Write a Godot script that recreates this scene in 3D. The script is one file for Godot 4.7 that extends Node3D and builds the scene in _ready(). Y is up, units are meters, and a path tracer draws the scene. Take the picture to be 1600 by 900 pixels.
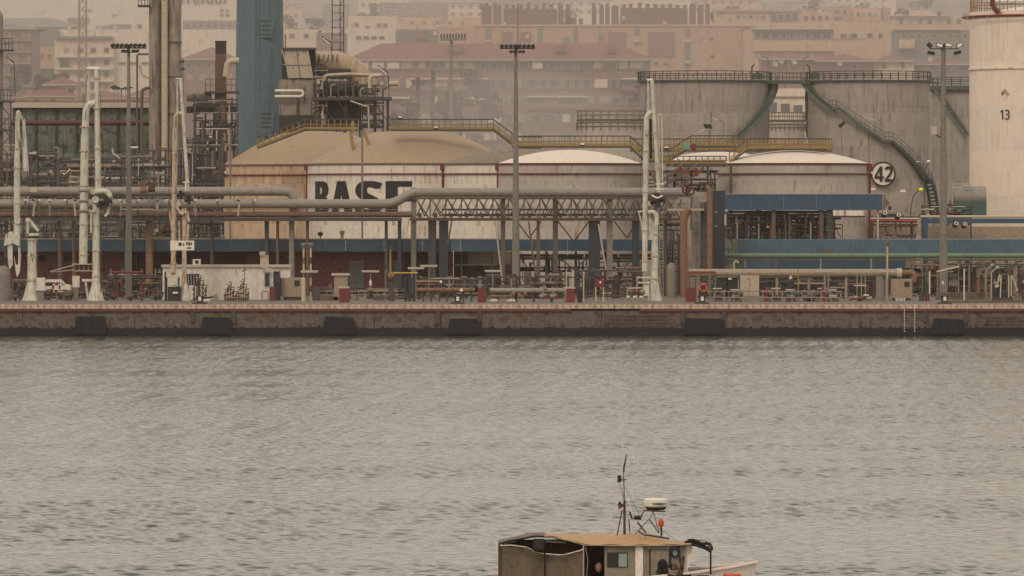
extends Node3D
# A tanker jetty and tank farm seen across a harbour through a long lens, a hazy town on the hill behind.
# Units are metres, y is up, the lens stands at z = 0, 11.4 m above the water, and looks along -z.
# Places are read off the photograph (1600 x 900) for a chosen distance d: one metre is F / d pixels there.

const F := 9000.0        # focal length in pixels of the 1600-wide picture
const EYE := 11.4        # lens height above the water
const HORIZON := 319.0   # pixel row of the horizon
const QUAY := 500.0      # distance of the quay face
const DECK := 2.71       # height of the quay deck

var M := {}              # materials
var D := 520.0           # distance of what is being built
var cur: Node3D          # thing being built
var base := Vector3.ZERO
var last_part: Node3D
var owner_node: Node3D   # node the pending mesh goes under
var pend_name := ""
var pend_mat: Material
var pend_meta := {}
var V := PackedVector3Array()
var NV := PackedVector3Array()
var IX := PackedInt32Array()
var rng := RandomNumberGenerator.new()

func _ready():
	rng.seed = 7
	# --- camera, sky, sun, exposure, haze -------------------------------------------------
	var cam := Camera3D.new()
	cam.name = "camera"
	cam.position = Vector3(0, EYE, 0)
	cam.set_frustum(900.0 / F, Vector2(0, -(450.0 - HORIZON) / F), 1.0, 9000.0)
	add_child(cam)
	cam.current = true
	var env := Environment.new()
	env.background_mode = Environment.BG_SKY
	var sm := ProceduralSkyMaterial.new()
	sm.sky_top_color = Color(0.80, 0.775, 0.735)
	sm.sky_horizon_color = Color(0.955, 0.899, 0.833)
	sm.sky_energy_multiplier = 1.25
	sm.sky_curve = 0.25
	sm.ground_horizon_color = Color(0.70, 0.66, 0.61)
	sm.ground_bottom_color = Color(0.4, 0.38, 0.34)
	var sky := Sky.new()
	sky.sky_material = sm
	env.sky = sky
	env.tonemap_mode = Environment.TONE_MAPPER_LINEAR
	env.tonemap_exposure = 0.92
	env.fog_enabled = true
	env.fog_density = 0.00007
	env.fog_light_color = Color(0.95, 0.88, 0.85)
	env.volumetric_fog_enabled = true
	env.volumetric_fog_density = 0.0
	env.sdfgi_enabled = true
	env.ssao_enabled = true
	env.ssil_enabled = true
	var we := WorldEnvironment.new()
	we.name = "environment"
	we.environment = env
	add_child(we)
	var sun := DirectionalLight3D.new()
	sun.name = "sun"
	sun.light_color = Color(1.0, 0.93, 0.84)
	sun.light_energy = 0.4
	sun.light_angular_distance = 14.0
	sun.sky_mode = DirectionalLight3D.SKY_MODE_LIGHT_ONLY
	sun.shadow_enabled = true
	sun.rotation_degrees = Vector3(-40, -24, 0)
	add_child(sun)
	# --- the place ------------------------------------------------------------------------
	make_materials()
	make_land_and_water()
	make_quay()
	make_city()
	make_tanks()
	make_process_plant()
	make_pipe_racks()
	make_clutter()
	make_walkways()
	make_canopies()
	make_masts()
	make_loading_arms()
	make_deck_left()
	make_deck_right()
	make_boat()
	make_haze_banks()
	flush()

# ---------------------------------------------------------------- places
func ground_row(d: float) -> float:
	return HORIZON + (EYE - DECK) * F / d

func at_px(x: float, y: float, d: float) -> Vector3:
	return Vector3((x - 800.0) * d / F, EYE - (y - HORIZON) * d / F, -d)

func W(x: float, y: float, dz := 0.0) -> Vector3:      # pixel at distance D, moved dz metres further away
	return Vector3((x - 800.0) * D / F, EYE - (y - HORIZON) * D / F, -D - dz) - base

func mt(px: float) -> float:                            # pixels at distance D in metres
	return px * D / F

# ---------------------------------------------------------------- things, parts, sub-parts
var counts := {}
func numbered(called: String) -> String:
	var n: int = counts.get(called, 0)
	counts[called] = n + 1
	return called if n == 0 else "%s_%03d" % [called, n]

func metas(o: Node, label: String, category: String, group := "", kind := ""):
	if label: o.set_meta("label", label)
	if category: o.set_meta("category", category)
	if group: o.set_meta("group", group)
	if kind: o.set_meta("kind", kind)

func thing(called: String, label: String, category: String, x: float, d: float, group := "", y := -1.0, kind := ""):
	flush()
	D = d
	base = Vector3.ZERO
	base = W(x, ground_row(d) if y < 0.0 else y)
	cur = Node3D.new()
	cur.name = numbered(called)
	cur.position = base
	add_child(cur)
	metas(cur, label, category, group, kind)
	last_part = null

func single(called: String, mat: String, label: String, category: String, x: float, d: float, group := "", y := -1.0, kind := ""):
	flush()
	D = d
	base = Vector3.ZERO
	base = W(x, ground_row(d) if y < 0.0 else y)
	cur = null
	pend_name = numbered(called)
	pend_mat = M[mat]
	owner_node = self
	pend_meta = {"label": label, "category": category, "group": group, "kind": kind}

func p(called: String, mat: String):                    # next part of the thing
	flush()
	pend_name = called
	pend_mat = M[mat]
	owner_node = cur

func s(called: String, mat: String):                    # next sub-part of the last part
	flush()
	pend_name = called
	pend_mat = M[mat]
	owner_node = last_part

func flush():
	if pend_name and V.size() > 0:
		for i in range(0, IX.size(), 3):   # front faces run clockwise in Godot
			var q := V[IX[i]]
			if (V[IX[i + 1]] - q).cross(V[IX[i + 2]] - q).dot(NV[IX[i]] + NV[IX[i + 1]] + NV[IX[i + 2]]) > 0:
				var keep := IX[i + 1]
				IX[i + 1] = IX[i + 2]
				IX[i + 2] = keep
		var a := []
		a.resize(Mesh.ARRAY_MAX)
		a[Mesh.ARRAY_VERTEX] = V
		a[Mesh.ARRAY_NORMAL] = NV
		a[Mesh.ARRAY_INDEX] = IX
		var am := ArrayMesh.new()
		am.add_surface_from_arrays(Mesh.PRIMITIVE_TRIANGLES, a)
		am.surface_set_material(0, pend_mat)
		var o := MeshInstance3D.new()
		o.mesh = am
		o.name = pend_name
		owner_node.add_child(o, true)
		if owner_node == self:
			o.position = base
			metas(o, pend_meta.label, pend_meta.category, pend_meta.group, pend_meta.kind)
		elif owner_node == cur:
			last_part = o
			if pend_meta.get("kind", "") != "": o.set_meta("kind", pend_meta.kind)
			if pend_meta.get("label", "") != "": o.set_meta("label", pend_meta.label)
	pend_name = ""
	pend_meta = {}
	V = PackedVector3Array()
	NV = PackedVector3Array()
	IX = PackedInt32Array()

func copy(o: Node3D, where: Vector3, label: String, turn := 0.0) -> Node3D:   # a thing with its parts, under the next number
	var c: Node3D = o.duplicate()
	c.name = numbered(String(o.name))
	add_child(c)
	c.position = where
	c.rotation.y = turn
	c.set_meta("label", label)
	return c

# ---------------------------------------------------------------- shapes
func face(a: Vector3, b: Vector3, c: Vector3, d: Vector3):   # counter-clockwise seen from outside
	var n := (b - a).cross(c - a)
	if n.length_squared() < 1e-14: n = (c - a).cross(d - a)
	n = n.normalized()
	var k := V.size()
	V.append_array([a, b, c, d])
	NV.append_array([n, n, n, n])
	IX.append_array([k, k + 2, k + 1, k, k + 3, k + 2])

func tri(a: Vector3, b: Vector3, c: Vector3):
	var n := (b - a).cross(c - a).normalized()
	var k := V.size()
	V.append_array([a, b, c])
	NV.append_array([n, n, n])
	IX.append_array([k, k + 2, k + 1])

func hexa(c: Array):   # 8 corners: 0-3 round one face, 4-7 the same round the opposite face
	var m := Vector3.ZERO
	for v in c: m += v
	m /= 8.0
	for q in [[0, 1, 2, 3], [5, 4, 7, 6], [4, 0, 3, 7], [1, 5, 6, 2], [3, 2, 6, 7], [4, 5, 1, 0]]:
		var a: Vector3 = c[q[0]]
		var e: Vector3 = c[q[1]]
		var f: Vector3 = c[q[2]]
		var g: Vector3 = c[q[3]]
		if (f - a).cross(g - e).dot((a + e + f + g) / 4.0 - m) < 0: face(g, f, e, a)
		else: face(a, e, f, g)

func block(lo: Vector3, hi: Vector3):   # metres, relative to the thing
	hexa([Vector3(lo.x, lo.y, hi.z), Vector3(hi.x, lo.y, hi.z), Vector3(hi.x, hi.y, hi.z), Vector3(lo.x, hi.y, hi.z),
		Vector3(lo.x, lo.y, lo.z), Vector3(hi.x, lo.y, lo.z), Vector3(hi.x, hi.y, lo.z), Vector3(lo.x, hi.y, lo.z)])

func b(x0: float, y0: float, x1: float, y1: float, depth: float, dz := 0.0):   # box whose front is this rectangle of the picture
	var lo := W(minf(x0, x1), maxf(y0, y1), dz + depth)
	var hi := W(maxf(x0, x1), minf(y0, y1), dz)
	block(lo, hi)

func quadbox(q: Array, depth: float, dz := 0.0):   # four picture corners, counter-clockwise from lower left, pulled back by depth
	var c := []
	for v in q: c.append(W(v[0], v[1], dz))
	for v in q: c.append(W(v[0], v[1], dz + depth))
	hexa(c)

func prism(q: Array, depth: float, dz := 0.0):     # outline of picture points, any order, pulled back by depth
	var pts := PackedVector2Array()
	for v in q: pts.append(Vector2(v[0], -v[1]))
	if Geometry2D.is_polygon_clockwise(pts): pts.reverse()
	var ids := Geometry2D.triangulate_polygon(pts)
	for i in range(0, ids.size(), 3):
		var f := []
		for k in 3:
			var v := pts[ids[i + k]]
			f.append(Vector2(v.x, v.y))
		if (f[1] - f[0]).cross(f[2] - f[0]) < 0: f.reverse()
		tri(W(f[0].x, -f[0].y, dz), W(f[1].x, -f[1].y, dz), W(f[2].x, -f[2].y, dz))
		tri(W(f[2].x, -f[2].y, dz + depth), W(f[1].x, -f[1].y, dz + depth), W(f[0].x, -f[0].y, dz + depth))
	for i in pts.size():
		var a := pts[i]
		var e := pts[(i + 1) % pts.size()]
		face(W(e.x, -e.y, dz), W(a.x, -a.y, dz), W(a.x, -a.y, dz + depth), W(e.x, -e.y, dz + depth))

func side(dir: Vector3) -> Vector3:
	var u := dir.cross(Vector3.UP)
	if u.length() < 0.05: u = dir.cross(Vector3(0, 0, 1))
	return u.normalized()

func ring(c: Vector3, u: Vector3, w: Vector3, r: float, n: int, dir := Vector3.ZERO, slope := 0.0) -> int:
	var k := V.size()
	for i in n:
		var a := TAU * i / n
		var o := u * cos(a) + w * sin(a)
		V.append(c + o * r)
		NV.append((o + dir * slope).normalized())
	return k

func join(k0: int, k1: int, n: int):
	for i in n:
		var j := (i + 1) % n
		IX.append_array([k0 + i, k1 + j, k0 + j, k0 + i, k1 + i, k1 + j])

func cap(c: Vector3, u: Vector3, w: Vector3, r: float, n: int, dir: Vector3):
	var k := V.size()
	V.append(c)
	NV.append(dir)
	for i in n:
		var a := TAU * i / n
		V.append(c + (u * cos(a) + w * sin(a)) * r)
		NV.append(dir)
	var flip := u.cross(w).dot(dir) < 0
	for i in n:
		var j := (i + 1) % n
		if flip: IX.append_array([k, k + 1 + i, k + 1 + j])
		else: IX.append_array([k, k + 1 + j, k + 1 + i])

func rod(a: Vector3, e: Vector3, r: float, r1 := -1.0, n := 8, caps := true):   # metres, relative to the thing
	if r1 < 0: r1 = r
	var dir := (e - a).normalized()
	var u := side(dir)
	var w := dir.cross(u)
	var sl := (r - r1) / maxf((e - a).length(), 0.001)
	var k0 := ring(a, u, w, r, n, dir, sl)
	var k1 := ring(e, u, w, r1, n, dir, sl)
	join_cw(k0, k1, n)
	if caps:
		if r > 0.001: cap(a, u, w, r, n, -dir)
		if r1 > 0.001: cap(e, u, w, r1, n, dir)

func join_cw(k0: int, k1: int, n: int):   # rings whose axes satisfy u x w = dir
	for i in n:
		var j := (i + 1) % n
		IX.append_array([k0 + i, k1 + j, k0 + j, k0 + i, k1 + i, k1 + j])

func t(x0: float, y0: float, x1: float, y1: float, r: float, dz0 := 0.0, dz1 := -999.0, r1 := -1.0, n := 8):   # tube, radius in pixels
	if dz1 < -900: dz1 = dz0
	rod(W(x0, y0, dz0), W(x1, y1, dz1), mt(r), mt(r1) if r1 >= 0 else -1.0, n)

func cyl(x: float, y0: float, y1: float, r: float, dz := 0.0, r1 := -1.0, n := 16):   # upright cylinder from row y0 up to row y1
	t(x, y0, x, y1, r, dz, dz, r1, n)

func disc(x: float, y: float, r: float, thick: float, dz := 0.0, n := 18):   # facing the lens
	rod(W(x, y, dz + thick), W(x, y, dz), mt(r), -1.0, n)

func beam(x0: float, y0: float, x1: float, y1: float, w: float, depth: float, dz := 0.0, dz1 := -999.0):   # square bar, w pixels wide across the picture
	if dz1 < -900: dz1 = dz
	bar(W(x0, y0, dz), W(x1, y1, dz1), mt(w), depth)

func bar(a: Vector3, e: Vector3, wide: float, deep: float):
	var dir := (e - a).normalized()
	var u := dir.cross(Vector3(0, 0, 1))
	if u.length() < 0.05: u = Vector3.RIGHT
	u = u.normalized() * wide * 0.5
	var w := dir.cross(u).normalized() * deep * 0.5
	hexa([e - u - w, e + u - w, e + u + w, e - u + w, a - u - w, a + u - w, a + u + w, a - u + w])

func pipe(pts: Array, r: float, bend := 2.2, n := 10):   # metres; a swept pipe with rounded elbows
	var path := [pts[0]]
	for i in range(1, pts.size() - 1):
		var a: Vector3 = pts[i - 1]
		var c: Vector3 = pts[i]
		var e: Vector3 = pts[i + 1]
		var l := minf(bend * r, minf((a - c).length(), (e - c).length()) * 0.49)
		var q0 := c + (a - c).normalized() * l
		var q1 := c + (e - c).normalized() * l
		for k in 6:
			var f := k / 5.0
			path.append(q0.lerp(c, f).lerp(c.lerp(q1, f), f))
	path.append(pts[-1])
	var dir: Vector3 = (path[1] - path[0]).normalized()
	var u := side(dir)
	var prev := -1
	for i in path.size():
		var nd: Vector3
		if i == 0: nd = dir
		elif i == path.size() - 1: nd = (path[i] - path[i - 1]).normalized()
		else: nd = ((path[i + 1] - path[i]).normalized() + (path[i] - path[i - 1]).normalized()).normalized()
		u = (u - nd * u.dot(nd)).normalized()
		var w := nd.cross(u)
		if i == 0: cap(path[0], u, w, r, n, -nd)
		var k := ring(path[i], u, w, r, n)
		if prev >= 0: join_cw(prev, k, n)
		prev = k
		if i == path.size() - 1: cap(path[i], u, w, r, n, nd)

func pl(pts: Array, r: float, bend := 2.2, n := 10):     # pipe through picture points [x, y] or [x, y, metres further]
	var out := []
	for v in pts: out.append(W(v[0], v[1], v[2] if v.size() > 2 else 0.0))
	pipe(out, mt(r), bend, n)

func lathe(c: Vector3, prof: Array, n := 24, axis := Vector3.UP, u := Vector3.RIGHT, arc := TAU):   # prof: [radius, height] upwards, metres
	var w := u.cross(axis)
	for i in prof.size() - 1:
		var a: Array = prof[i]
		var e: Array = prof[i + 1]
		var nr := Vector2(e[1] - a[1], a[0] - e[0]).normalized()
		var k := V.size()
		for j in n + 1:
			var g := arc * j / n
			var o := u * cos(g) + w * sin(g)
			V.append(c + o * a[0] + axis * a[1])
			V.append(c + o * e[0] + axis * e[1])
			var nn := (o * nr.x + axis * nr.y).normalized()
			NV.append(nn)
			NV.append(nn)
		for j in n:
			var q := k + j * 2
			IX.append_array([q, q + 1, q + 3, q, q + 3, q + 2])

func lpx(x: float, prof: Array, dz := 0.0, n := 20):      # lathe with [radius, row] in pixels, from the bottom up
	var pr := []
	var y0: float = prof[0][1]
	for v in prof: pr.append([mt(v[0]), mt(y0 - v[1])])
	lathe(W(x, y0, dz), pr, n)

func ball(c: Vector3, r: Vector3, n := 12):
	var k := V.size()
	var rows := n / 2
	for i in rows + 1:
		var f := PI * i / rows
		for j in n + 1:
			var g := TAU * j / n
			var o := Vector3(sin(f) * cos(g), cos(f), sin(f) * sin(g))
			V.append(c + o * r)
			NV.append((o / r).normalized())
	for i in rows:
		for j in n:
			var q := k + i * (n + 1) + j
			IX.append_array([q, q + n + 1, q + n + 2, q, q + n + 2, q + 1])
			# seen from outside these run clockwise in Godot's sense

func torus(c: Vector3, axis: Vector3, big: float, small: float, n := 18, m := 6):
	var u := side(axis)
	var w := axis.cross(u)
	var k := V.size()
	for i in n:
		var o := u * cos(TAU * i / n) + w * sin(TAU * i / n)
		for j in m:
			var q := o * cos(TAU * j / m) + axis * sin(TAU * j / m)
			V.append(c + o * big + q * small)
			NV.append(q)
	for i in n:
		for j in m:
			var a := k + i * m + j
			var e := k + ((i + 1) % n) * m + j
			var a2 := k + i * m + (j + 1) % m
			var e2 := k + ((i + 1) % n) * m + (j + 1) % m
			IX.append_array([a, a2, e2, a, e2, e])

func letters(text: String, height: float, where: Vector3, thick := 0.02, bold := false, wide := 1.0, turn := 0.0):   # TextMesh lettering into the pending mesh
	var tm := TextMesh.new()
	var fo := SystemFont.new()
	fo.font_names = PackedStringArray(["Droid Sans"])
	fo.font_weight = 700 if bold else 400
	var fv := FontVariation.new()
	fv.base_font = fo
	tm.font = fv
	tm.text = text
	tm.font_size = 64
	tm.pixel_size = height / 64.0 / 0.72
	tm.depth = thick
	var a := tm.get_mesh_arrays()
	var v: PackedVector3Array = a[Mesh.ARRAY_VERTEX]
	var nn: PackedVector3Array = a[Mesh.ARRAY_NORMAL]
	var idx: PackedInt32Array = a[Mesh.ARRAY_INDEX]
	var k := V.size()
	var bs := Basis(Vector3.UP, turn) * Basis.from_scale(Vector3(wide, 1, 1))
	for i in v.size():
		V.append(where + bs * v[i])
		NV.append((Basis(Vector3.UP, turn) * nn[i]).normalized())
	for i in idx: IX.append(k + i)

# ---------------------------------------------------------------- materials
var nz := {}

func noise_bytes(key: String, sd: int, freq: float, oct: int, w: int, h: int) -> PackedByteArray:
	if not nz.has(key):
		var fn := FastNoiseLite.new()
		fn.seed = sd
		fn.noise_type = FastNoiseLite.TYPE_SIMPLEX_SMOOTH
		fn.frequency = freq
		fn.fractal_octaves = oct
		var im := fn.get_seamless_image(w, h)
		im.resize(256, 256, Image.INTERPOLATE_CUBIC)
		nz[key] = im.get_data()
	return nz[key]

# colour with blotches, grain, upright streaks and a second colour (rust, dirt) where a stain noise passes a limit
func stained(c: Color, stain: Color, limit := 0.75, mottle := 0.2, streak := 0.2, kind := "blotch") -> ImageTexture:
	var bl := noise_bytes("blotch", 3, 0.018, 4, 256, 256)
	var gr := noise_bytes("grain", 5, 0.12, 3, 256, 256)
	var st := noise_bytes("streak", 9, 0.09, 3, 256, 40)
	var sn := noise_bytes(kind, 21, 0.03, 4, 256, 256) if kind == "blotch" else noise_bytes("run", 31, 0.06, 3, 256, 24)
	var out := PackedByteArray()
	out.resize(256 * 256 * 3)
	for i in 65536:
		var f := 1.0 + mottle * (bl[i] / 127.5 - 1.0) + mottle * 0.7 * (gr[i] / 127.5 - 1.0) + streak * (st[i] / 127.5 - 1.0)
		var a := clampf((sn[i] / 255.0 * 0.75 + gr[i] / 255.0 * 0.25 - limit) * 6.0, 0.0, 1.0)
		out[i * 3] = clampi(int((c.r * f * (1 - a) + stain.r * a) * 255.0), 0, 255)
		out[i * 3 + 1] = clampi(int((c.g * f * (1 - a) + stain.g * a) * 255.0), 0, 255)
		out[i * 3 + 2] = clampi(int((c.b * f * (1 - a) + stain.b * a) * 255.0), 0, 255)
	return ImageTexture.create_from_image(Image.create_from_data(256, 256, false, Image.FORMAT_RGB8, out))

func mat(called: String, c: Color, rough := 0.7, metal := 0.0) -> StandardMaterial3D:
	var m := StandardMaterial3D.new()
	m.resource_name = called
	m.albedo_color = c
	m.roughness = rough
	m.metallic = metal
	M[called] = m
	return m

func worn(called: String, c: Color, stain: Color, limit := 0.75, tile := 8.0, mottle := 0.12, streak := 0.12, kind := "blotch", rough := 0.75) -> StandardMaterial3D:
	var m := mat(called, Color.WHITE, rough)
	c = c.lerp(Color.WHITE * c.get_luminance(), 0.16)
	stain = stain.lerp(Color.WHITE * stain.get_luminance(), 0.16)
	m.albedo_texture = stained(c, stain, limit, mottle, streak, kind)
	m.uv1_triplanar = true
	m.uv1_world_triplanar = true
	m.uv1_scale = Vector3.ONE / tile
	m.uv1_offset = Vector3(0.13 * M.size(), 0.29 * M.size(), 0.41 * M.size())
	return m

func make_materials():
	var rust := Color(0.38, 0.22, 0.13)
	var soot := Color(0.16, 0.15, 0.14)
	worn("quay_concrete", Color(0.385, 0.335, 0.295), Color(0.30, 0.20, 0.145), 0.53, 11.0, 0.28, 0.10, "blotch", 0.9)
	worn("coping", Color(0.70, 0.60, 0.51), Color(0.42, 0.32, 0.26), 0.68, 3.3, 0.34, 0.12, "blotch", 0.9)
	worn("wet_wall", Color(0.055, 0.10, 0.125), Color(0.04, 0.06, 0.065), 0.6, 5.0, 0.25, 0.1, "blotch", 0.85)
	worn("red_edge", Color(0.40, 0.19, 0.175), Color(0.30, 0.19, 0.15), 0.52, 3.0, 0.2, 0.1)
	worn("deck", Color(0.40, 0.36, 0.31), Color(0.24, 0.21, 0.18), 0.62, 9.0, 0.2, 0.0, "blotch", 0.9)
	worn("soil", Color(0.38, 0.37, 0.30), Color(0.22, 0.27, 0.17), 0.5, 60.0, 0.2, 0.0, "blotch", 0.95)
	worn("rubber", Color(0.06, 0.085, 0.105), Color(0.04, 0.055, 0.06), 0.65, 3.0, 0.25, 0.1, "blotch", 0.8)
	worn("cream_tank", Color(0.81, 0.765, 0.71), Color(0.62, 0.50, 0.40), 0.64, 11.0, 0.04, 0.06, "run", 0.7)
	worn("cream_tank_two", Color(0.79, 0.745, 0.695), Color(0.60, 0.49, 0.39), 0.64, 9.0, 0.04, 0.07, "run", 0.7)
	worn("pale_tank_two", Color(0.64, 0.595, 0.55), Color(0.50, 0.40, 0.32), 0.66, 9.0, 0.04, 0.07, "run", 0.7)
	worn("grey_tank_two", Color(0.565, 0.525, 0.49), Color(0.41, 0.365, 0.315), 0.64, 12.0, 0.05, 0.09, "run", 0.75)
	worn("white_tank_two", Color(0.82, 0.755, 0.685), Color(0.72, 0.60, 0.46), 0.68, 11.0, 0.03, 0.04, "run", 0.65)
	worn("rust_tank_two", Color(0.73, 0.60, 0.475), Color(0.58, 0.40, 0.25), 0.56, 9.0, 0.06, 0.09, "run", 0.75)
	worn("rust_tank", Color(0.74, 0.625, 0.51), Color(0.60, 0.42, 0.27), 0.57, 11.0, 0.06, 0.08, "run", 0.75)
	worn("white_tank", Color(0.84, 0.765, 0.69), Color(0.74, 0.62, 0.48), 0.72, 14.0, 0.025, 0.03, "run", 0.65)
	worn("grey_tank", Color(0.585, 0.54, 0.50), Color(0.42, 0.37, 0.32), 0.66, 14.0, 0.05, 0.08, "run", 0.75)
	worn("pale_tank", Color(0.665, 0.615, 0.57), Color(0.52, 0.40, 0.31), 0.66, 11.0, 0.035, 0.06, "run", 0.7)
	worn("tan_roof", Color(0.58, 0.485, 0.375), Color(0.52, 0.43, 0.33), 0.68, 12.0, 0.05, 0.02)
	worn("dark_roof", Color(0.46, 0.40, 0.33), Color(0.30, 0.27, 0.24), 0.60, 10.0, 0.10, 0.02)
	worn("white_roof", Color(0.79, 0.74, 0.68), Color(0.80, 0.64, 0.50), 0.74, 7.0, 0.04, 0.0)
	worn("arm_white", Color(0.735, 0.72, 0.655), Color(0.50, 0.40, 0.30), 0.62, 3.5, 0.08, 0.08, "run", 0.55)
	worn("arm_rusty", Color(0.72, 0.64, 0.54), Color(0.46, 0.30, 0.19), 0.55, 3.0, 0.12, 0.12, "run", 0.65)
	worn("grey_pipe", Color(0.50, 0.47, 0.43), Color(0.38, 0.33, 0.28), 0.68, 4.0, 0.1, 0.05, "blotch", 0.5)
	worn("rusty_pipe", Color(0.40, 0.29, 0.235), Color(0.33, 0.22, 0.16), 0.60, 3.0, 0.14, 0.06, "blotch", 0.7)
	worn("orange_steel", Color(0.47, 0.345, 0.255), Color(0.40, 0.25, 0.17), 0.62, 3.0, 0.12, 0.1, "run", 0.7)
	worn("dark_steel", Color(0.225, 0.23, 0.225), rust.darkened(0.3), 0.70, 3.0, 0.15, 0.05, "blotch", 0.65)
	worn("brown_steel", Color(0.36, 0.30, 0.26), Color(0.27, 0.20, 0.16), 0.62, 3.0, 0.15, 0.1, "blotch", 0.7)
	worn("grey_steel", Color(0.46, 0.43, 0.39), rust, 0.74, 3.0, 0.12, 0.06, "blotch", 0.6)
	worn("navy_steel", Color(0.125, 0.17, 0.215), Color(0.11, 0.13, 0.15), 0.65, 4.0, 0.15, 0.1, "blotch", 0.6)
	worn("blue_sheet", Color(0.135, 0.275, 0.37), Color(0.20, 0.25, 0.28), 0.64, 9.0, 0.06, 0.09, "run", 0.55)
	worn("pale_blue_sheet", Color(0.225, 0.345, 0.42), Color(0.23, 0.29, 0.32), 0.64, 9.0, 0.05, 0.09, "run", 0.55)
	worn("stack_blue", Color(0.285, 0.385, 0.415), Color(0.21, 0.28, 0.30), 0.66, 12.0, 0.04, 0.07, "run", 0.6)
	worn("brick_red", Color(0.50, 0.30, 0.275), Color(0.28, 0.17, 0.15), 0.62, 5.0, 0.1, 0.06, "blotch", 0.9)
	worn("green_sheet", Color(0.40, 0.435, 0.385), Color(0.24, 0.27, 0.23), 0.52, 8.0, 0.16, 0.14, "blotch", 0.8)
	worn("column_shell", Color(0.52, 0.475, 0.425), Color(0.28, 0.22, 0.18), 0.60, 9.0, 0.1, 0.14, "run", 0.7)
	worn("insulation", Color(0.66, 0.60, 0.51), Color(0.46, 0.37, 0.28), 0.66, 4.0, 0.1, 0.05, "blotch", 0.5)
	worn("duct", Color(0.62, 0.53, 0.42), Color(0.45, 0.37, 0.29), 0.64, 6.0, 0.08, 0.06, "run", 0.6)
	worn("sooty", Color(0.20, 0.20, 0.19), soot, 0.6, 5.0, 0.2, 0.1, "blotch", 0.8)
	worn("cabin_white", Color(0.78, 0.745, 0.69), Color(0.62, 0.55, 0.47), 0.72, 4.0, 0.05, 0.08, "run", 0.6)
	worn("green_pipe", Color(0.34, 0.45, 0.33), Color(0.28, 0.34, 0.26), 0.66, 4.0, 0.1, 0.0, "blotch", 0.6)
	worn("beige_pipe", Color(0.56, 0.49, 0.41), Color(0.44, 0.36, 0.28), 0.66, 3.0, 0.1, 0.03, "blotch", 0.6)
	worn("orange_pipe", Color(0.49, 0.335, 0.23), Color(0.42, 0.25, 0.16), 0.60, 2.0, 0.14, 0.03, "blotch", 0.65)
	worn("yellow_rail", Color(0.54, 0.43, 0.20), Color(0.42, 0.30, 0.15), 0.66, 2.0, 0.12, 0.0, "blotch", 0.6)
	worn("mast_grey", Color(0.44, 0.42, 0.38), Color(0.36, 0.33, 0.29), 0.66, 4.0, 0.08, 0.08, "run", 0.6)
	worn("tile_roof", Color(0.47, 0.27, 0.225), Color(0.38, 0.23, 0.19), 0.58, 12.0, 0.12, 0.03, "blotch", 0.9)
	worn("town_brick", Color(0.49, 0.335, 0.30), Color(0.40, 0.27, 0.24), 0.62, 16.0, 0.06, 0.05, "blotch", 0.9)
	worn("town_orange", Color(0.68, 0.52, 0.405), Color(0.60, 0.42, 0.30), 0.64, 18.0, 0.05, 0.05, "blotch", 0.9)
	worn("town_tan", Color(0.73, 0.60, 0.475), Color(0.64, 0.49, 0.37), 0.64, 18.0, 0.05, 0.05, "blotch", 0.9)
	worn("town_cream", Color(0.78, 0.69, 0.58), Color(0.70, 0.60, 0.50), 0.64, 18.0, 0.04, 0.05, "blotch", 0.9)
	worn("town_white", Color(0.80, 0.74, 0.66), Color(0.70, 0.64, 0.57), 0.64, 18.0, 0.04, 0.05, "blotch", 0.9)
	worn("town_grey", Color(0.40, 0.41, 0.40), Color(0.34, 0.35, 0.345), 0.62, 18.0, 0.06, 0.05, "blotch", 0.9)
	worn("chimney_brick", Color(0.40, 0.235, 0.20), Color(0.33, 0.20, 0.17), 0.60, 8.0, 0.1, 0.03, "blotch", 0.9)
	worn("canvas", Color(0.60, 0.535, 0.44), Color(0.46, 0.40, 0.32), 0.60, 1.6, 0.10, 0.05, "blotch", 0.9)
	worn("shade_canvas", Color(0.40, 0.335, 0.26), Color(0.33, 0.29, 0.23), 0.60, 1.6, 0.12, 0.08, "blotch", 0.9)  # canvas with the shade under the boat canopy put into its colour
	worn("khaki", Color(0.62, 0.54, 0.42), Color(0.50, 0.43, 0.33), 0.64, 0.5, 0.1, 0.0, "blotch", 0.9)
	worn("pale_rose", Color(0.60, 0.50, 0.465), Color(0.52, 0.42, 0.39), 0.64, 6.0, 0.1, 0.0, "blotch", 0.8)
	worn("orange_tarp", Color(0.68, 0.525, 0.335), Color(0.54, 0.40, 0.25), 0.60, 1.2, 0.10, 0.03, "blotch", 0.85)
	worn("boat_cream", Color(0.52, 0.465, 0.385), Color(0.50, 0.40, 0.29), 0.68, 1.2, 0.08, 0.08, "run", 0.5)
	worn("boat_white", Color(0.88, 0.81, 0.76), Color(0.62, 0.50, 0.41), 0.72, 1.5, 0.05, 0.05, "run", 0.4)
	worn("boat_rust", Color(0.33, 0.17, 0.12), Color(0.45, 0.34, 0.26), 0.62, 0.6, 0.2, 0.1, "blotch", 0.7)
	worn("dark_cloth", Color(0.07, 0.065, 0.065), Color(0.12, 0.10, 0.09), 0.62, 0.7, 0.25, 0.05, "blotch", 0.95)
	worn("black_jacket", Color(0.05, 0.05, 0.055), Color(0.03, 0.03, 0.03), 0.6, 0.5, 0.15, 0.0, "blotch", 0.9)
	mat("skin", Color(0.66, 0.46, 0.36), 0.6)
	mat("trousers", Color(0.10, 0.11, 0.14), 0.9)
	mat("black", Color(0.045, 0.042, 0.042), 0.6)
	mat("dark", Color(0.13, 0.125, 0.12), 0.7)
	mat("void", Color(0.10, 0.10, 0.105), 0.9)
	mat("white", Color(0.80, 0.77, 0.72), 0.5)
	mat("cream", Color(0.68, 0.63, 0.54), 0.6)
	mat("lamp_white", Color(0.86, 0.83, 0.78), 0.3)
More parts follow.
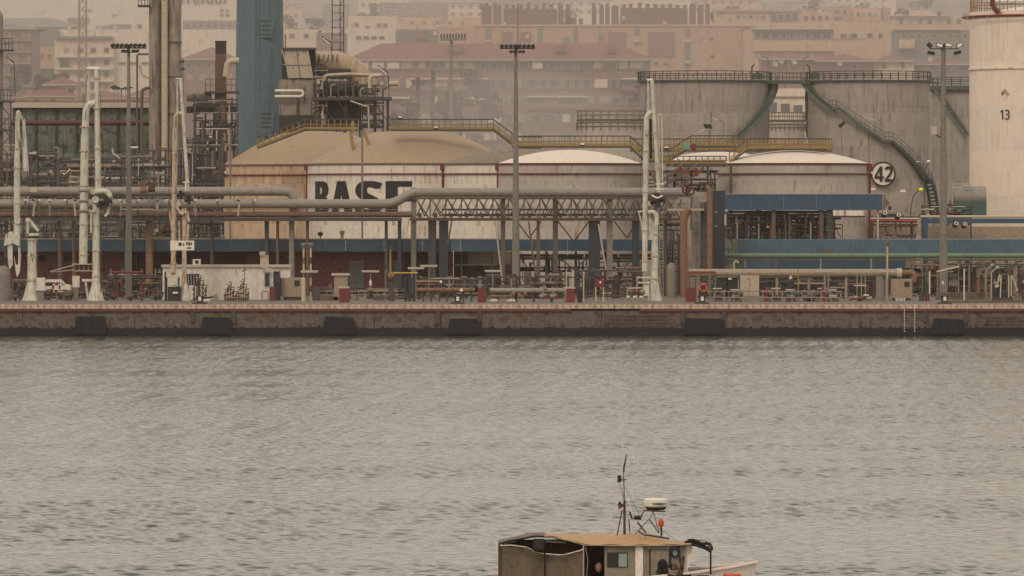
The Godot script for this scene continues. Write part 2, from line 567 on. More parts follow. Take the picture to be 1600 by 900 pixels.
	mat("red", Color(0.42, 0.10, 0.10), 0.6)
	mat("dull_red", Color(0.38, 0.13, 0.12), 0.7)
	mat("maroon", Color(0.30, 0.10, 0.12), 0.6)
	mat("orange", Color(0.70, 0.25, 0.09), 0.5)
	mat("teal", Color(0.36, 0.55, 0.50), 0.5)
	mat("blue", Color(0.12, 0.17, 0.28), 0.5)
	mat("door_grey", Color(0.42, 0.44, 0.43), 0.6)
	mat("yellow", Color(0.72, 0.55, 0.16), 0.5)
	mat("bulb_yellow", Color(0.90, 0.85, 0.20), 0.4)
	mat("green_paint", Color(0.27, 0.31, 0.28), 0.7)
	mat("sign_white", Color(0.82, 0.78, 0.72), 0.6)
	mat("print_black", Color(0.10, 0.10, 0.105), 0.7)
	mat("print_navy", Color(0.085, 0.09, 0.11), 0.8)
	mat("town_glass", Color(0.17, 0.19, 0.20), 0.25)
	mat("town_frame", Color(0.62, 0.57, 0.52), 0.7)
	mat("shutter", Color(0.55, 0.49, 0.42), 0.8)
	mat("shutter_pale", Color(0.78, 0.72, 0.63), 0.8)
	mat("awning_green", Color(0.24, 0.34, 0.31), 0.9)
	mat("slab_white", Color(0.66, 0.62, 0.57), 0.8)
	mat("bark", Color(0.22, 0.17, 0.13), 0.95)
	mat("foliage", Color(0.20, 0.245, 0.16), 0.9)
	mat("foliage_dark", Color(0.15, 0.20, 0.145), 0.9)
	mat("red_pole", Color(0.52, 0.20, 0.16), 0.6)
	mat("boat_deck", Color(0.30, 0.33, 0.30), 0.8)
	mat("glass_pale", Color(0.50, 0.56, 0.55), 0.15)
	mat("water_dark", Color(0.14, 0.18, 0.15), 0.16)
	var wt: StandardMaterial3D = M["water_dark"]
	wt.metallic_specular = 0.24

# ---------------------------------------------------------------- land and water
func land_height(x: float, d: float) -> float:
	var h := DECK - 0.06
	if d > 800.0:
		var f := minf(d - 800.0, 1400.0)
		h += smoothstep(0.0, 500.0, f) * 27.0 + maxf(0.0, f - 200.0) * 0.034 + maxf(0.0, f - 900.0) * 0.045
		h += 4.0 * sin(x * 0.011 + d * 0.004) * smoothstep(100.0, 700.0, f)
	return h

func make_land_and_water():
	# harbour water: a rippled sheet in front of the quay, flat sheets further out
	flush()
	base = Vector3.ZERO
	var waves := []
	for i in 20:
		var lam := 0.42 * pow(1.066, i) * rng.randf_range(0.92, 1.08)
		var dir := deg_to_rad(80.0 + rng.randf_range(-80, 80))
		var k := TAU / lam
		waves.append([k * cos(dir), k * sin(dir), 0.0086 * pow(lam, 0.95) * rng.randf_range(0.6, 1.2) * (0.8 if lam > 2.5 else 1.0), rng.randf() * TAU])
	var gust := FastNoiseLite.new()
	gust.seed = 12
	gust.frequency = 0.02
	gust.fractal_octaves = 3
	var dx := 0.175
	var x0 := -52.0
	var nx := int(104.0 / dx)
	var z0 := -150.0
	var nzc := 1450
	V.resize((nx + 1) * (nzc + 1))
	NV.resize(V.size())
	IX.resize(nx * nzc * 6)
	var q := 0
	for j in nzc + 1:
		var f := float(j) / nzc
		var z := z0 - (QUAY - 150.0) * (0.58 * f + 0.42 * f * f)
		var edge := clampf(minf(j, nzc - j) / 6.0, 0.0, 1.0)
		for i in nx + 1:
			var x := x0 + 104.0 * i / nx
			var g := 0.84 + 1.3 * clampf(gust.get_noise_2d(x * 0.25, z * 2.0) + 0.03, -0.26, 0.12)
			g *= edge * clampf(minf(i, nx - i) / 6.0, 0.0, 1.0)
			var h := 0.0
			var hx := 0.0
			var hz := 0.0
			for w in waves:
				var ph: float = w[0] * x + w[1] * z + w[3]
				var sn := sin(ph)
				var co := cos(ph)
				h += w[2] * sn
				hx += w[2] * w[0] * co
				hz += w[2] * w[1] * co
			V[q] = Vector3(x, h * g, z)
			NV[q] = Vector3(-hx * g, 1.0, -hz * g).normalized()
			q += 1
	q = 0
	for j in nzc:
		for i in nx:
			var a := j * (nx + 1) + i
			var e := a + nx + 1
			IX[q] = a; IX[q + 1] = a + 1; IX[q + 2] = e
			IX[q + 3] = a + 1; IX[q + 4] = e + 1; IX[q + 5] = e
			q += 6
	cur = Node3D.new()
	cur.name = "water"
	add_child(cur)
	metas(cur, "grey green harbour water ruffled by small wind waves", "water", "", "structure")
	pend_name = "rippled_surface"
	pend_mat = M["water_dark"]
	owner_node = cur
	for r in [[-900, -150, 900, 60], [-900, -QUAY, -52, -150], [52, -QUAY, 900, -150]]:
		p("outer_surface", "water_dark")
		face(Vector3(r[0], 0, r[3]), Vector3(r[2], 0, r[3]), Vector3(r[2], 0, r[1]), Vector3(r[0], 0, r[1]))
	# ground of the jetty and the hill of the town
	flush()
	cur = Node3D.new()
	cur.name = "ground"
	add_child(cur)
	metas(cur, "flat paved ground of the oil jetty behind the quay edge", "ground", "", "structure")
	p("paving", "deck")
	block(Vector3(-900, -3, -800), Vector3(900, DECK, -QUAY - 0.9))
	flush()
	cur = Node3D.new()
	cur.name = "hill"
	add_child(cur)
	metas(cur, "hazy hillside that carries the town behind the tanks", "hill", "", "structure")
	p("slope", "soil")
	for j in 60:
		for i in 40:
			var c := []
			for o in [[0, 0], [1, 0], [1, 1], [0, 1]]:
				var x: float = -1000.0 + 50.0 * (i + o[0])
				var d: float = 800.0 + 40.0 * (j + o[1])
				c.append(Vector3(x, land_height(x, d), -d))
			face(c[0], c[1], c[2], c[3])

# ---------------------------------------------------------------- quay
func make_quay():
	thing("quay_wall", "weathered concrete quay wall with pale coping and dark wet foot", "quay", 800, QUAY, "", 525.0, "structure")
	var edges := [-420, -300, -180, -60, 35, 118, 210, 300, 364, 470, 585, 690, 752, 850, 940, 1066, 1132, 1240, 1345, 1445, 1512, 1620, 1740, 1860, 1980]
	for i in edges.size() - 1:
		p("concrete_panel", "quay_concrete")
		b(edges[i] + 0.35, 486.2, edges[i + 1] - 0.35, 514, 0.9, 0.02 + 0.05 * rng.randf())
	for i in edges.size() - 1:
		p("wet_footing", "wet_wall")
		b(edges[i] + 0.1, 513.8, edges[i + 1] - 0.1, 545, 1.0, -0.10 + 0.05 * rng.randf())
	for i in 40:
		var x := -420.0 + 60.0 * i
		p("coping_stone", "coping")
		b(x + 0.25, 475.8, x + 59.75, 482.3, 1.3, -0.08 + 0.03 * rng.randf())
	for r in [[-420, 120], [120, 420], [420, 700], [700, 892], [999, 1260], [1260, 1500], [1500, 1980]]:
		p("red_rubbing_strip", "red_edge")
		b(r[0] + 0.3, 482.3, r[1] - 0.3, 486.6, 1.1, -0.14)
	# weed and tide line: ragged dark growth above the wet foot
	for i in 64:
		var x := -60.0 + i * 27.0
		p("weed_patch", "wet_wall")
		var q := [[x, 516], [x + 26.6, 516]]
		for k in 9: q.append([x + 26.6 - k * 3.3, 513.2 - rng.randf() * rng.randf() * 5.0])
		prism(q, 0.05, -0.04 - 0.01 * (i % 2))
	p("backing", "wet_wall")
	b(-420, 480, 1980, 545, 0.6, 0.95)
	# bare reinforcing bars where the concrete has fallen away
	for g in [[938, 1052, 490, 515], [1528, 1606, 492, 513]]:
		p("bare_reinforcement", "brown_steel")
		var x: float = g[0]
		while x < g[1]:
			t(x, g[2] + rng.randf_range(0, 5), x + rng.randf_range(-0.6, 0.6), g[3] - rng.randf_range(0, 3), 0.62, -0.09, -999, -1, 5)
			x += rng.randf_range(4.5, 7.0)
		var y: float = g[2] + 3.0
		while y < g[3] - 1.0:
			t(g[0] + rng.randf_range(0, 14), y, g[1] - rng.randf_range(0, 14), y + rng.randf_range(-0.5, 0.5), 0.55, -0.06, -999, -1, 5)
			y += 5.5
	# rubber fenders
	var fl := ["leftmost black dock fender, below the white loading arm with ladder", "black dock fender left of the white site cabin", "black dock fender below the pair of slender striped posts",
		"black dock fender with a bright worn top edge", "shallow black dock fender between two dark upright rails", "rightmost black dock fender beside the ladder chains"]
	var fx := [[119, 164, 494], [316, 361, 495], [506, 552, 494], [702, 747, 497], [1070, 1131, 497], [1457, 1506, 497]]
	for i in 6:
		var f: Array = fx[i]
		thing("dock_fender", fl[i], "fender", (f[0] + f[1]) / 2.0, QUAY, "rubber fenders along the quay wall", 522)
		p("rubber_block", "wet_wall")
		quadbox([[f[0] - 4, 522], [f[1] + 3, 522], [f[1] - 1 - i % 2, f[2] + i % 3], [f[0] + 2, f[2]]], 0.4, -0.45)
		for k in 3:
			p("rubber_rib", "wet_wall")
			var x: float = f[0] + 5 + k * (f[1] - f[0] - 12) / 2.0
			b(x, f[2] + 4 + (k * 5 + i) % 3, x + 3, 521, 0.2, -0.56)
		if i == 3:
			p("worn_edge", "grey_steel")
			b(f[0] + 2, f[2] - 1.5, f[1] - 3, f[2], 0.3, -0.42)
	var rl := ["dark upright rail on the quay wall left of the second fender", "dark upright rail on the quay wall right of the second fender", "dark upright rail left of the bright edged fender", "dark upright rail right of the bright edged fender",
		"dark upright rail left of the shallow fender", "dark upright rail right of the shallow fender", "dark upright rail left of the rightmost fender", "dark upright rail right of the rightmost fender"]
	var rx := [301, 365, 684, 749, 1067, 1131, 1446, 1510]
	for i in 8:
		single("fender_rail", "dark_steel", rl[i], "rail", rx[i], QUAY, "upright fender rails on the quay wall", 508)
		b(rx[i] - 3.2, 486.8, rx[i] + 3.2, 503 + (i % 3) * 2, 0.3, -0.14)
	for i in 2:
		var x: float = [1413, 1429][i]
		thing("ladder_chain", ["left one of two chains of white links hanging down the quay wall", "right one of two chains of white links hanging down the quay wall"][i], "chain", x, QUAY, "white chains on the quay wall", 520)
		for k in 9:
			p("link", "white")
			t(x, 479 + k * 4.6, x, 481.8 + k * 4.6, 0.75, -0.2, -999, -1, 6)
	# mooring bollards on the coping
	var bl := ["squat mooring bollard with a white painted face below the rusty pipe manifold", "squat mooring bollard with a white painted face under the orange life ring", "squat mooring bollard with white top beside the sheltered gangway", "small white topped bollard between loading arm and valves"]
	var bx := [[715, 477], [1097, 477], [1476, 476], [312, 474]]
	for i in 4:
		var x: float = bx[i][0]
		thing("mooring_bollard", bl[i], "bollard", x, 501.5, "mooring bollards on the quay edge")
		p("base_plate", "dark_steel")
		b(x - 11, 472, x + 11, ground_row(D), 0.9, -0.3)
		p("post", "black")
		lpx(x, [[5.5, 472.1], [4.2, 466], [6.5, 463.5], [6.2, 462], [0.01, 461.6]], 0.2, 14)
		p("white_mark", "white")
		b(x - 2.0, 470, x + 2.4, 463.5, 0.15, -0.17)

# ---------------------------------------------------------------- the town on the hill
func town(called: String, label: String, category: String, x: float, d: float, group := ""):
	var row := HORIZON + (EYE - land_height((x - 800.0) * d / F, d)) * F / d
	thing(called, label, category, x, d, group, row)

func foot() -> float:     # picture row of the ground under the thing being built
	return HORIZON + (EYE - base.y + 0.5) * F / D

func wall(x0: float, x1: float, top: float, m: String, depth: float, dz := 0.0, called := "wall"):
	p(called, m)
	b(x0, top, x1, foot(), depth, dz)
	for k in int((x1 - x0) / 24.0):
		if rng.randf() < 0.6:
			p("aerial", "town_grey")
			var x := x0 + 8 + k * 24.0 + rng.randf_range(0, 12)
			var h := rng.randf_range(4, 9)
			t(x, top, x, top - h, 0.35, dz + 2.0, -999, -1, 4)
			t(x - 2.5, top - h + 1, x + 2.5, top - h + 1, 0.3, dz + 2.0, -999, -1, 4)
			t(x - 1.5, top - h + 2.2, x + 1.5, top - h + 2.2, 0.3, dz + 2.0, -999, -1, 4)

func win(x0: float, y0: float, x1: float, y1: float, m := "town_glass", dz := 0.0):
	p("window", "town_frame")
	b(x0, y0, x1, y1, 0.25, dz - 0.12)
	s("pane", m)
	b(x0 + 1.1, y0 + 1.1, x1 - 1.1, y1 - 1.1, 0.2, dz - 0.19)

func slab(x0: float, x1: float, y0: float, y1: float, m := "slab_white", out := 0.6, depth := 1.0, called := "floor_slab", dz := 0.0):
	p(called, m)
	b(x0, y0, x1, y1, depth, dz - out)

func hip_roof(x0: float, x1: float, eave: float, ridge: float, depth: float, m := "tile_roof", over := 4.0, hip := 1.0):
	p("roof", m)
	var half := depth / 2.0
	var run := minf(half * F / D * hip, (x1 - x0) / 2.0)
	var a := W(x0 - over, eave, -0.8)
	var e := W(x1 + over, eave, -0.8)
	var f := W(x1 + over, eave, depth + 0.8)
	var g := W(x0 - over, eave, depth + 0.8)
	var r0 := W(x0 + run, ridge, half)
	var r1 := W(x1 - run, ridge, half)
	var c0 := (a + e + f + g) / 4.0
	for q in [[a, e, r1, r0], [f, g, r0, r1]]:
		face(q[0], q[1], q[2], q[3])
	tri(e, f, r1)
	tri(g, a, r0)
	face(g, f, e, a)
	s("eave_board", "slab_white")
	b(x0 - over, eave, x1 + over, eave + 1.8, 0.3, -0.95)

func chimney(x: float, y0: float, y1: float, w: float, dz := 2.0, m := "chimney_brick"):
	p("chimney", m)
	b(x - w / 2, y1, x + w / 2, y0, 1.0, dz)
	s("chimney_cap", m)
	b(x - w / 2 - 0.8, y1 - 1.5, x + w / 2 + 0.8, y1, 1.2, dz - 0.1)

func dish(x: float, y: float, r: float, dz := -0.8):
	p("satellite_dish", "slab_white")
	lathe(W(x, y, dz), [[0.01, 0.0], [mt(r) * 0.6, mt(r) * 0.12], [mt(r), mt(r) * 0.38]], 12, Vector3(0.35, 0.25, 0.9).normalized(), Vector3(0.9, 0, -0.35).normalized())
	rod(W(x, y + r, dz + 0.8), W(x, y, dz), 0.06, -1, 5)

func make_city():
	# long red roofed block, the nearest of the town
	town("apartment_block", "long brick apartment block with red tiled roof and rows of shuttered windows", "building", 800, 945)
	wall(545, 1016, 93, "town_brick", 13.0)
	hip_roof(545, 1016, 93, 66, 13.0, "tile_roof", 5.0, 0.8)
	for k in 3:
		p("dormer", "town_brick")
		b([700, 868, 948][k], 70, [722, 886, 964][k], 82, 3.0, 1.0)
	var rows := [[96, 108, 1], [123, 138, 2], [151, 163, 3], [178, 192, 2], [208, 220, 1]]
	for r in rows:
		p("window_band", "town_grey")
		b(560, r[0] - 1.5, 1012, r[1] + 1.5, 0.3, -0.06)
		var x := 566.0
		while x < 1004.0:
			var w := rng.randf_range(9, 22)
			var pick := rng.randf()
			win(x, r[0], minf(x + w, 1010), r[1], "town_glass" if pick < 0.55 else ("shutter" if pick < 0.8 else ("shutter_pale" if pick < 0.92 else "awning_green")), -0.3)
			x += w + rng.randf_range(2, 11)
	for r in [[640, 700, 122], [706, 764, 122], [824, 868, 150], [870, 918, 150], [972, 1000, 122], [612, 640, 152], [738, 770, 154]]:
		slab(r[0], r[1], r[2], r[2] + 2.4, "shutter_pale", 1.4, 1.4, "awning")
		p("balcony", "town_brick")
		b(r[0], r[2] + 12, r[1], r[2] + 20, 1.3, -1.3)
	# orange brick block with banks of chimneys
	town("orange_block", "tall orange brick block topped with banks of dark red chimneys", "building", 960, 1060)
	wall(742, 1176, 40, "town_orange", 16.0)
	slab(740, 1178, 38.5, 41, "town_tan", 0.3, 16.5, "parapet")
	for r in [[758, 768, 42, 62], [840, 848, 42, 69], [895, 903, 42, 71], [880, 890, 58, 70], [935, 944, 52, 78], [990, 1000, 42, 56], [1070, 1078, 43, 60], [1070, 1079, 67, 94], [1070, 1078, 97, 112]]:
		p("stair_window", "town_grey")
		b(r[0], r[2], r[1], r[3], 0.3, -0.1)
	for r in [[784, 800, 50, 66], [812, 830, 50, 68], [950, 978, 50, 72], [1013, 1054, 50, 88]]:
		p("brick_panel", "town_brick")
		b(r[0], r[2], r[1], r[3], 0.4, -0.35)
	for r in [[760, 767, 62], [990, 1000, 62], [1070, 1079, 62], [1070, 1079, 95]]:
		slab(r[0], r[1], r[2], r[2] + 4, "slab_white", 0.8, 0.8, "balcony")
	for r in [[1108, 1116, 57], [1109, 1116, 85], [1020, 1030, 96], [1036, 1046, 97], [1130, 1138, 128]]: win(r[0], r[2], r[1], r[2] + 6)
	p("corner_bay", "town_brick")
	b(1160, 41, 1176, 130, 2.0, -1.2)
	for y in [52, 66, 80]: win(1163, y, 1172, y + 9, "town_glass", -1.3)
	for r in [[787, 870, 13], [970, 1075, 12], [752, 768, 8], [771, 783, 8], [1078, 1088, 7], [1091, 1100, 7], [1103, 1110, 8], [872, 880, 8], [884, 892, 8], [885, 901, 28], [905, 911, 28], [925, 932, 10], [937, 944, 9], [946, 953, 10], [956, 967, 9]]:
		p("chimney_bank", "chimney_brick")
		b(r[0], r[2], r[1], 38.6, 1.6, 2.2)
	for x in [752, 760, 773, 780, 792, 802, 814, 826, 838, 850, 862, 874, 888, 928, 940, 949, 961, 976, 986, 1000, 1012, 1024, 1036, 1048, 1060, 1071, 1083, 1095, 1106]:
		chimney(x, 14, 5.0 + rng.randf_range(0, 4), 5.0, 2.4)
	for v in [[787, 37], [823, 57], [974, 28], [1038, 36]]: dish(v[0], v[1], 3.2)
	# terraces to the right
	town("terrace_block", "tan terrace block with white roof edge and dark ribbon of windows", "building", 1240, 1010)
	wall(1166, 1303, 46, "town_tan", 14.0)
	slab(1174, 1303, 44, 46.5, "slab_white", 1.2, 15.0, "roof_edge")
	p("window_band", "town_grey")
	b(1178, 47.5, 1301, 62, 0.3, -0.1)
	for r in [[1180, 1188], [1190, 1203], [1205, 1216], [1220, 1229], [1233, 1243], [1247, 1252], [1258, 1266], [1269, 1283], [1285, 1300]]: win(r[0], 49, r[1], 61, "town_glass", -0.15)
	slab(1176, 1352, 61.5, 63.5, "town_grey", 1.4, 1.4, "balcony_rail")
	p("balcony", "town_tan")
	b(1176, 63.5, 1352, 80, 1.4, -1.4)
	town("upper_house", "tan house with one wide dark window, above the white edged terrace", "building", 1180, 1110)
	wall(1118, 1300, 18, "town_tan", 14.0)
	slab(1118, 1252, 15.5, 18.2, "town_orange", 0.6, 14.0, "parapet")
	p("wide_window", "town_grey")
	b(1203, 20, 1248, 34, 0.3, -0.1)
	for k in 4: win(1204 + k * 11, 21, 1214 + k * 11, 33, "town_glass", -0.15)
	win(1137, 30, 1143, 34)
	for k in 5: win(1150 + k * 10, 23, 1156 + k * 10, 30, "shutter" if k % 2 else "town_glass")
	for k in 4: win(1256 + k * 11, 24, 1263 + k * 11, 32)
	for k in 5: chimney(1138 + k * 4, 15.5, 10.5 + k % 2, 2.5)
	town("plain_house", "plain tan house with three small windows right of the white edged terrace", "building", 1350, 1030)
	wall(1303, 1402, 33, "town_tan", 13.0)
	for r in [[1312, 1324, 52, 60], [1328, 1340, 52, 60], [1354, 1364, 51, 60], [1372, 1380, 51, 60]]: win(r[0], r[2], r[1], r[3])
	p("small_blue_door", "blue")
	b(1327, 56, 1332, 62, 0.2, -0.1)
	town("stepped_houses", "stepped orange houses under the plain wall of the hilltop", "building", 1330, 1150)
	wall(1288, 1392, 12, "town_orange", 13.0)
	p("upper_storey", "town_tan")
	b(1333, 15, 1375, 33, 4.0, -3.0)
	p("dark_doorway", "town_grey")
	b(1374, 13, 1379, 29, 0.3, -0.2)
	win(1303, 25, 1316, 33)
	for k in 4: win(1337 + k * 9, 19, 1342 + k * 9, 27, "shutter" if k % 2 else "town_glass", -3.0)
	for k in 3: win(1292 + k * 12, 15, 1299 + k * 12, 21)
	for k in 3: chimney(1258 + k * 8, 13, 10, 3.0)
	town("long_villa", "long low villa with pale parapet beneath the hazy trees", "building", 1450, 1130)
	wall(1398, 1516, 24, "town_tan", 13.0)
	hip_roof(1398, 1480, 24, 14, 12.0, "town_orange", 3.0)
	for k in 7: win(1404 + k * 15, 29, 1412 + k * 15, 38, "shutter" if k % 3 == 1 else "town_glass")
	for r in [[1408, 1420, 15, 24], [1463, 1471, 17, 26], [1503, 1515, 21, 25]]: win(r[0], r[2], r[1], r[3], "town_glass", -1.0)
	town("grey_block", "broad grey block with pale roof line half hidden by the flood light head", "building", 1458, 1000)
	wall(1401, 1540, 47, "town_grey", 14.0)
	slab(1399, 1500, 44, 46.8, "slab_white", 0.8, 14.0, "roof_edge")
	for k in 9: win(1408 + k * 12, 52 + (k % 2) * 2, 1416 + k * 12, 60, "town_glass")
	p("ochre_gable", "town_tan")
	b(1404, 62, 1429, 76, 2.0, -1.6)
	# low houses with dishes just above the grey tanks
	var lows := [[1190, 1272, 92, 80, "town_brick", "low brick house with three satellite dishes above the catwalk between the grey tanks"], [1272, 1366, 95, 83, "town_brick", "low brick house with one dish and a long dark eave"],
		[1366, 1428, 95, 84, "town_cream", "small cream house with two dark windows above the numbered tank"], [1428, 1520, 100, 90, "town_grey", "low grey house with a pale dish behind the right flood light mast"]]
	for h in lows:
		town("low_house", h[5], "house", (h[0] + h[1]) / 2.0, 905.0 + (h[0] - 1190) * 0.02, "low houses behind the grey tanks")
		wall(h[0], h[1], h[2], h[4], 9.0)
		hip_roof(h[0], h[1], h[2], h[3], 9.0, "tile_roof", 2.0)
		if h[4] == "town_cream":
			for x in [1378, 1407]: win(x, 96, x + 7, 107)
		elif h[4] == "town_brick" and h[0] < 1200:
			for v in [[1210, 100, 5.0], [1220, 96, 4.5], [1240, 97, 5.0]]: dish(v[0], v[1], v[2])
			win(1230, 95, 1234, 107, "shutter")
		elif h[0] < 1300:
			dish(1311, 99, 5.0)
			win(1330, 100, 1340, 108)
		else:
			dish(1452, 93, 4.2)
			for k in 3: win(1440 + 22 * k, 103, 1452 + 22 * k, 110, "shutter")
	# town on the left
	town("brown_tower_block", "brown apartment tower at the left edge with a sloping roof", "building", 10, 930)
	wall(-60, 50, 44, "town_brick", 16.0)
	hip_roof(-60, 50, 44, 31, 16.0, "town_grey", 9.0)
	for r in 6:
		for k in 6: win(-8 + k * 10, 50 + r * 18, -2 + k * 10, 59 + r * 18, "shutter" if (r + k) % 3 else "town_glass")
		slab(-58, 50, 62 + r * 18, 64 + r * 18, "shutter", 0.9, 0.9, "balcony")
	town("green_grey_block", "square grey green block behind the brown apartment tower", "building", 70, 990)
	wall(46, 86, 45, "town_grey", 12.0)
	p("lower_wing", "town_orange")
	b(50, 74, 86, 108, 3.0, -3.0)
	for k in 3: win(54 + k * 11, 84, 60 + k * 11, 93, "town_glass", -3.0)
	town("white_balcony_house", "pale block with small square windows and stacked balconies behind the lattice pylon", "building", 160, 960)
	wall(85, 178, 59, "town_cream", 12.0)
	p("side_wing", "town_white")
	b(178, 50, 240, 160, 9.0, 1.5)
	slab(86, 176, 57, 60.5, "town_grey", 0.8, 12.0, "roof_edge")
	for r in 4:
		for k in 4: win(99 + k * 21, 74 + r * 19, 108 + k * 21, 83 + r * 19, "town_glass" if (r * 3 + k) % 4 else "shutter")
		slab(88, 176, 87.5 + r * 19, 90 + r * 19, "town_white", 1.2, 1.2, "balcony")
	for k in 3: win(184 + 18 * k, 96, 196 + 18 * k, 101, "town_glass", 1.5)
	win(93, 90, 109, 106, "town_glass", -0.2)
	var gables := [[40, 118, 150, 131, "tumbledown ochre roofs below the pale balcony block"], [120, 200, 153, 140, "red tiled roof low behind the green shed"], [196, 262, 150, 136, "red tiled roof beside the tall brown column"], [68, 122, 132, 118, "small pale house with an arched front between trees"]]
	for g in gables:
		town("roofed_house", g[4], "house", (g[0] + g[1]) / 2.0, 860.0 + g[0] * 0.1, "old tiled houses behind the green shed")
		wall(g[0], g[1], g[2], "town_cream", 8.0)
		hip_roof(g[0], g[1], g[2], g[3], 8.0, "tile_roof", 3.0)
		for k in 2: win(g[0] + 12 + 26 * k, g[2] + 5, g[0] + 22 + 26 * k, g[2] + 14)
	town("hill_terrace", "wide pale retail hall with a flat roof across the hilltop on the left", "building", 130, 1330)
	wall(-80, 236, -40, "town_white", 20.0)
	for r in [[105, 140, 28], [150, 172, 40], [172, 205, 38]]:
		p("dark_recess", "town_grey")
		b(r[0], r[2], r[1], r[2] + 10, 0.4, -0.15)
	win(137, 14, 143, 19)
	win(176, 22, 182, 26)
	town("green_roof_hall", "low hall with a long dim roof behind the brown apartment tower", "building", 70, 1180)
	wall(-40, 124, 40, "town_orange", 12.0)
	hip_roof(-40, 124, 40, 27, 12.0, "town_grey", 3.0)
	town("corner_house", "narrow pale house with one square window left of the brown column", "building", 222, 1120)
	wall(209, 236, 26, "town_white", 10.0)
	win(214, 37, 222, 45)
	town("long_white_house", "long white flat roofed house under the retail hall", "building", 160, 1060)
	wall(85, 240, 46, "town_white", 12.0, 0.0)
	for k in 4: dish(108 + 24 * k, 43, 3.5)
	# shop building with the sign at the top edge
	town("shop_building", "cream shop building with big lettering on its roof edge", "building", 322, 1240)
	wall(238, 372, -30, "town_white", 18.0)
	p("window_band", "town_grey")
	b(286, 32, 370, 46, 0.3, -0.1)
	for k in 4: win(343 + (k % 2) * 9, 14 + (k / 2) * 7, 350 + (k % 2) * 9, 19 + (k / 2) * 7)
	for k in 7: win(288 + k * 11, 34, 297 + k * 11, 44, "town_glass", -0.12)
	p("sign_lettering", "town_glass")
	letters("Carrefour", 2.1, W(306, -1.5, -0.25), 0.2, true, 1.04)
	town("white_wing", "white flat fronted wing beneath the shop building", "building", 325, 1150)
	wall(284, 370, 46, "town_white", 12.0)
	town("pink_roof_house", "dim house with a low red roof between brown column and blue stack", "building", 330, 980)
	wall(284, 372, 92, "town_brick", 12.0)
	hip_roof(284, 372, 92, 72, 12.0, "tile_roof", 2.0)
	for k in 5: win(290 + k * 16, 98, 299 + k * 16, 107)
	for k in 4: win(292 + k * 20, 116, 302 + k * 20, 126, "shutter")
	# middle of the hill
	town("cream_house", "cream house with a shallow roof right of the blue stack", "building", 478, 1090)
	wall(440, 548, 46, "town_cream", 12.0)
	for k in 3: win(452 + 22 * k, 52, 461 + 22 * k, 60)
	town("brick_gable_house", "small brick house with two gables behind the lattice mast", "building", 518, 990)
	wall(494, 540, 51, "town_brick", 9.0)
	for k in 2: chimney(499 + 36 * k, 51, 48, 4.0)
	for k in 2: win(502 + 18 * k, 58, 512 + 18 * k, 68)
	town("blue_grey_tower", "hazy blue grey tower block behind the lattice mast", "building", 525, 1500)
	wall(505, 544, 6, "town_grey", 14.0)
	for r in 4:
		for k in 4: win(508 + 9 * k, 10 + r * 9, 514 + 9 * k, 15 + r * 9)
	town("long_grey_block", "hazy long blue grey block high on the hill", "building", 648, 1480)
	wall(594, 700, 4, "town_grey", 14.0)
	for k in 9: win(600 + k * 11, 9, 607 + k * 11, 15)
	for k in 9: win(600 + k * 11, 19, 607 + k * 11, 25)
	town("pale_villa", "pale villa with dim square windows under the blue grey block", "building", 580, 1150)
	wall(544, 620, 25, "town_cream", 11.0)
	for r in [[553, 35], [570, 40], [588, 36], [598, 36]]: win(r[0], r[1], r[0] + 8, r[1] + 7)
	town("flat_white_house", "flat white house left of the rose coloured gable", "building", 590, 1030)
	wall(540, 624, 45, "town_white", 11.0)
	for k in 4: win(556 + k * 12, 56, 565 + k * 12, 62)  # dark panes added in place of a strip of shade on the wall
	town("tan_long_house", "long tan house wall left of the chimney banks", "building", 690, 1150)
	wall(620, 752, 27, "town_tan", 12.0)
	for k in 5: win(640 + 20 * k, 33, 646 + 20 * k, 38)
	town("rose_house", "grey rose house with a dish on its flat roof", "building", 650, 1010)
	wall(618, 684, 46, "town_grey", 11.0)
	p("rose_panel", "town_brick")
	b(648, 49, 668, 62, 0.4, -0.4)
	dish(679, 52, 4.0)
	town("white_warehouse", "plain white warehouse wall seen in the gap between the two tall grey tanks", "building", 1230, 790)
	wall(1192, 1268, 138, "town_white", 10.0)
	for k in 3:
		p("grey_panel", "town_grey")
		b(1200 + k * 20, 160 + k * 2, 1214 + k * 20, 176, 0.2, -0.1)
	slab(1192, 1268, 150, 152, "town_frame", 0.3, 0.5, "ledge")
	town("tan_flank", "tan flank wall behind the pylon with the crown shaped head", "building", 715, 1040)
	wall(682, 745, 42, "town_orange", 10.0)
	# houses high on the hill, dim in the haze
	var far := [[-70, 90, -14], [90, 236, -22], [372, 470, 4], [440, 520, 22], [700, 760, 2], [760, 860, -8], [858, 960, -2], [950, 1080, -10], [1080, 1190, -4], [1180, 1290, 2], [1290, 1400, -8], [1400, 1540, 0], [1240, 1330, 8], [560, 640, -12]]
	var fm := ["town_white", "town_cream", "town_tan", "town_grey", "town_cream", "town_grey"]
	var fn := ["at the top left corner", "over the retail hall", "above the blue stack", "beside the cream house", "left of the chimney banks", "over the left chimney banks", "over the middle chimney banks", "over the right chimney banks",
		"above the upper tan house", "above the wide dark window", "above the stepped orange houses", "above the long villa", "between upper tan house and stepped houses", "over the pale villa"]
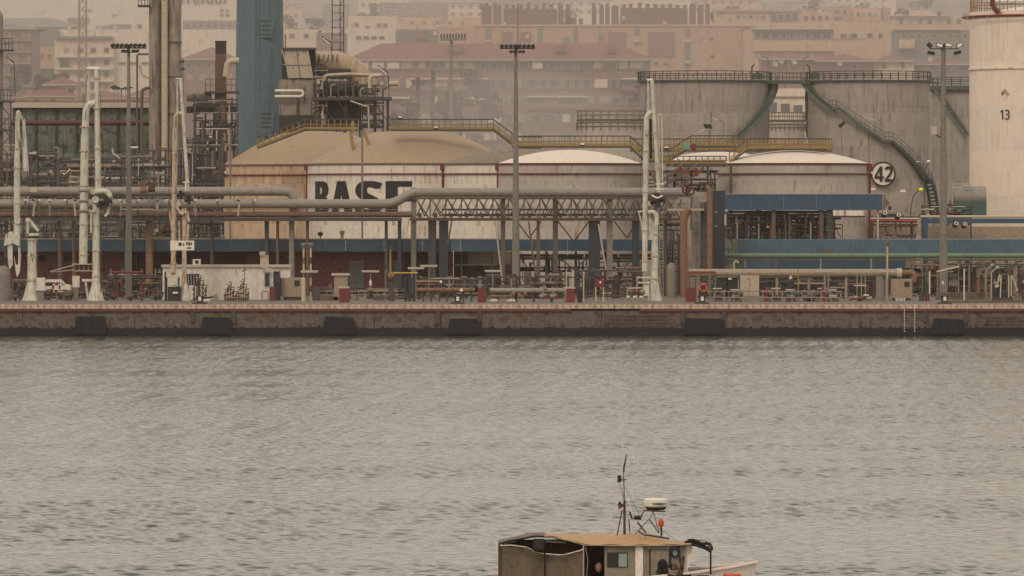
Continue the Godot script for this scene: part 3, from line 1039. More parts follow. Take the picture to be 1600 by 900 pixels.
	for i in far.size():
		var f: Array = far[i]
		town("hilltop_house", "%s hazy house far up the hill %s" % [["white", "cream", "tan", "grey", "wide cream", "dark grey"][i % 6], fn[i]], "house", (f[0] + f[1]) / 2.0, 1700.0 + 70.0 * (i % 4), "hazy houses along the hilltop")
		wall(f[0], f[1], f[2], fm[i % 6], 14.0)
		if i % 2 == 0: hip_roof(f[0], f[1], f[2], f[2] - 6, 14.0, "tile_roof" if i % 4 else "town_grey", 2.0)
		for k in int((f[1] - f[0]) / 14.0):
			for r in 2: win(f[0] + 4 + 14 * k, f[2] + 5 + r * 12, f[0] + 11 + 14 * k, f[2] + 11 + r * 12)
	# trees
	var tree_at := [[653, 128, 10, 900, "slim"], [676, 118, 9, 905, "slim"], [720, 132, 7, 890, "slim"], [742, 118, 24, 915, "round"], [700, 150, 20, 880, "round"], [630, 168, 26, 870, "round"], [770, 150, 18, 900, "round"], [1003, 118, 16, 900, "round"],
		[576, 10, 20, 1400, "round"], [466, 28, 26, 1180, "round"], [497, 34, 20, 1190, "round"], [30, 108, 18, 900, "round"], [92, 116, 16, 890, "round"], [66, 122, 12, 885, "round"], [1352, 6, 22, 1350, "round"], [1407, 18, 12, 1200, "round"], [1120, 22, 9, 1120, "round"], [1440, 4, 22, 1400, "round"], [1265, 2, 20, 1500, "round"], [880, -2, 26, 1500, "round"]]
	var where := ["in the smoke left of the crown headed pylon", "beside the first slim tree", "right of the crown headed pylon", "broad, before the middle of the brick apartment block", "low, in front of the two slim trees", "low, right of the burner platform", "before the right half of the brick apartment block", "left of the first grey tank",
		"left of the long blue grey block", "above the cream house", "right of the tree above the cream house", "before the brown apartment tower", "under the pale balcony block", "before the arched house", "over the stepped orange houses", "between stepped houses and villa", "beside the last chimney bank", "over the long villa", "over the upper tan house", "over the middle chimney banks"]
	for i in tree_at.size():
		var a: Array = tree_at[i]
		town("slim_tree" if a[4] == "slim" else "broad_tree", "%s dull green tree %s" % ["tall slim" if a[4] == "slim" else "round", where[i]], "tree", a[0], a[3], "trees among the town houses")
		tree(a[0], a[1], a[2], a[4] == "slim")

func tree(x: float, top: float, r: float, slim: bool):
	var h := mt(foot() - top)
	var hw := mt(r)
	p("trunk", "bark")
	rod(Vector3(0, -0.3, 0), Vector3(0, h * 0.75, 0), 0.28, 0.08, 7)
	for k in 4:
		var g := rng.randf() * TAU
		rod(Vector3(0, h * (0.35 + 0.1 * k), 0), Vector3(cos(g) * hw * 0.6, h * (0.5 + 0.1 * k), sin(g) * hw * 0.6), 0.1, 0.03, 5)
	p("crown", "foliage_dark" if slim else "foliage")
	var n := 650
	var low := h * (0.12 if slim else maxf(0.1, 1.0 - 2.3 * hw / h))
	var blobs := []
	for k in 9:
		var g := rng.randf() * TAU
		var f := rng.randf()
		blobs.append(Vector3(cos(g) * hw * 0.55 * (0.4 if slim else 1.0), lerpf(low, h, f), sin(g) * hw * 0.55))
	for i in n:
		var c: Vector3 = blobs[i % 9]
		var o := Vector3(rng.randfn(), rng.randfn(), rng.randfn()).normalized() * pow(rng.randf(), 0.4)
		var q := c + o * Vector3(hw * (0.5 if not slim else 0.65), (h - low) * 0.17, hw * 0.5)
		q.y = minf(q.y, h)
		var taper := 1.0 - 0.7 * clampf((q.y - low) / (h - low), 0, 1) if slim else 1.0
		q.x *= taper
		q.z *= taper
		var u := Vector3(rng.randfn(), rng.randfn(), rng.randfn()).normalized() * rng.randf_range(0.14, 0.34)
		var w := u.cross(Vector3(rng.randfn(), rng.randfn(), rng.randfn())).normalized() * rng.randf_range(0.10, 0.26)
		face(q - u - w, q + u - w, q + u + w, q - u + w)

# ---------------------------------------------------------------- tanks
func tank(called: String, label: String, cx: float, r: float, rim: float, apex: float, d: float, shell: String, roof: String, group: String, flat := 2.0, roof_rings := true):
	thing(called, label, "tank", cx, d, group)
	var R := mt(r)
	var h := mt(ground_row(d) - rim)
	for k in 6:   # plate courses
		p("shell_course", shell if k % 2 == 0 else shell + "_two")
		lathe(Vector3.ZERO, [[R - 0.012 * (k % 2), h * k / 6.0 - 0.2 * float(k == 0)], [R - 0.012 * (k % 2), h * (k + 1) / 6.0]], 72)
	p("roof", roof)
	var up := mt(rim - apex)
	if roof == "tan_roof": lathe(Vector3(0, h, 0), [[R + 0.06, 0.0], [R * 0.66, up * 0.56], [R * 0.37, up * 0.93], [0.01, up]], 72)
	else: dome(Vector3(0, h, 0), R + 0.06, up, flat)
	p("rim", "maroon" if roof == "white_roof" else "brown_steel")
	lathe(Vector3(0, h, 0), [[R + 0.02, -0.14], [R + 0.10, -0.14], [R + 0.10, 0.03], [R + 0.02, 0.05]], 72)
	if roof_rings:
		p("sprinkler_ring", "dull_red")
		torus(Vector3(0, h - mt(16.0), 0), Vector3.UP, R + 0.14, 0.085, 72, 6)
		p("shell_seam", shell)
		for k in 4: torus(Vector3(0, h * (0.2 + 0.19 * k), 0), Vector3.UP, R + 0.001, 0.02, 64, 4)

func dome(c: Vector3, R: float, up: float, bend: float, n := 72):   # shallow roof, height falls as the radius to the power bend
	var k := V.size()
	for i in 11:
		var f := i / 10.0
		var slope := up * bend * pow(f, bend - 1.0) / R
		for j in n + 1:
			var g := TAU * j / n
			V.append(c + Vector3(cos(g) * R * f, up * (1.0 - pow(f, bend)), sin(g) * R * f))
			NV.append(Vector3(cos(g) * slope, 1.0, sin(g) * slope).normalized())
	for i in 10:
		for j in n:
			var q := k + i * (n + 1) + j
			IX.append_array([q, q + 1, q + n + 2, q, q + n + 2, q + n + 1])

func foam_riser(x: float, d: float, label: String, down: float):
	thing("foam_riser", label, "pipe", x, d, "red foam risers between the tanks", down)
	p("riser_pipe", "red")
	t(x, down, x, 262, 2.0)
	p("foam_box", "red")
	b(x - 4.5, 256, x + 4, 266, 0.7, -0.3)
	p("valve", "white")
	t(x - 3, 268, x + 4, 270, 1.7)
	p("lower_valve", "dark")
	t(x - 1, 272, x + 4, 275, 2.0)

func ring_rail(cx: float, R: float, y: float, called := "handrail", n := 40, m := "dark_steel", high := 1.08):   # metres, height y above the base of the thing
	for k in n:
		p("rail_post", m)
		var g := TAU * k / n
		var o := Vector3(cos(g) * R, y, sin(g) * R)
		rod(o, o + Vector3(0, high, 0), 0.055, -1, 5, false)
	for hh in [high, high * 0.52]:
		p(called, m)
		torus(Vector3(0, y + hh, 0), Vector3.UP, R, 0.05, 60, 5)

func tank_stair(R: float, steps: Array, m := "green_paint"):   # [[angle in degrees from the lens side, height], ...]
	for i in steps.size() - 1:
		var a0: float = deg_to_rad(steps[i][0])
		var a1: float = deg_to_rad(steps[i + 1][0])
		var n := maxi(2, int(absf(a1 - a0) * R / 0.9))
		p("stair_stringer", m)
		for k in n:
			for rr in [0.15, 1.0]:
				var q := []
				for f in [float(k) / n, float(k + 1) / n]:
					var g := lerpf(a0, a1, f)
					q.append(Vector3(sin(g) * (R + rr), lerpf(steps[i][1], steps[i + 1][1], f), cos(g) * (R + rr)))
				bar(q[0], q[1], 0.32, 0.08)
		p("stair_treads", m)
		for k in n * 3:
			var f := (k + 0.5) / (n * 3.0)
			var g := lerpf(a0, a1, f)
			var y := lerpf(steps[i][1], steps[i + 1][1], f)
			bar(Vector3(sin(g) * (R + 0.15), y, cos(g) * (R + 0.15)), Vector3(sin(g) * (R + 1.0), y, cos(g) * (R + 1.0)), 0.24, 0.06)
		p("stair_rail", m)
		var last := [Vector3.ZERO, Vector3.ZERO]
		for k in n + 1:
			var f := float(k) / n
			var g := lerpf(a0, a1, f)
			var o := Vector3(sin(g) * (R + 1.0), lerpf(steps[i][1], steps[i + 1][1], f), cos(g) * (R + 1.0))
			rod(o, o + Vector3(0, 1.05, 0), 0.035, -1, 5, false)
			for j in 2:
				var e := o + Vector3(0, 1.05 - 0.5 * j, 0)
				if k > 0: rod(last[j], e, 0.035, -1, 5, false)
				last[j] = e

func make_tanks():
	tank("storage_tank", "leftmost storage tank with rust stained shell and tan cone roof", 494, 146, 258, 204, 638, "rust_tank", "tan_roof", "")
	tank("storage_tank", "widest storage tank with big black lettering and tan cone roof", 645, 165, 256.5, 203, 614, "cream_tank", "tan_roof", "", 1.9)
	var R := mt(165)
	p("lettering", "print_navy")
	var h := mt(ground_row(614.0) - 256.5)
	var spans := [["B", -65.4, -50.6], ["A", -49.0, -32.6], ["S", -31.6, -15.4], ["F", -13.7, 0.6]]
	for sp in spans:
		for k in 3: curved_letter(sp[0], R + 0.03 + 0.004 * k, deg_to_rad(sp[1] + 1.1 * k), deg_to_rad(sp[2] - 2.2 + 1.1 * k), h - mt(27.0) - 3.55, h - mt(27.0))
	tank("storage_tank", "cream storage tank with sooty dark roof between the lettered tank and the white roofed tank", 801, 108, 256, 232, 597, "cream_tank", "dark_roof", "")
	tank("storage_tank", "storage tank with white roof behind the truss bridge and flood light mast", 890, 113, 256, 234, 582, "pale_tank", "white_roof", "")
	tank("storage_tank", "storage tank with white roof above the short blue canopy", 1240, 118, 256, 235, 582, "pale_tank", "white_roof", "")
	tank("storage_tank", "half hidden storage tank of which only a white roof slope shows behind the stairs", 1122, 96, 252, 237, 598, "pale_tank", "white_roof", "")
	foam_riser(349, 628, "red foam riser at the left edge of the leftmost tank", 300)
	foam_riser(480, 613, "red foam riser where the rust stained tank meets the lettered tank", 376)
	foam_riser(692, 596, "red foam riser right of the black lettering", 300)
	foam_riser(778, 581, "red foam riser left of the white roofed tank", 300)
	foam_riser(1359, 580, "red foam riser left of the number 42 disc", 376)
	# tall grey tanks
	for k in 2:
		var cx: float = [1101.0, 1357.0][k]
		var r: float = [101.0, 95.0][k]
		tank("grey_tank", ["tall grey tank on the left with a stair down its right flank", "tall grey tank with a zigzag stair and the number 42 disc"][k], cx, r, 127, 123, 692, "grey_tank", "grey_tank", "tall grey tanks", 2.0, false)
		var hh := mt(ground_row(692) - 127)
		p("top_walkway", "green_paint")
		lathe(Vector3(0, hh, 0), [[mt(r), -0.12], [mt(r) + 0.35, -0.12], [mt(r) + 0.35, 0.06], [mt(r) - 0.5, 0.06]], 64)
		ring_rail(cx, mt(r) + 0.22, hh, "handrail", 44)
		p("shell_seam", "grey_tank")
		for j in 7: torus(Vector3(0, hh * (0.12 + 0.125 * j), 0), Vector3.UP, mt(r) + 0.001, 0.02, 64, 4)
		p("vent_cluster", "green_paint")
		var vx: float = [1178.0, 1268.0][k]
		for j in 3: t(vx + j * 5, 124, vx + j * 5, 115 - j % 2 * 3, 2.2, -1.0)
		p("stand_pipe", "brown_steel")
		pl([[[1174.0, 1264.0][k], 125, -1.5], [[1174.0, 1264.0][k], 104, -1.5], [[1178.0, 1259.0][k], 102, -1.5]], 1.4)
		var up := func(row: float) -> float: return mt(ground_row(692) - row)
		if k == 0: tank_stair(mt(r), [[84, up.call(131)], [26, up.call(216)], [14, up.call(240)]])
		else: tank_stair(mt(r), [[-78, up.call(128)], [-38, up.call(172)], [-31, up.call(172)], [10, up.call(222)], [17, up.call(222)], [56, up.call(280)], [61, up.call(283)], [86, up.call(335)]])
		if k == 1:
			p("wind_girder_pipe", "green_paint")
			pl([[1262, 130], [1260, 150], [1262, 215]], 2.6)
	tank("grey_tank", "far grey tank mostly hidden behind the white tank number 13", 1556, 100, 136, 132, 725, "grey_tank", "grey_tank", "tall grey tanks", 2.0, false)
	var hc := mt(ground_row(725) - 136)
	p("top_walkway", "green_paint")
	lathe(Vector3(0, hc, 0), [[mt(100), -0.5], [mt(100) + 0.6, -0.5], [mt(100) + 0.6, 0.06], [mt(100) - 0.5, 0.06]], 64)
	ring_rail(1556, mt(100) + 0.5, hc, "handrail", 40)
	tank_stair(mt(100), [[-62, hc - 0.4], [-30, hc - mt(74)]])
	# catwalk between the grey tanks
	thing("catwalk", "green catwalk with railings bridging the two tall grey tanks", "catwalk", 1230, 690, "", 130)
	p("walkway_deck", "green_paint")
	b(1196, 128, 1266, 131, 1.2, -0.6)
	for k in 12:
		p("rail_post", "dark_steel")
		t(1200 + k * 5.6, 128, 1200 + k * 5.6, 114, 0.5, -0.6, -999, -1, 5)
	for y in [114.0, 121.0]:
		p("handrail", "dark_steel")
		t(1196, y, 1266, y, 0.55, -0.6, -999, -1, 5)
	p("toe_plate", "green_paint")
	b(1196, 125.5, 1266, 128.2, 0.05, -0.62)
	# the number disc of the grey tank
	thing("number_disc", "round white disc with black ring reading 42 on the grey tank", "sign", 1380, 684.2, "", 272)
	p("disc", "sign_white")
	disc(1380, 272, 18.4, 0.1, -0.02, 32)
	p("ring", "print_black")
	torus(W(1380, 272, -0.03), Vector3(0, 0, 1), mt(18.4), 0.1, 40, 6)
	p("lettering", "print_black")
	letters("42", mt(24), W(1381, 272.5, -0.12), 0.06, true, 0.82)
	# white tank at the right edge
	tank("white_tank", "big white tank at the right edge with rust streaks and the number 13", 1646, 131, 27, 8, 612, "white_tank", "white_roof", "", 2.0, false)
	var R13 := mt(131)
	var h13 := mt(ground_row(612) - 27)
	p("upper_ring_pipe", "red_pole")
	torus(Vector3(0, h13 + 0.0, 0), Vector3.UP, R13 + 0.75, 0.09, 72, 6)
	for k in 20:
		p("pipe_bracket", "grey_steel")
		var g := TAU * k / 20
		rod(Vector3(cos(g) * R13, h13 - 0.1, sin(g) * R13), Vector3(cos(g) * (R13 + 0.75), h13 - 0.06, sin(g) * (R13 + 0.75)), 0.05, -1, 5)
	p("stiffening_ring", "cream_tank")
	lathe(Vector3(0, h13 - mt(82), 0), [[R13, -0.06], [R13 + 0.16, -0.06], [R13 + 0.16, 0.10], [R13, 0.10]], 72)
	ring_rail(1646, R13 - 0.1, h13 + 0.45, "handrail", 56, "yellow_rail", 1.3)
	p("curb", "white_tank")
	lathe(Vector3(0, h13, 0), [[R13 - 0.02, 0.0], [R13 - 0.02, 0.5]], 72)
	p("elbow_pipe", "dull_red")
	var g13 := deg_to_rad(-46)
	var o13 := Vector3(sin(g13) * (R13 + 0.4), 0, cos(g13) * (R13 + 0.4))
	pipe([o13 + Vector3(-0.35, h13 + 2.6, 0), o13 + Vector3(-0.3, h13 + 0.9, 0), o13 + Vector3(0.35, h13 + 0.25, 0.1)], 0.26)
	p("number", "print_black")
	var gn := deg_to_rad(-40.0)
	letters("13", mt(15.0), Vector3(sin(gn) * (R13 + 0.03), mt(ground_row(612) - 181), cos(gn) * (R13 + 0.03)), 0.08, false, 0.86, gn)
	p("hazard_diamond", "grey_steel")
	var up13 := mt(ground_row(612) - 148)
	var cn := Vector3(sin(gn) * (R13 + 0.05), up13, cos(gn) * (R13 + 0.05))
	var rt := Vector3(cos(gn), 0, -sin(gn))
	var dm := [["hazard_diamond", "sign_white", 0.0, -1.0], ["red_quarter", "pale_rose", 0.0, 0.5], ["blue_quarter", "town_grey", -0.5, 0.0], ["yellow_quarter", "town_orange", 0.5, 0.0]]
	for q in dm:
		p(q[0], q[1])
		var sz := 0.56 if q[3] == -1.0 else 0.25
		var c: Vector3 = cn + rt * q[2] * 0.52 + Vector3(0, maxf(q[3], 0.0) * 0.52, 0) + Vector3(sin(gn), 0, cos(gn)) * (0.0 if q[3] == -1.0 else 0.02)
		face(c - Vector3(0, sz, 0), c + rt * sz, c + Vector3(0, sz, 0), c - rt * sz)
	# white tops of small tanks far between the grey ones
	var small := [[958, 56, 187, 640, "low white tank with a railed top left of the tall grey tank"], [1228, 30, 188, 735, "low white tank with a railed top seen between the grey tanks"]]
	for q in small:
		tank("railed_tank", q[4], q[0], q[1], q[2], q[2] - 2, q[3], "pale_tank", "grey_tank", "low white tanks with railed tops", 2.0, false)
		ring_rail(q[0], mt(q[1]), mt(ground_row(q[3]) - q[2]), "handrail", 26, "grey_steel", 1.0)
		ring_rail(q[0], mt(q[1]) + 0.1, mt(ground_row(q[3]) - q[2] - 17.0), "lower_rail", 26, "grey_steel", 0.9)

func curved_letter(ch: String, R: float, a0: float, a1: float, y0: float, y1: float):   # one letter bent round the shell of the tank
	var tm := TextMesh.new()
	var fo := SystemFont.new()
	fo.font_names = PackedStringArray(["Droid Sans"])
	fo.font_weight = 700
	var fv := FontVariation.new()
	fv.base_font = fo
	tm.font = fv
	tm.text = ch
	tm.font_size = 64
	tm.pixel_size = 1.0 / 64
	tm.depth = 0.0
	var a := tm.get_mesh_arrays()
	var v: PackedVector3Array = a[Mesh.ARRAY_VERTEX]
	var ids: PackedInt32Array = a[Mesh.ARRAY_INDEX]
	var nn: PackedVector3Array = a[Mesh.ARRAY_NORMAL]
	var lo := Vector2(99, 99)
	var hi := Vector2(-99, -99)
	for q in v:
		lo = lo.min(Vector2(q.x, q.y))
		hi = hi.max(Vector2(q.x, q.y))
	var todo := []
	for i in range(0, ids.size(), 3):
		if nn[ids[i]].z > 0.5:
			var f := []
			for k in 3:
				var q := v[ids[i + k]]
				f.append(Vector2(lerpf(a0, a1, (q.x - lo.x) / (hi.x - lo.x)), lerpf(y0, y1, (q.y - lo.y) / (hi.y - lo.y))))
			todo.append(f)
	while todo.size() > 0:
		var f: Array = todo.pop_back()
		var longest := 0
		var most := 0.0
		for k in 3:
			var w: float = absf(f[k].x - f[(k + 1) % 3].x)
			if w > most:
				most = w
				longest = k
		if most > 0.03:
			var m: Vector2 = (f[longest] + f[(longest + 1) % 3]) / 2.0
			var o: Vector2 = f[(longest + 2) % 3]
			todo.append([f[longest], m, o])
			todo.append([m, f[(longest + 1) % 3], o])
		else:
			var k := V.size()
			for q in f:
				V.append(Vector3(sin(q.x) * R, q.y, cos(q.x) * R))
				NV.append(Vector3(sin(q.x), 0, cos(q.x)))
			IX.append_array([k, k + 1, k + 2])

# ---------------------------------------------------------------- process plant behind the racks
func rails(x0: float, x1: float, y: float, high := 15.0, step := 6.0, m := "dark_steel", dz := 0.0, r := 0.55):
	var x := x0
	while x <= x1 + 0.1:
		p("rail_post", m)
		t(x, y, x, y - high, r, dz, -999, -1, 5)
		x += step
	for f in [1.0, 0.5]:
		p("handrail", m)
		t(x0, y - high * f, x1, y - high * f, r, dz, -999, -1, 5)

func lamp_stick(x0: float, y0: float, x1: float, y1: float, x2: float, y2: float, label: String, d: float):   # slanting tube lamp on a thin pole whose foot is x2, y2
	thing("tube_lamp", label, "lamp", x2, d, "slanting tube lamps on thin poles", y2)
	p("pole", "dark_steel")
	t(x2, y2, x1, y1, 0.6, 0.0, -999, -1, 6)
	p("housing", "dark_steel")
	beam(x0, y0 - 1.0, x1, y1 - 1.0, 2.4, 0.2)
	p("tube", "lamp_white")
	t(x0 + 1.5, y0 + 1.0, x1 - 1.5, y1 + 0.6, 1.3, -0.02, -999, -1, 8)

func make_process_plant():
	# long green shed on the left
	thing("green_shed", "long mottled green shed with white roof edge behind the pipe racks", "building", 125, 648)
	p("wall", "green_sheet")
	b(20, 168.6, 232, ground_row(648) + 2, 14.0)
	p("roof", "slab_white")
	b(18, 160, 234, 168.5, 15.0, -0.9)
	p("roof_line", "red_pole")
	b(18, 158.4, 234, 160, 0.4, -0.85)
	for k in 9:
		p("wall_panel", "green_sheet")
		b(14 + k * 22.5, 197, 35.5 + k * 22.5, 236, 0.3, -0.08)
	p("ledge_pipe", "green_sheet")
	b(18, 240, 234, 246, 0.5, -0.6)
	for k in 7:
		p("column", "dark_steel")
		b(22 + k * 32, 174, 25 + k * 32, ground_row(648), 0.4, -0.5)
	single("red_header_pipe", "maroon", "thick dull red pipe running along the green shed", "pipe", 130, 645, "", 192)
	t(18, 192, 236, 192, 4.2)
	# column at the left edge
	thing("edge_column", "dark process column at the left edge with two railed platforms", "column", -6, 604)
	p("shell", "column_shell")
	lpx(-6, [[11, ground_row(604)], [11, 24], [8, 18], [3, 14], [0.1, 13]], 0.0, 20)
	for r in [[-20, 21, 80], [-22, 22, 160], [-20, 20, 205]]:
		p("platform", "dark_steel")
		b(r[0], r[2] - 2.5, r[1], r[2], 2.4, -1.2)
		rails(r[0] + 24, r[1], r[2] - 2.5, 17, 5.5, "dark_steel", -1.2)
	for k in 8:
		p("lattice_brace", "dark_steel")
		t(2 + (k % 2) * 15, 165 + k * 16, 17 - (k % 2) * 15, 181 + k * 16, 0.8, -0.8, -999, -1, 5)
	for x in [3, 18]:
		p("lattice_post", "dark_steel")
		b(x - 1, 160, x + 1, ground_row(604), 0.2, -0.8)
	# the tall brown column pair
	thing("tall_column", "tall brown twin process column running out of the top of the picture", "column", 258, 641)
	p("rear_shell", "column_shell")
	cyl(258, ground_row(641), -60, 17.0, 2.4, -1, 24)
	p("left_shell", "column_shell")
	cyl(242, ground_row(641), -60, 9.5, 0.3, -1, 24)
	p("middle_riser", "insulation")
	cyl(258, 330, -60, 5.0, -1.0, -1, 16)
	p("right_shell", "column_shell")
	cyl(272, ground_row(641), -60, 11.5, 0.0, -1, 24)
	for y in [66, 120, 178, 236, 290]:
		p("flange_band", "brown_steel")
		lpx(272, [[11.6, y + 2], [12.4, y + 2], [12.4, y - 1], [11.6, y - 1]])
	p("platform", "dark_steel")
	b(216, 8, 234, 11, 2.0, -1.2)
	rails(217, 233, 8, 15, 5, "dark_steel", -1.2)
	p("side_pipe", "brown_steel")
	pl([[233, 85, -0.8], [215, 85, -0.8], [215, 262, -0.8]], 1.6)
	p("hooked_pipe", "brown_steel")
	pl([[236, 137, -0.8], [223, 139, -0.8], [222, 170, -0.8], [222, 262, -0.8]], 2.6, 4.0)
	p("goose_neck", "insulation")
	pl([[219, 102, -0.8], [223, 118, -0.8], [233, 122, -0.8]], 1.8)
	p("ladder", "dark_steel")
	for x in [284.5, 287.5]: t(x, 300, x, 90, 0.4, -0.6, -999, -1, 5)
	for k in 52: t(284.5, 298 - k * 4, 287.5, 298 - k * 4, 0.3, -0.6, -999, -1, 5)
	for q in [[284, 96], [286, 108], [281, 140]]:
		p("nozzle", "dark_steel")
		t(q[0] - 3, q[1], q[0] + 3, q[1], 1.8, -0.7)
	p("vessel_skirt", "brown_steel")
	lpx(258, [[29, ground_row(641)], [26, 330], [25, 290]])
	# rusty stub stack with dark collar
	thing("rusty_stack", "short rusty stack with a blackened top, between brown column and blue stack", "chimney", 345, 648)
	p("flue", "rusty_pipe")
	lpx(345, [[9.5, ground_row(648)], [9.0, 100], [8.5, 84]])
	p("black_top", "sooty")
	lpx(345, [[8.7, 84], [8.7, 66], [9.4, 66], [9.4, 64], [6, 64]])
	p("platform", "dark_steel")
	b(320, 143, 374, 146, 3.0, -1.5)
	rails(322, 373, 143, 19, 8, "brown_steel", -1.5)
	p("lower_platform", "dark_steel")
	b(305, 211, 370, 214, 3.4, -1.6)
	rails(306, 369, 211, 22, 7, "orange_steel", -1.6)
	p("breeching_duct", "column_shell")
	pl([[292, 152], [330, 152]], 7.0)
	p("cross_duct", "dark_steel")
	b(290, 166, 370, 176, 2.0, 1.6)
	for k in 4:
		p("furnace_leg", "brown_steel")
		b(304 + k * 20, 214, 308 + k * 20, ground_row(648), 0.4, -1.0)
	for k in 3:
		p("furnace_tube", ["column_shell", "navy_steel", "column_shell"][k])
		cyl(314 + k * 18, ground_row(648), 222, 5.5, 0.6)
	p("white_fittings", "slab_white")
	for k in 5: t(296 + k * 7, 165, 299 + k * 7, 165, 1.4, -1.0)
	p("white_sheave", "cream")
	pl([[353, 120, -1.0], [356, 98, -1.0], [366, 95, -1.0], [374, 95, -1.0]], 5.0)
	# blue stack
	thing("blue_stack", "broad blue green chimney stack running out of the top of the picture", "chimney", 406, 684)
	p("flue", "stack_blue")
	var hs := mt(ground_row(684) + 90)
	lathe(Vector3.ZERO, [[mt(41.5), 0], [mt(39.0), hs * 0.45], [mt(35.0), hs]], 40)
	for y in [[30, 60], [174, 214]]:
		p("cage_platform", "stack_blue")
		prism([[408, y[0]], [430, y[0]], [427, y[1]], [409, y[1]]], 0.5, -2.95)
		s("cage_slots", "dark_steel")
		for k in 4: b(410, y[0] + 3 + k * 7, 426, y[0] + 5 + k * 7, 0.1, -3.0)
	p("ladder_rail", "stack_blue")
	for x in [401, 407]: t(x, 235, x, -60, 0.6, -2.9, -999, -1, 5)
	# burner house with sloped glazed panel
	thing("burner_house", "sooty burner house with a sloped four pane panel right of the blue stack", "building", 470, 668)
	p("body", "column_shell")
	b(436, 124, 490, 180, 4.0)
	p("sooty_base", "sooty")
	b(436, 180, 500, ground_row(668), 4.2, -0.1)
	p("back_frame", "sooty")
	b(440, 76, 492, 124, 1.5, 1.5)
	var pan := [[444, 78, 463, 100], [464, 78, 482, 100], [447, 102, 466, 122], [467, 102, 485, 122]]
	for q in pan:
		p("panel", "insulation")
		quadbox([[q[0] + 3, q[3]], [q[2] + 3, q[3]], [q[2], q[1]], [q[0], q[1]]], 0.1, -0.3)
	p("panel_frame", "slab_white")
	for q in [[441, 78, 453, 122], [462, 78, 467, 122], [481, 78, 489, 123]]: beam(q[0], q[1], q[2], q[3], 1.6, 0.2, -0.35)
	beam(443, 101, 486, 101, 1.4, 0.2, -0.35)
	p("roof_ledge", "dark_steel")
	b(442, 74.5, 493, 78, 3.0, -0.6)
	p("post", "dark_steel")
	t(446, 75, 446, 53, 0.9, -0.4)
	p("loop_pipe", "white")
	pl([[430, 142, -0.8], [474, 142, -0.8], [474, 151, -0.8], [430, 151, -0.8]], 2.3, 2.0)
	for k in 6:
		p("downpipe", ["dark_steel", "grey_pipe", "brown_steel"][k % 3])
		t(491 + k * 4.2, 128, 491 + k * 4.2, 215, 1.3, -0.4)
	for k in 5:
		p("hanger", "slab_white")
		b(489 + (k % 2) * 5, 160 + k * 3, 492 + (k % 2) * 5, 162 + k * 3, 0.2, -0.8)
	# hot gas duct
	thing("gas_duct", "fat beige elbow duct coming down from the burner house", "duct", 540, 672, "", 175)
	p("duct_body", "duct")
	pl([[488, 98], [535, 98], [562, 116], [574, 150], [574, 176]], 18.0, 1.6, 20)
	for q in [[504, 98], [522, 98]]:
		p("duct_seam", "insulation")
		torus(W(q[0], q[1]), Vector3.RIGHT, mt(18.1), 0.06, 24, 5)
	p("sooty_saddle", "sooty")
	b(496, 108, 548, 123, 2.0, -1.7)
	p("control_box", "grey_steel")
	b(500, 93, 508, 101, 0.5, -1.9)
	for k in 5:
		p("instrument", "dark_steel")
		t(498 + k * 7, 98, 500 + k * 7, 86, 0.9, -1.6)
	thing("burner_platform", "sooty burner platform crowded with pipes under the beige duct", "platform", 560, 664)
	p("platform_deck", "dark_steel")
	b(488, 152, 612, 157, 3.4, -1.2)
	p("lower_deck", "sooty")
	b(490, 196, 600, 200, 3.4, -0.8)
	rails(545, 610, 152, 32, 9, "dark_steel", -1.2)
	for x in [500, 540, 586, 606]:
		p("leg", "sooty")
		b(x - 2, 157, x + 2, ground_row(664), 0.5, -0.5)
	p("screen", "sooty")
	b(500, 157, 560, 196, 2.0, 1.4)
	p("boiler", "sooty")
	pl([[500, 138], [560, 138]], 12.0)
	p("upper_pipe", "insulation")
	pl([[503, 140, -1], [508, 118, -1], [545, 116, -1], [590, 118, -1]], 2.6)
	p("white_cap_pipe", "cream")
	pl([[578, 138, -1.2], [578, 119, -1.2], [596, 118, -1.2]], 3.4)
	p("round_fan", "grey_pipe")
	disc(597, 131, 8.0, 0.6, -1.3)
	p("fan_cover", "slab_white")
	disc(597, 131, 3.0, 0.2, -1.5)
	p("motor", "insulation")
	t(608, 131, 622, 131, 4.0, -1.0)
	for k in 9:
		p("pipe_drop", ["brown_steel", "grey_pipe", "dark_steel", "rusty_pipe"][k % 4])
		var x := 506.0 + k * 11.5
		pl([[x, 152, -1.25], [x, 128 + (k % 3) * 6, -1.25], [x + 7, 126 + (k % 3) * 6, -1.25]], 1.3)
	for k in 4:
		p("brace", "dark_steel")
		t(500 + k * 28, 157, 526 + k * 28, 196, 0.9, -0.7, -999, -1, 5)
	p("pale_branch", "insulation")
	pl([[548, 158, -1.4], [570, 166, -1.4], [576, 166, -1.4], [577, 205, -1.4]], 1.4)
	lamp_stick(503, 58, 517, 68, 519, 96, "slanting tube lamp above the beige elbow duct", 662)
	lamp_stick(590, 103, 606, 115, 608, 150, "slanting tube lamp above the round fan", 660)
	lamp_stick(11, 91, 22, 100, 24, 150, "slanting tube lamp beside the left edge column", 600)
	lamp_stick(108, 263, 101, 272, 100, 290, "short slanting tube lamp left of the tall twin loading arm", 590)
	# pipework in front of the shed
	thing("vessel_rack", "tangled rack of pipes and vessels in front of the green shed", "pipe rack", 140, 606)
	for k in 9:
		p("post", ["dark_steel", "brown_steel", "grey_steel"][k % 3])
		var x: float = [22, 58, 92, 124, 165, 182, 205, 240, 330][k]
		b(x - 1.6, [238, 236, 232, 250, 246, 240, 250, 252, 236][k], x + 1.6, ground_row(606), 0.4, (k % 3) * 1.2)
	for r in [[10, 260, 246], [10, 350, 285], [60, 260, 262], [0, 350, 318]]:
		p("beam", "dark_steel")
		b(r[0], r[2], r[1], r[2] + 4, 0.4, 0.3)
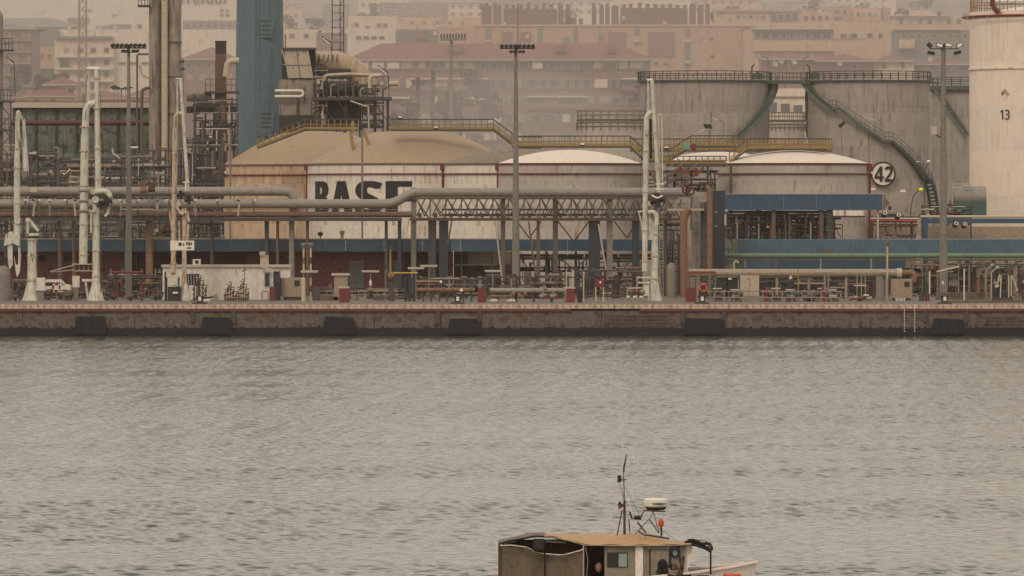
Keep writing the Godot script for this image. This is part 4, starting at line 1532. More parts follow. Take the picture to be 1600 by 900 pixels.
	for r in [[46, 84, 244, 1.8, "beige_pipe"], [104, 256, 259, 3.8, "beige_pipe"], [70, 112, 271, 1.5, "yellow_rail"], [108, 122, 285, 1.5, "white"], [158, 212, 278.5, 1.6, "white"], [228, 255, 270.5, 1.3, "slab_white"], [4, 24, 227.5, 1.6, "white"], [205, 216, 230.5, 1.6, "white"], [46, 60, 240, 1.4, "white"], [40, 350, 306, 3.5, "brown_steel"], [40, 350, 314, 2.4, "dark_steel"], [80, 220, 252, 2.0, "dark_steel"], [60, 190, 276, 2.4, "rusty_pipe"]]:
		p("pipe", r[4])
		t(r[0], r[2], r[1], r[2], r[3], -0.6 + r[3] * 0.2)
	for q in [[[84, 231], [91, 231], [91, 290]], [[50, 238], [58, 238], [58, 292]], [[158, 279], [158, 292], [158, 306]], [[212, 279], [212, 300]], [[126, 262], [126, 292], [150, 292]], [[192, 260], [184, 244], [176, 240], [176, 232]]]:
		p("bent_pipe", ["grey_pipe", "slab_white", "brown_steel"][q.size() % 3])
		pl(q, 1.5)
	p("horizontal_drum", "insulation")
	pl([[-30, 252, 1.0], [22, 252, 1.0]], 11.0, 2, 20)
	p("dark_drum", "sooty")
	pl([[-30, 276, 1.5], [24, 276, 1.5]], 9.0, 2, 20)
	for k in 12:
		p("valve", ["dull_red", "orange_steel", "green_paint", "dark_steel"][k % 4])
		t(37 + k * 19.0, 283 - (k % 3) * 14, 43 + k * 19.0, 283 - (k % 3) * 14, 2.6, -0.9)
		t(40 + k * 19.0, 283 - (k % 3) * 14, 40 + k * 19.0, 277 - (k % 3) * 14, 0.8, -0.9)
	for k in 6:
		p("exchanger", ["column_shell", "grey_pipe"][k % 2])
		cyl(100 + k * 26.0, 306, 264 + (k % 3) * 8, 4.0, 1.4)
	for k in 8:
		p("diagonal", "dark_steel")
		t(30 + k * 30, 246, 52 + k * 30, 284, 0.7, 0.4, -999, -1, 5)
	# second process bay, between column and tank
	thing("column_bay", "dark steel bay of upright vessels between the brown column and the first tank", "pipe rack", 310, 612)
	for k in 6:
		p("post", "dark_steel")
		b(286 + k * 12, 226 + (k % 2) * 8, 288.5 + k * 12, ground_row(612), 0.4)
	for r in [228, 260, 292]:
		p("beam", "dark_steel")
		b(284, r, 350, r + 3, 0.5, -0.1)
	for k in 4:
		p("vessel", ["column_shell", "navy_steel", "grey_pipe", "column_shell"][k])
		cyl(294 + k * 15.0, 370, 238 + (k % 2) * 12, 4.6, 0.9)
	p("mesh_walkway", "grey_steel")
	b(306, 364, 336, 368, 1.0, -0.4)
	rails(307, 336, 364, 9, 4, "grey_steel", -0.4)
	for k in 5:
		p("valve", ["yellow", "dull_red", "cream", "dark_steel", "cream"][k])
		t(298 + k * 9.0, [345, 300, 346, 330, 352][k], 303 + k * 9.0, [345, 300, 346, 330, 352][k], 2.6, -0.5)
	# far structures seen through the haze
	thing("lattice_pylon", "pale lattice pylon rising through the haze on the left", "pylon", 129, 830)
	for x in [123.5, 134.5]:
		p("leg", "pale_rose")
		t(x - 2 * signf(129 - x), ground_row(830), x, -20, 1.0, -0.6, -999, -1, 6)
		t(x - 2 * signf(129 - x), ground_row(830), x, -20, 1.0, 0.6, -999, -1, 6)
	for k in 26:
		p("brace", "pale_rose")
		var y := 320.0 - k * 13.0
		t(123.5, y, 134.5, y - 13, 0.7, -0.6, -999, -1, 5)
		p("brace", "pale_rose")
		t(134.5, y, 123.5, y - 13, 0.7, 0.6, -999, -1, 5)
	thing("lattice_mast", "slender dark lattice mast rising above the beige duct", "mast", 528, 750)
	for q in [[519, 0.0], [537, 0.0], [531, 1.2]]:
		p("leg", "dark_steel")
		t(q[0], 260, q[0], -30, 0.8, q[1], -999, -1, 6)
	for k in 24:
		p("rung", "dark_steel")
		t(519, 250 - k * 11.5, 537, 250 - k * 11.5, 0.5, 0.0, -999, -1, 5)
		if k % 2: t(531, 250 - k * 11.5, 537, 238 - k * 11.5, 0.4, 1.2, 0.0, -1, 5)
	thing("crown_pylon", "hazy pylon with a crown shaped ring of lamps", "pylon", 705, 820)
	p("pole", "grey_steel")
	cyl(705, 330, 62, 3.6, 0.0, 2.6, 12)
	p("ring", "grey_steel")
	b(688, 60, 728, 63, 1.6, -0.8)
	for k in 9:
		p("lamp", "dark_steel")
		b(688 + k * 4.6, 53, 691 + k * 4.6, 60, 0.5, -0.6)
	thing("crown_pylon", "distant dark flood light pole with a drooping head left of the brown column", "pylon", 190, 780, "", -1.0)
	p("pole", "grey_steel")
	cyl(190, 330, 140, 1.2, 0.0, -1, 8)
	p("lamp_head", "dark")
	prism([[172, 136], [180, 133], [190, 138], [202, 134], [208, 137], [198, 140], [176, 140]], 1.0, -0.5)
	p("cage", "grey_steel")
	for k in 4: t(178 + k * 6, 142, 178 + k * 6, 156, 0.5, 0.0, -999, -1, 5)
	b(177, 155, 198, 157, 1.0)

# ---------------------------------------------------------------- pipe racks and truss bridge
func bent(label: String, x: float, w: float, m: String, top := 343.0, d := 543.0, span := 2.4):
	thing("pipe_rack_bent", label, "pipe support", x, d, "upright frames that carry the long pipes")
	for z in [0.0, span]:
		p("post", m)
		b(x - w / 2, top, x + w / 2, ground_row(d), mt(w) * 0.9, z)
	p("cross_beam", m)
	b(x - w / 2 + 0.3, top - 2, x + w / 2 - 0.3, top, span + 0.5, -0.1)
	p("base_plate", m)
	b(x - w, ground_row(d) - 1.5, x + w, ground_row(d), 0.6, -0.15)

func make_pipe_racks():
	single("long_pipe", "grey_pipe", "upper long grey pipe that ends in a downward elbow before the first tank", "pipe", 200, 543, "", 299)
	pl([[-60, 299], [459, 299], [459, 345]], 7.0, 2.2, 16)
	single("long_pipe", "grey_pipe", "middle long grey pipe that climbs into the pipe on the truss bridge", "pipe", 450, 542, "", 318)
	pl([[-60, 318.5], [616, 318.5], [642, 300.5], [1088, 300.5], [1088, 430]], 7.2, 2.4, 16)
	single("long_pipe", "rusty_pipe", "lower rusty pipe running under the two long grey pipes", "pipe", 300, 542, "", 335)
	t(-60, 335, 645, 335, 4.6, 0, 0, -1, 12)
	single("rack_beam", "dark_steel", "long dark beam under the rusty pipe", "beam", 300, 542, "", 342)
	b(-60, 340, 628, 345.5, 0.5, -0.2)
	single("thin_conduit", "slab_white", "pale conduit slung between middle grey pipe and rusty pipe", "pipe", 300, 542, "", 327)
	t(352, 327.5, 620, 327.5, 0.7, 0.5, -999, -1, 6)
	single("thin_conduit", "slab_white", "pale conduit below the middle grey pipe left of the tall twin loading arm", "pipe", 100, 542, "", 328)
	t(-20, 328, 270, 328, 0.8, 0.7, -999, -1, 6)
	for q in [["pipe bent at the far left edge of the jetty", 8, 3.0, "dark_steel"], ["dark pipe bent beside the crescent counterweight", 92, 3.0, "brown_steel"], ["brown pipe bent left of the tall twin loading arm", 114, 2.6, "rusty_pipe"],
		["pipe bent behind the left flood light mast", 196, 3.5, "dark_steel"], ["thick orange brown pipe bent with a yellow valve at its foot", 232, 8.5, "orange_steel"], ["pipe bent behind the white cabin roof", 330, 3.0, "dark_steel"], ["dark pipe bent with a twin left of the pipe elbow", 416, 5.0, "dark_steel"],
		["rusty pipe bent before the rust stained tank", 433, 3.0, "rusty_pipe"], ["grey pipe bent under the pipe elbow", 455, 7.0, "grey_steel"], ["pipe bent before the black letter B", 480, 3.0, "rusty_pipe"], ["slim dark pipe bent under the black letter F", 603, 4.0, "dark_steel"], ["dark pipe bent left of the truss bridge", 624, 5.0, "navy_steel"]]:
		bent(q[0], q[1], q[2], q[3])
	for k in 16:
		var x: float = [24, 40, 52, 62, 78, 102, 118, 174, 188, 216, 246, 262, 306, 340, 372, 398][k]
		thing("pipe_drop", "%s short upright pipe between the long pipes, %s" % [["grey", "rusty", "white tipped", "brown"][k % 4], ["at the first arm", "right of the first arm", "second right of the first arm", "under the paper sign", "left of the counterweight stair", "left of the tall twin arm", "against the tall twin arm", "behind the swivel joints", "left of the flood light mast", "right of the flood light mast", "over the orange bent", "left of the rusty arm", "right of the rusty arm", "over the cabin", "before the first tank edge", "before the orange stained shell"][k]], "pipe", x, 541, "short upright pipes between the long pipes", 340)
		p("drop", ["grey_pipe", "rusty_pipe", "slab_white", "brown_steel"][k % 4])
		t(x, 338, x + (k % 3) * 3 - 3, 310, 1.4, -0.1, -999, -1, 6)
		p("flange", ["white", "white", "dark_steel", "white"][k % 4])
		t(x - 2.4, 313, x + 2.4, 313, 1.3, -0.25, -999, -1, 8)
	thing("service_gantry", "small service gantry with railings around the coloured valves on the upper pipe", "platform", 232, 541, "", 330)
	p("deck", "grey_steel")
	b(206, 327, 266, 329, 1.6, -1.9)
	rails(207, 265, 327, 19, 9.6, "grey_steel", -1.9, 0.5)
	single("yellow_valve", "orange_pipe", "orange flanged valve on the upper long pipe", "valve", 225, 541, "", 296)
	t(220, 297, 230, 297, 4.6, -0.55, -999, -1, 14)
	t(225, 297, 225, 285, 1.6, -0.6)
	torus(W(225, 285, -0.6), Vector3(0, 1, 0.4).normalized(), 0.3, 0.05, 14, 5)
	single("purple_valve", "maroon", "maroon flanged valve beside the orange valve on the upper long pipe", "valve", 238, 541, "", 296)
	t(232, 296, 243, 296, 4.2, -0.6, -999, -1, 14)
	t(238, 296, 238, 289, 2.2, -0.6)
	disc(238, 290, 5.0, 0.12, -0.8, 14)
	single("pipe_notice", "cream", "small cream notice with faint lines on the upper long pipe", "sign", 52, 541, "", 300)
	b(46, 292, 58, 300, 0.05, -0.55)
	# truss bridge
	thing("truss_bridge", "long steel truss bridge that carries the thick pipe across the middle", "bridge", 870, 545, "", 345)
	for z in [0.0, 3.2]:
		p("top_chord", "brown_steel")
		b(640, 308, 1060, 311.5, 0.25, z)
		p("bottom_chord", "rusty_pipe")
		b(640, 340.5, 1075, 345, 0.25, z)
	for k in 17:
		var x := 650.0 + k * 24.5
		p("front_diagonal", "grey_steel" if k % 2 else "brown_steel")
		beam(x, 311, x + 20, 341, 2.3, 0.14, 0.05)
		p("front_vertical", "brown_steel")
		beam(x + 22, 311, x + 22, 341, 2.0, 0.14, 0.06)
		p("rear_cross", "dark_steel")
		beam(x, 311, x + 13, 338, 1.8, 0.12, 3.1)
		p("rear_cross", "dark_steel")
		beam(x + 13, 311, x, 338, 1.8, 0.12, 3.3)
		p("rear_cross", "dark_steel")
		beam(x + 13, 338, x + 24, 311, 1.8, 0.12, 3.1)
		p("floor_beam", "dark_steel")
		b(x + 3, 333, x + 8, 340, 3.0, 0.2)
	p("cable_tray", "dark_steel")
	b(690, 326, 1050, 329, 0.6, 2.2)
	p("cable_tray", "dark_steel")
	b(690, 334, 1050, 338, 0.6, 1.4)
	for k in 7:
		p("bracket", "slab_white")
		b(700 + k * 14, 330, 703 + k * 14, 332.5, 0.2, 1.2)
	var legs := [["thick grey trestle leg at the left end of the truss bridge", 646, 8, "grey_steel", 293], ["wide dark trestle leg before the lettered tank", 675, 12, "dark_steel", 345], ["wide navy trestle leg right of the wide dark one", 693, 14, "navy_steel", 345], ["brown trestle leg left of the flood light mast", 786, 7, "brown_steel", 310], ["slim rusty trestle leg right of the flood light mast", 841, 5, "rusty_pipe", 345],
		["brown trestle leg before the white roofed tank", 868, 8, "brown_steel", 310], ["thick navy trestle leg under the truss bridge", 929, 17, "navy_steel", 345], ["grey trestle leg right of the thick navy one", 953, 9, "grey_steel", 310], ["navy trestle leg left of the right loading arm", 994, 10, "navy_steel", 345], ["dark trestle leg with a ladder right of the right loading arm", 1040, 5, "dark_steel", 345]]
	for q in legs:
		thing("trestle_support", q[0], "pipe support", q[1], 545, "trestle legs under the truss bridge")
		for z in [0.0, 2.6]:
			p("post", q[3])
			b(q[1] - q[2] / 2.0, q[4], q[1] + q[2] / 2.0, ground_row(545), mt(q[2]) * 0.5, z + 0.3)
	var braces := [["V brace below the truss bridge, right of the mast", 808, 346, 827, 372, 846], ["V brace below the truss bridge, before the white roofed tank", 872, 346, 897, 378, 920], ["V brace below the truss bridge, left of the right loading arm", 960, 346, 980, 372, 995],
		["low V brace under the blue canopy band, right of the mast", 812, 402, 826, 420, 838], ["low V brace under the blue canopy band, middle", 874, 402, 897, 422, 918], ["low V brace under the blue canopy band, right", 958, 402, 972, 420, 992]]
	for q in braces:
		thing("trestle_brace", q[0], "brace", q[3], 546, "V braces between the trestle legs", q[4])
		p("left_bar", "dark_steel")
		beam(q[1], q[2], q[3], q[4], 2.0, 0.12, 0.5)
		p("right_bar", "dark_steel")
		beam(q[5], q[2], q[3], q[4], 2.0, 0.12, 0.55)
	for k in 5:
		var q: Array = [[774, 346, 788, 466], [935, 350, 950, 440], [826, 346, 838, 440], [706, 345, 700, 380], [1024, 345, 1034, 466]][k]
		single("leaning_pipe", ["slab_white", "slab_white", "rusty_pipe", "brown_steel", "grey_pipe"][k], ["pale leaning pipe left of the flood light mast", "pale leaning pipe before the thick navy trestle leg", "rusty leaning pipe before the white roofed tank", "brown leaning stub under the left of the truss bridge", "grey leaning pipe beside the ladder trestle leg"][k], "pipe", q[2], 541, "thin leaning pipes under the truss bridge", q[3])
		t(q[0], q[1], q[2], q[3], 1.3, 0, -999, -1, 7)
	single("red_valve_wheel", "maroon", "dark red valve wheel on the thick pipe at the right end of the truss bridge", "valve", 1074, 540, "", 300)
	torus(W(1072, 296, -0.7), Vector3(0, 0, 1), mt(6), 0.09, 16, 6)
	torus(W(1079, 299, -0.8), Vector3(0.2, 0, 1).normalized(), mt(5), 0.09, 16, 6)
	rod(W(1066, 296, -0.7), W(1078, 296, -0.7), 0.07)
	rod(W(1073, 305, -0.2), W(1073, 292, -0.7), 0.14)
	# support platform and upright pipes at the right end
	thing("valve_platform", "railed service platform under the dark red valve wheel", "platform", 1072, 540, "", 328)
	p("deck", "insulation")
	b(1042, 326, 1099, 329, 1.6, -1.4)
	rails(1043, 1098, 326, 18, 7.8, "grey_steel", -1.4, 0.55)
	p("bracket", "dark_steel")
	prism([[1068, 329], [1080, 329], [1070, 346]], 0.4, -0.9)
	single("riser_pipe", "orange_pipe", "orange upright pipe right of the ladder trestle leg", "pipe", 1068, 538)
	pl([[1068, ground_row(538)], [1068, 340], [1076, 326]], 6.0, 2.0, 14)
	single("riser_pipe", "dark_steel", "thick dark upright pipe with an iron seam, left of the red brown upright pipe", "pipe", 1099, 540)
	t(1101, ground_row(540), 1101, 316, 6.5, 0.3, 0.3, -1, 16)
	single("riser_pipe", "orange_steel", "red brown upright pipe at the left end of the short blue canopy", "pipe", 1109, 537)
	pl([[1109, ground_row(537)], [1109, 296], [1103, 292]], 4.2, 2.0, 14)
	single("dark_tower", "navy_steel", "tall navy clad tower left of the short blue canopy", "building", 1122, 546)
	b(1113, 298, 1133, ground_row(546), 2.2)
	for k in 5:
		single("tower_fitting", ["slab_white", "grey_steel", "slab_white", "grey_steel", "green_paint"][k], ["white strip light on the navy tower", "small bracket high on the navy tower", "white box on the navy tower", "small bracket low on the navy tower", "green bracket on the navy tower"][k], "fitting", 1126, 544.8, "fittings on the navy tower", 340)
		b([1132, 1117, 1133, 1117, 1124][k], [335, 330, 327, 352, 345][k], [1135, 1121, 1137, 1122, 1126][k], [352, 333, 331, 354, 349][k], 0.2)
	# ladders
	for k in 2:
		var x: float = [1033, 1056][k]
		thing("tower_ladder", ["thin pale ladder against the right loading arm", "caged ladder right of the right loading arm"][k], "ladder", x, 541)
		for dx in [-3.0, 3.0]:
			p("stile", "slab_white" if k == 0 else "grey_steel")
			t(x + dx, ground_row(541), x + dx, 345, 0.5, 0, -999, -1, 5)
		for j in 24:
			p("rung", "slab_white" if k == 0 else "grey_steel")
			t(x - 3, 460 - j * 4.8, x + 3, 460 - j * 4.8, 0.35, 0, -999, -1, 5)
	single("grey_vessel", "grey_steel", "slim grey upright vessel right of the right loading arm", "vessel", 1049, 538)
	lpx(1049, [[8, ground_row(538)], [8, 420], [6, 413], [2, 411], [0.1, 410]])

# ---------------------------------------------------------------- yellow walkways on the tank tops
func walkway(label: String, pts: Array, d: float, high := 17.0, deck := 2.6, step := 8.0, m := "yellow_rail", dark := "dark_steel"):
	thing("tank_walkway", label, "walkway", pts[0][0], d, "yellow railed walkways on the tank tops", pts[0][1])
	for i in pts.size() - 1:
		var a: Array = pts[i]
		var e: Array = pts[i + 1]
		for z in [0.0, 1.0]:
			p("deck_beam", dark)
			beam(a[0], a[1], e[0], e[1], deck, 0.12, z)
		p("grating", dark)
		hexa([W(a[0], a[1] - 0.4, 0.05), W(e[0], e[1] - 0.4, 0.05), W(e[0], e[1] - 1.2, 0.05), W(a[0], a[1] - 1.2, 0.05), W(a[0], a[1] - 0.4, 0.95), W(e[0], e[1] - 0.4, 0.95), W(e[0], e[1] - 1.2, 0.95), W(a[0], a[1] - 1.2, 0.95)])
		var n := maxi(1, int(absf(e[0] - a[0]) / step))
		for z in [-0.05, 1.05]:
			for k in n + 1:
				var f := float(k) / n
				p("rail_post", m)
				var x := lerpf(a[0], e[0], f)
				var y := lerpf(a[1], e[1], f)
				t(x, y, x, y - high, 0.62, z, -999, -1, 5)
			p("top_rail", dark if z < 0.5 else m)
			t(a[0], a[1] - high, e[0], e[1] - high, 0.85, z, -999, -1, 6)
			p("mid_rail", m)
			t(a[0], a[1] - high * 0.52, e[0], e[1] - high * 0.52, 0.7, z, -999, -1, 6)
			p("toe_board", m)
			hexa([W(a[0], a[1] - 1.6, z), W(e[0], e[1] - 1.6, z), W(e[0], e[1] - 5.4, z), W(a[0], a[1] - 5.4, z), W(a[0], a[1] - 1.6, z + 0.03), W(e[0], e[1] - 1.6, z + 0.03), W(e[0], e[1] - 5.4, z + 0.03), W(a[0], a[1] - 5.4, z + 0.03)])

func make_walkways():
	walkway("walkway climbing from the first tank to the top of the lettered tank", [[402, 232], [476, 203.5], [560, 203.5]], 622, 17, 2.0, 9.0)
	walkway("level walkway across the top of the lettered tank, ending in stairs", [[610, 203.5], [771, 203.5], [808, 231], [846, 231]], 606, 17, 3.0, 9.0)
	walkway("walkway over the white roofed tank ending in stairs down", [[800, 229.5], [940, 229.5], [985, 229.5], [1008, 252]], 586, 17, 3.0, 8.0)
	walkway("sunken walkway in front of the hidden white tank", [[1008, 252], [1045, 252], [1080, 229], [1150, 229]], 590, 17, 3.0, 7.0)
	walkway("walkway across the right white roofed tank ending at an open railing", [[1140, 256], [1168, 233.5], [1292, 233.5]], 579, 17, 2.6, 7.0)
	walkway("rear yellow walkway crossing behind the right loading arm", [[985, 236], [1300, 236]], 612, 19, 2.0, 4.5)
	walkway("low dark landing between the two white roofed tanks", [[1040, 258], [1135, 258]], 575, 14, 5.0, 9.0)
	for k in 3:
		var q: Array = [[548, 204, 555, 246], [566, 198, 580, 232], [552, 190, 552, 206]][k]
		single("yellow_stair", "yellow_rail", ["yellow stair panel on the seam of the first two tank roofs", "leaning yellow stair panel on the roof of the lettered tank", "short yellow gate post above the tank seam"][k], "stair", q[0], 608, "yellow stair pieces on the tank roofs", q[3])
		quadbox([[q[2] - 3.5, q[3]], [q[2] + 2, q[3]], [q[0] + 2, q[1]], [q[0] - 3.5, q[1]]], 0.1)
	for k in 3:
		var q: Array = [[1012, 300, 1064, 262], [1026, 300, 1078, 262], [1062, 292, 1100, 262]][k]
		thing("steel_stair", ["left of two steep steel stairs behind the right loading arm", "right of two steep steel stairs behind the right loading arm", "steel stair below the dark landing"][k], "stair", q[0], 574, "steep steel stairs under the dark landing", q[1])
		p("stringer", "brown_steel")
		beam(q[0], q[1], q[2], q[3], 4.0, 0.1, 0.0)
		p("far_stringer", "brown_steel")
		beam(q[0], q[1], q[2], q[3], 4.0, 0.1, 0.9)
		p("stair_rail", "grey_steel")
		t(q[0] - 2, q[1] - 13, q[2] - 2, q[3] - 13, 0.8, 0.0, -999, -1, 5)
	thing("landing_trestle", "dark steel frame carrying the dark landing between the tanks", "pipe support", 1108, 572)
	for x in [1106, 1142]:
		p("post", "dark_steel")
		b(x - 2, 258, x + 2, ground_row(572), 0.3)
	p("brace", "dark_steel")
	beam(1106, 262, 1118, 300, 1.8, 0.1)
	for k in 4:
		p("red_fitting", "red")
		var x: float = [1063, 1075, 1087, 1088][k]
		disc(x, [265, 268, 266, 272][k], 4.0, 0.3, -0.2, 12)
	var ll := ["small white lamp on the lettered tank walkway", "small dark lamp with white top on the walkway, right of the first", "small white lamp on the walkway above the white roofed tank", "small white lamp behind the right loading arm"]
	for k in 4:
		var q: Array = [[625, 184], [681, 200], [910, 226], [1041, 231]][k]
		thing("walkway_lamp", ll[k], "lamp", q[0], 584, "small lamps on the tank walkways", q[1])
		p("body", "dark")
		b(q[0] - 4, q[1], q[0] + 4, q[1] + 3, 0.3)
		p("cap", "lamp_white")
		b(q[0] - 3, q[1] - 2, q[0] + 3, q[1], 0.25)
	single("green_board", "teal", "pale green panel on the sunken yellow walkway", "panel", 1072, 586, "", 228)
	b(1068, 223, 1078, 233, 0.1)
	single("red_board", "dull_red", "red panel beside the pale green panel on the walkway", "panel", 1084, 586, "", 228)
	b(1080, 225, 1088, 237, 0.1)
	thing("camera_cluster", "cluster of black cameras on a pole before the left grey tank", "camera", 1107, 600, "", 245)
	p("pole", "dark_steel")
	t(1109, 246, 1109, 203, 0.8)
	for k in 3:
		p("camera", "black")
		beam(1100 + k * 4, 194, 1104 + k * 4, 201, 3.4, 0.3)
	p("arm", "slab_white")
	t(1090, 208, 1104, 200, 1.0)
	var gl := [["thin gooseneck lamp high before the left grey tank", 1131, 215, 1131, 190, 1112, 184], ["thin gooseneck lamp before the numbered grey tank", 1380, 222, 1380, 190, 1357, 185], ["gooseneck lamp over the catwalk pointing left", 1200, 130, 1200, 91, 1179, 84], ["gooseneck lamp over the catwalk pointing right", 1256, 130, 1256, 91, 1272, 85]]
	for q in gl:
		thing("gooseneck_lamp", q[0], "lamp", q[1], 678, "gooseneck lamps among the grey tanks", q[2])
		p("pole", "grey_steel")
		pl([[q[1], q[2]], [q[3], q[4]], [q[5], q[6]]], 0.7, 3.0, 6)
		p("head", "slab_white")
		beam(q[5], q[6], q[5] + (q[3] - q[5]) * 0.55, q[6] + (q[4] - q[6]) * 0.55 + 0.6, 2.0, 0.25, -0.05)
	for k in 4:
		var q: Array = [[1315, 195, 243], [566, 198, 376], [360, 195, 303], [1100, 200, 246]][k]
		if k == 3: continue
		thing("pole_lamp", ["twin black flood light on a thin pole before the numbered grey tank", "flood light on a thin pole before the lettered tank", "flood light on a thin pole left of the first tank"][k], "lamp", q[0], [600.0, 568.0, 570.0][k], "flood lights on thin poles", q[2] if k == 0 else -1.0)
		p("pole", "mast_grey")
		t(q[0], q[2] if k == 0 else ground_row(D), q[0], q[1] + 2, 1.6 if k else 0.7, 0, -999, -1, 8)
		p("head", "black")
		beam(q[0] - 4, q[1] + 3, q[0] + 5, q[1] - 4, 5.0, 0.4, -0.1)
		if k:
			s("lens", "lamp_white")
			disc(q[0] + 2, q[1] - 3, 2.0, 0.1, -0.2, 10)

# ---------------------------------------------------------------- blue canopies and the sheds beneath them
func make_canopies():
	thing("long_blue_canopy", "long blue fascia canopy of the jetty shed across the left half", "canopy", 400, 546, "", 393)
	for k in 14:
		var x := -60.0 + k * 60.0
		p("fascia_sheet", "pale_blue_sheet" if k < 13 else "blue_sheet")
		b(x + 0.2, 374, minf(x + 59.8, 777), 393, 0.15, 0.0)
	p("roof", "pale_blue_sheet")
	b(-60, 373.4, 777, 376, 9.0, 0.1)
	p("gutter", "slab_white")
	b(-60, 372.4, 777, 374, 0.3, -0.1)
	thing("far_blue_canopy", "darker blue fascia behind the trestle legs in the middle", "canopy", 920, 556, "", 393)
	for k in 5:
		p("fascia_sheet", "blue_sheet")
		b(777 + k * 55.0, 375, 831.6 + k * 55.0, 392, 0.15)
	p("roof", "blue_sheet")
	b(777, 374.2, 1052, 376, 6.0, 0.1)
	for k in 9:
		p("louvre_beam", "dark_steel")
		b(808 + k * 26.5, 397, 833 + k * 26.5, 401.5, 0.3, 0.8)
	p("cable_beam", "brown_steel")
	b(806, 403, 1040, 406, 0.5, 1.4)
	for k in 6:
		p("post", "dark_steel")
		b(806 + k * 46, 393, 810 + k * 46, ground_row(556), 0.3, 1.6)
	# the brick shed
	thing("brick_shed", "low red brick shed with grey double doors under the long blue canopy", "building", 400, 549.6)
	p("wall", "brick_red")
	b(-60, 393.5, 196, ground_row(549.6) + 1, 6.0)
	p("wall", "brick_red")
	b(386, 393.5, 632, ground_row(549.6) + 1, 6.0)
	p("rear_wall", "brick_red")
	b(196, 393.5, 386, ground_row(552) + 1, 1.0, 4.5)
	p("grey_panel_wall", "brown_steel")
	b(632, 393.5, 705, ground_row(552) + 1, 5.0, 0.2)
	p("pillar", "brick_red")
	b(699, 393.5, 708, 446, 0.6, -0.2)
	p("rear_wall", "quay_concrete")
	b(708, 393.5, 800, ground_row(552) + 1, 0.5, 5.0)
	p("hanging_screen", "beige_pipe")
	b(731, 393.5, 797, 413, 0.2, 1.0)
	p("shelf", "insulation")
	b(706, 413, 776, 415, 1.0, 0.4)
	for k in 3:
		p("door_leaf", "door_grey")
		var x: float = [546, 557.5, 615][k]
		b(x, 409, x + [11, 11, 13][k], 450, 0.1, -0.06)
		s("door_frame", "slab_white")
		b(x - 0.8, 407.6, x + [12, 11.5, 14][k], 409, 0.12, -0.08)
	for k in 3:
		p("small_window", "void")
		b([4, 60, 100][k], 399, [16, 72, 112][k], 408, 0.1, -0.05)
	for k in 8:
		p("canopy_post", "dark_steel")
		var x: float = [30, 84, 214, 300, 400, 452, 720, 768][k]
		b(x, 393.5, x + 2.5, ground_row(552), 0.2, -2.2)
	p("plinth", "quay_concrete")
	b(386, 452, 705, ground_row(552) + 1, 0.3, -0.3)
	for k in 2:
		single("roof_vent", "dark" if k == 0 else "grey_steel", ["small dark turbine vent on the long blue canopy", "mushroom vent pipe on the long blue canopy"][k], "vent", [500.0, 534.0][k], 548, "vents on the long blue canopy", 374)
		if k == 0:
			lpx(500, [[1.0, 374], [1.0, 369], [4.0, 368], [4.0, 363], [0.1, 362]], 1.0, 12)
			t(496, 364, 504, 364, 0.8, 0.6)
		else: lpx(534, [[2.4, 374], [2.6, 366], [4.2, 364], [4.2, 360.5], [0.1, 360]], 1.0, 14)
	# short upper blue canopy with the manifold rack
	thing("short_blue_canopy", "short high blue canopy over a dense manifold of pipes", "canopy", 1250, 562, "", 328)
	for k in 5:
		p("fascia_sheet", "blue_sheet")
		b(1122 + k * 51.4, 304, 1173 + k * 51.4, 328, 0.15)
	p("roof", "blue_sheet")
	b(1122, 303.2, 1379, 306, 7.0, 0.1)
	p("edge_trim", "slab_white")
	b(1122, 302.6, 1379, 303.6, 0.3, -0.06)
	var px := [[1209, 6, "rusty_pipe"], [1284, 6, "rusty_pipe"], [1297, 9, "dark_steel"], [1372, 3, "slab_white"]]
	for q in px:
		p("post", q[2])
		b(q[0] - q[1] / 2.0, 328, q[0] + q[1] / 2.0, ground_row(562), 0.35, 0.4)
	thing("pipe_manifold", "dense dark manifold of small pipes under the short blue canopy", "pipe rack", 1230, 566)
	for k in 9:
		p("header_pipe", ["dark_steel", "brown_steel", "navy_steel", "dark_steel", "rusty_pipe"][k % 5])
		t(1134, 331 + k * 5.2, [1300, 1300, 1316, 1300, 1300, 1316, 1300, 1300, 1300][k], 331 + k * 5.2, 1.7 - (k % 2) * 0.4, 0.5 + (k % 3) * 0.8, -999, -1, 7)
	for k in 24:
		p("branch_pipe", ["dark_steel", "rusty_pipe", "slab_white", "brown_steel"][k % 4])
		t(1138 + k * 7.1, 376, 1138 + k * 7.1, 334 + (k * 7) % 26, 0.9 + (k % 3) * 0.3, (k % 4) * 0.7, -999, -1, 6)
	for k in 18:
		p("hand_valve", ["dark_steel", "slab_white", "green_paint"][k % 3])
		var x := 1142.0 + k * 9.1
		ball(W(x, 338 + (k * 11) % 34, 0.1), Vector3(0.18, 0.22, 0.18), 8)
	for k in 4:
		p("knee_brace", "slab_white")
		t(1222 + (k / 2) * 36, 330, 1232 + (k / 2) * 36 + (k % 2) * 3, 346, 0.9, -0.3, -999, -1, 5)
	p("green_globe", "teal")
	ball(W(1222, 372, -0.4), Vector3(0.55, 0.5, 0.4), 12)
	p("side_frame", "dull_red")
	for q in [[1300, 351, 1316, 351], [1316, 351, 1316, 376], [1303, 351, 1314, 372]]: beam(q[0], q[1], q[2], q[3], 1.2, 0.1)
	thing("framed_sheets", "two pale framed panels right of the manifold", "panel", 1340, 560, "", 338)
	for k in 2:
		p("panel", "cream_tank")
		b(1302 + k * 20, 329, 1318 + k * 32, 337, 0.1)
		s("panel_frame", "dark")
		b(1300 + k * 20, 337, 1320 + k * 32, 339, 0.2, -0.05)
	# right hand blue wall
	thing("right_blue_wall", "long blue sheet wall with green pipe along it on the right", "building", 1380, 552)
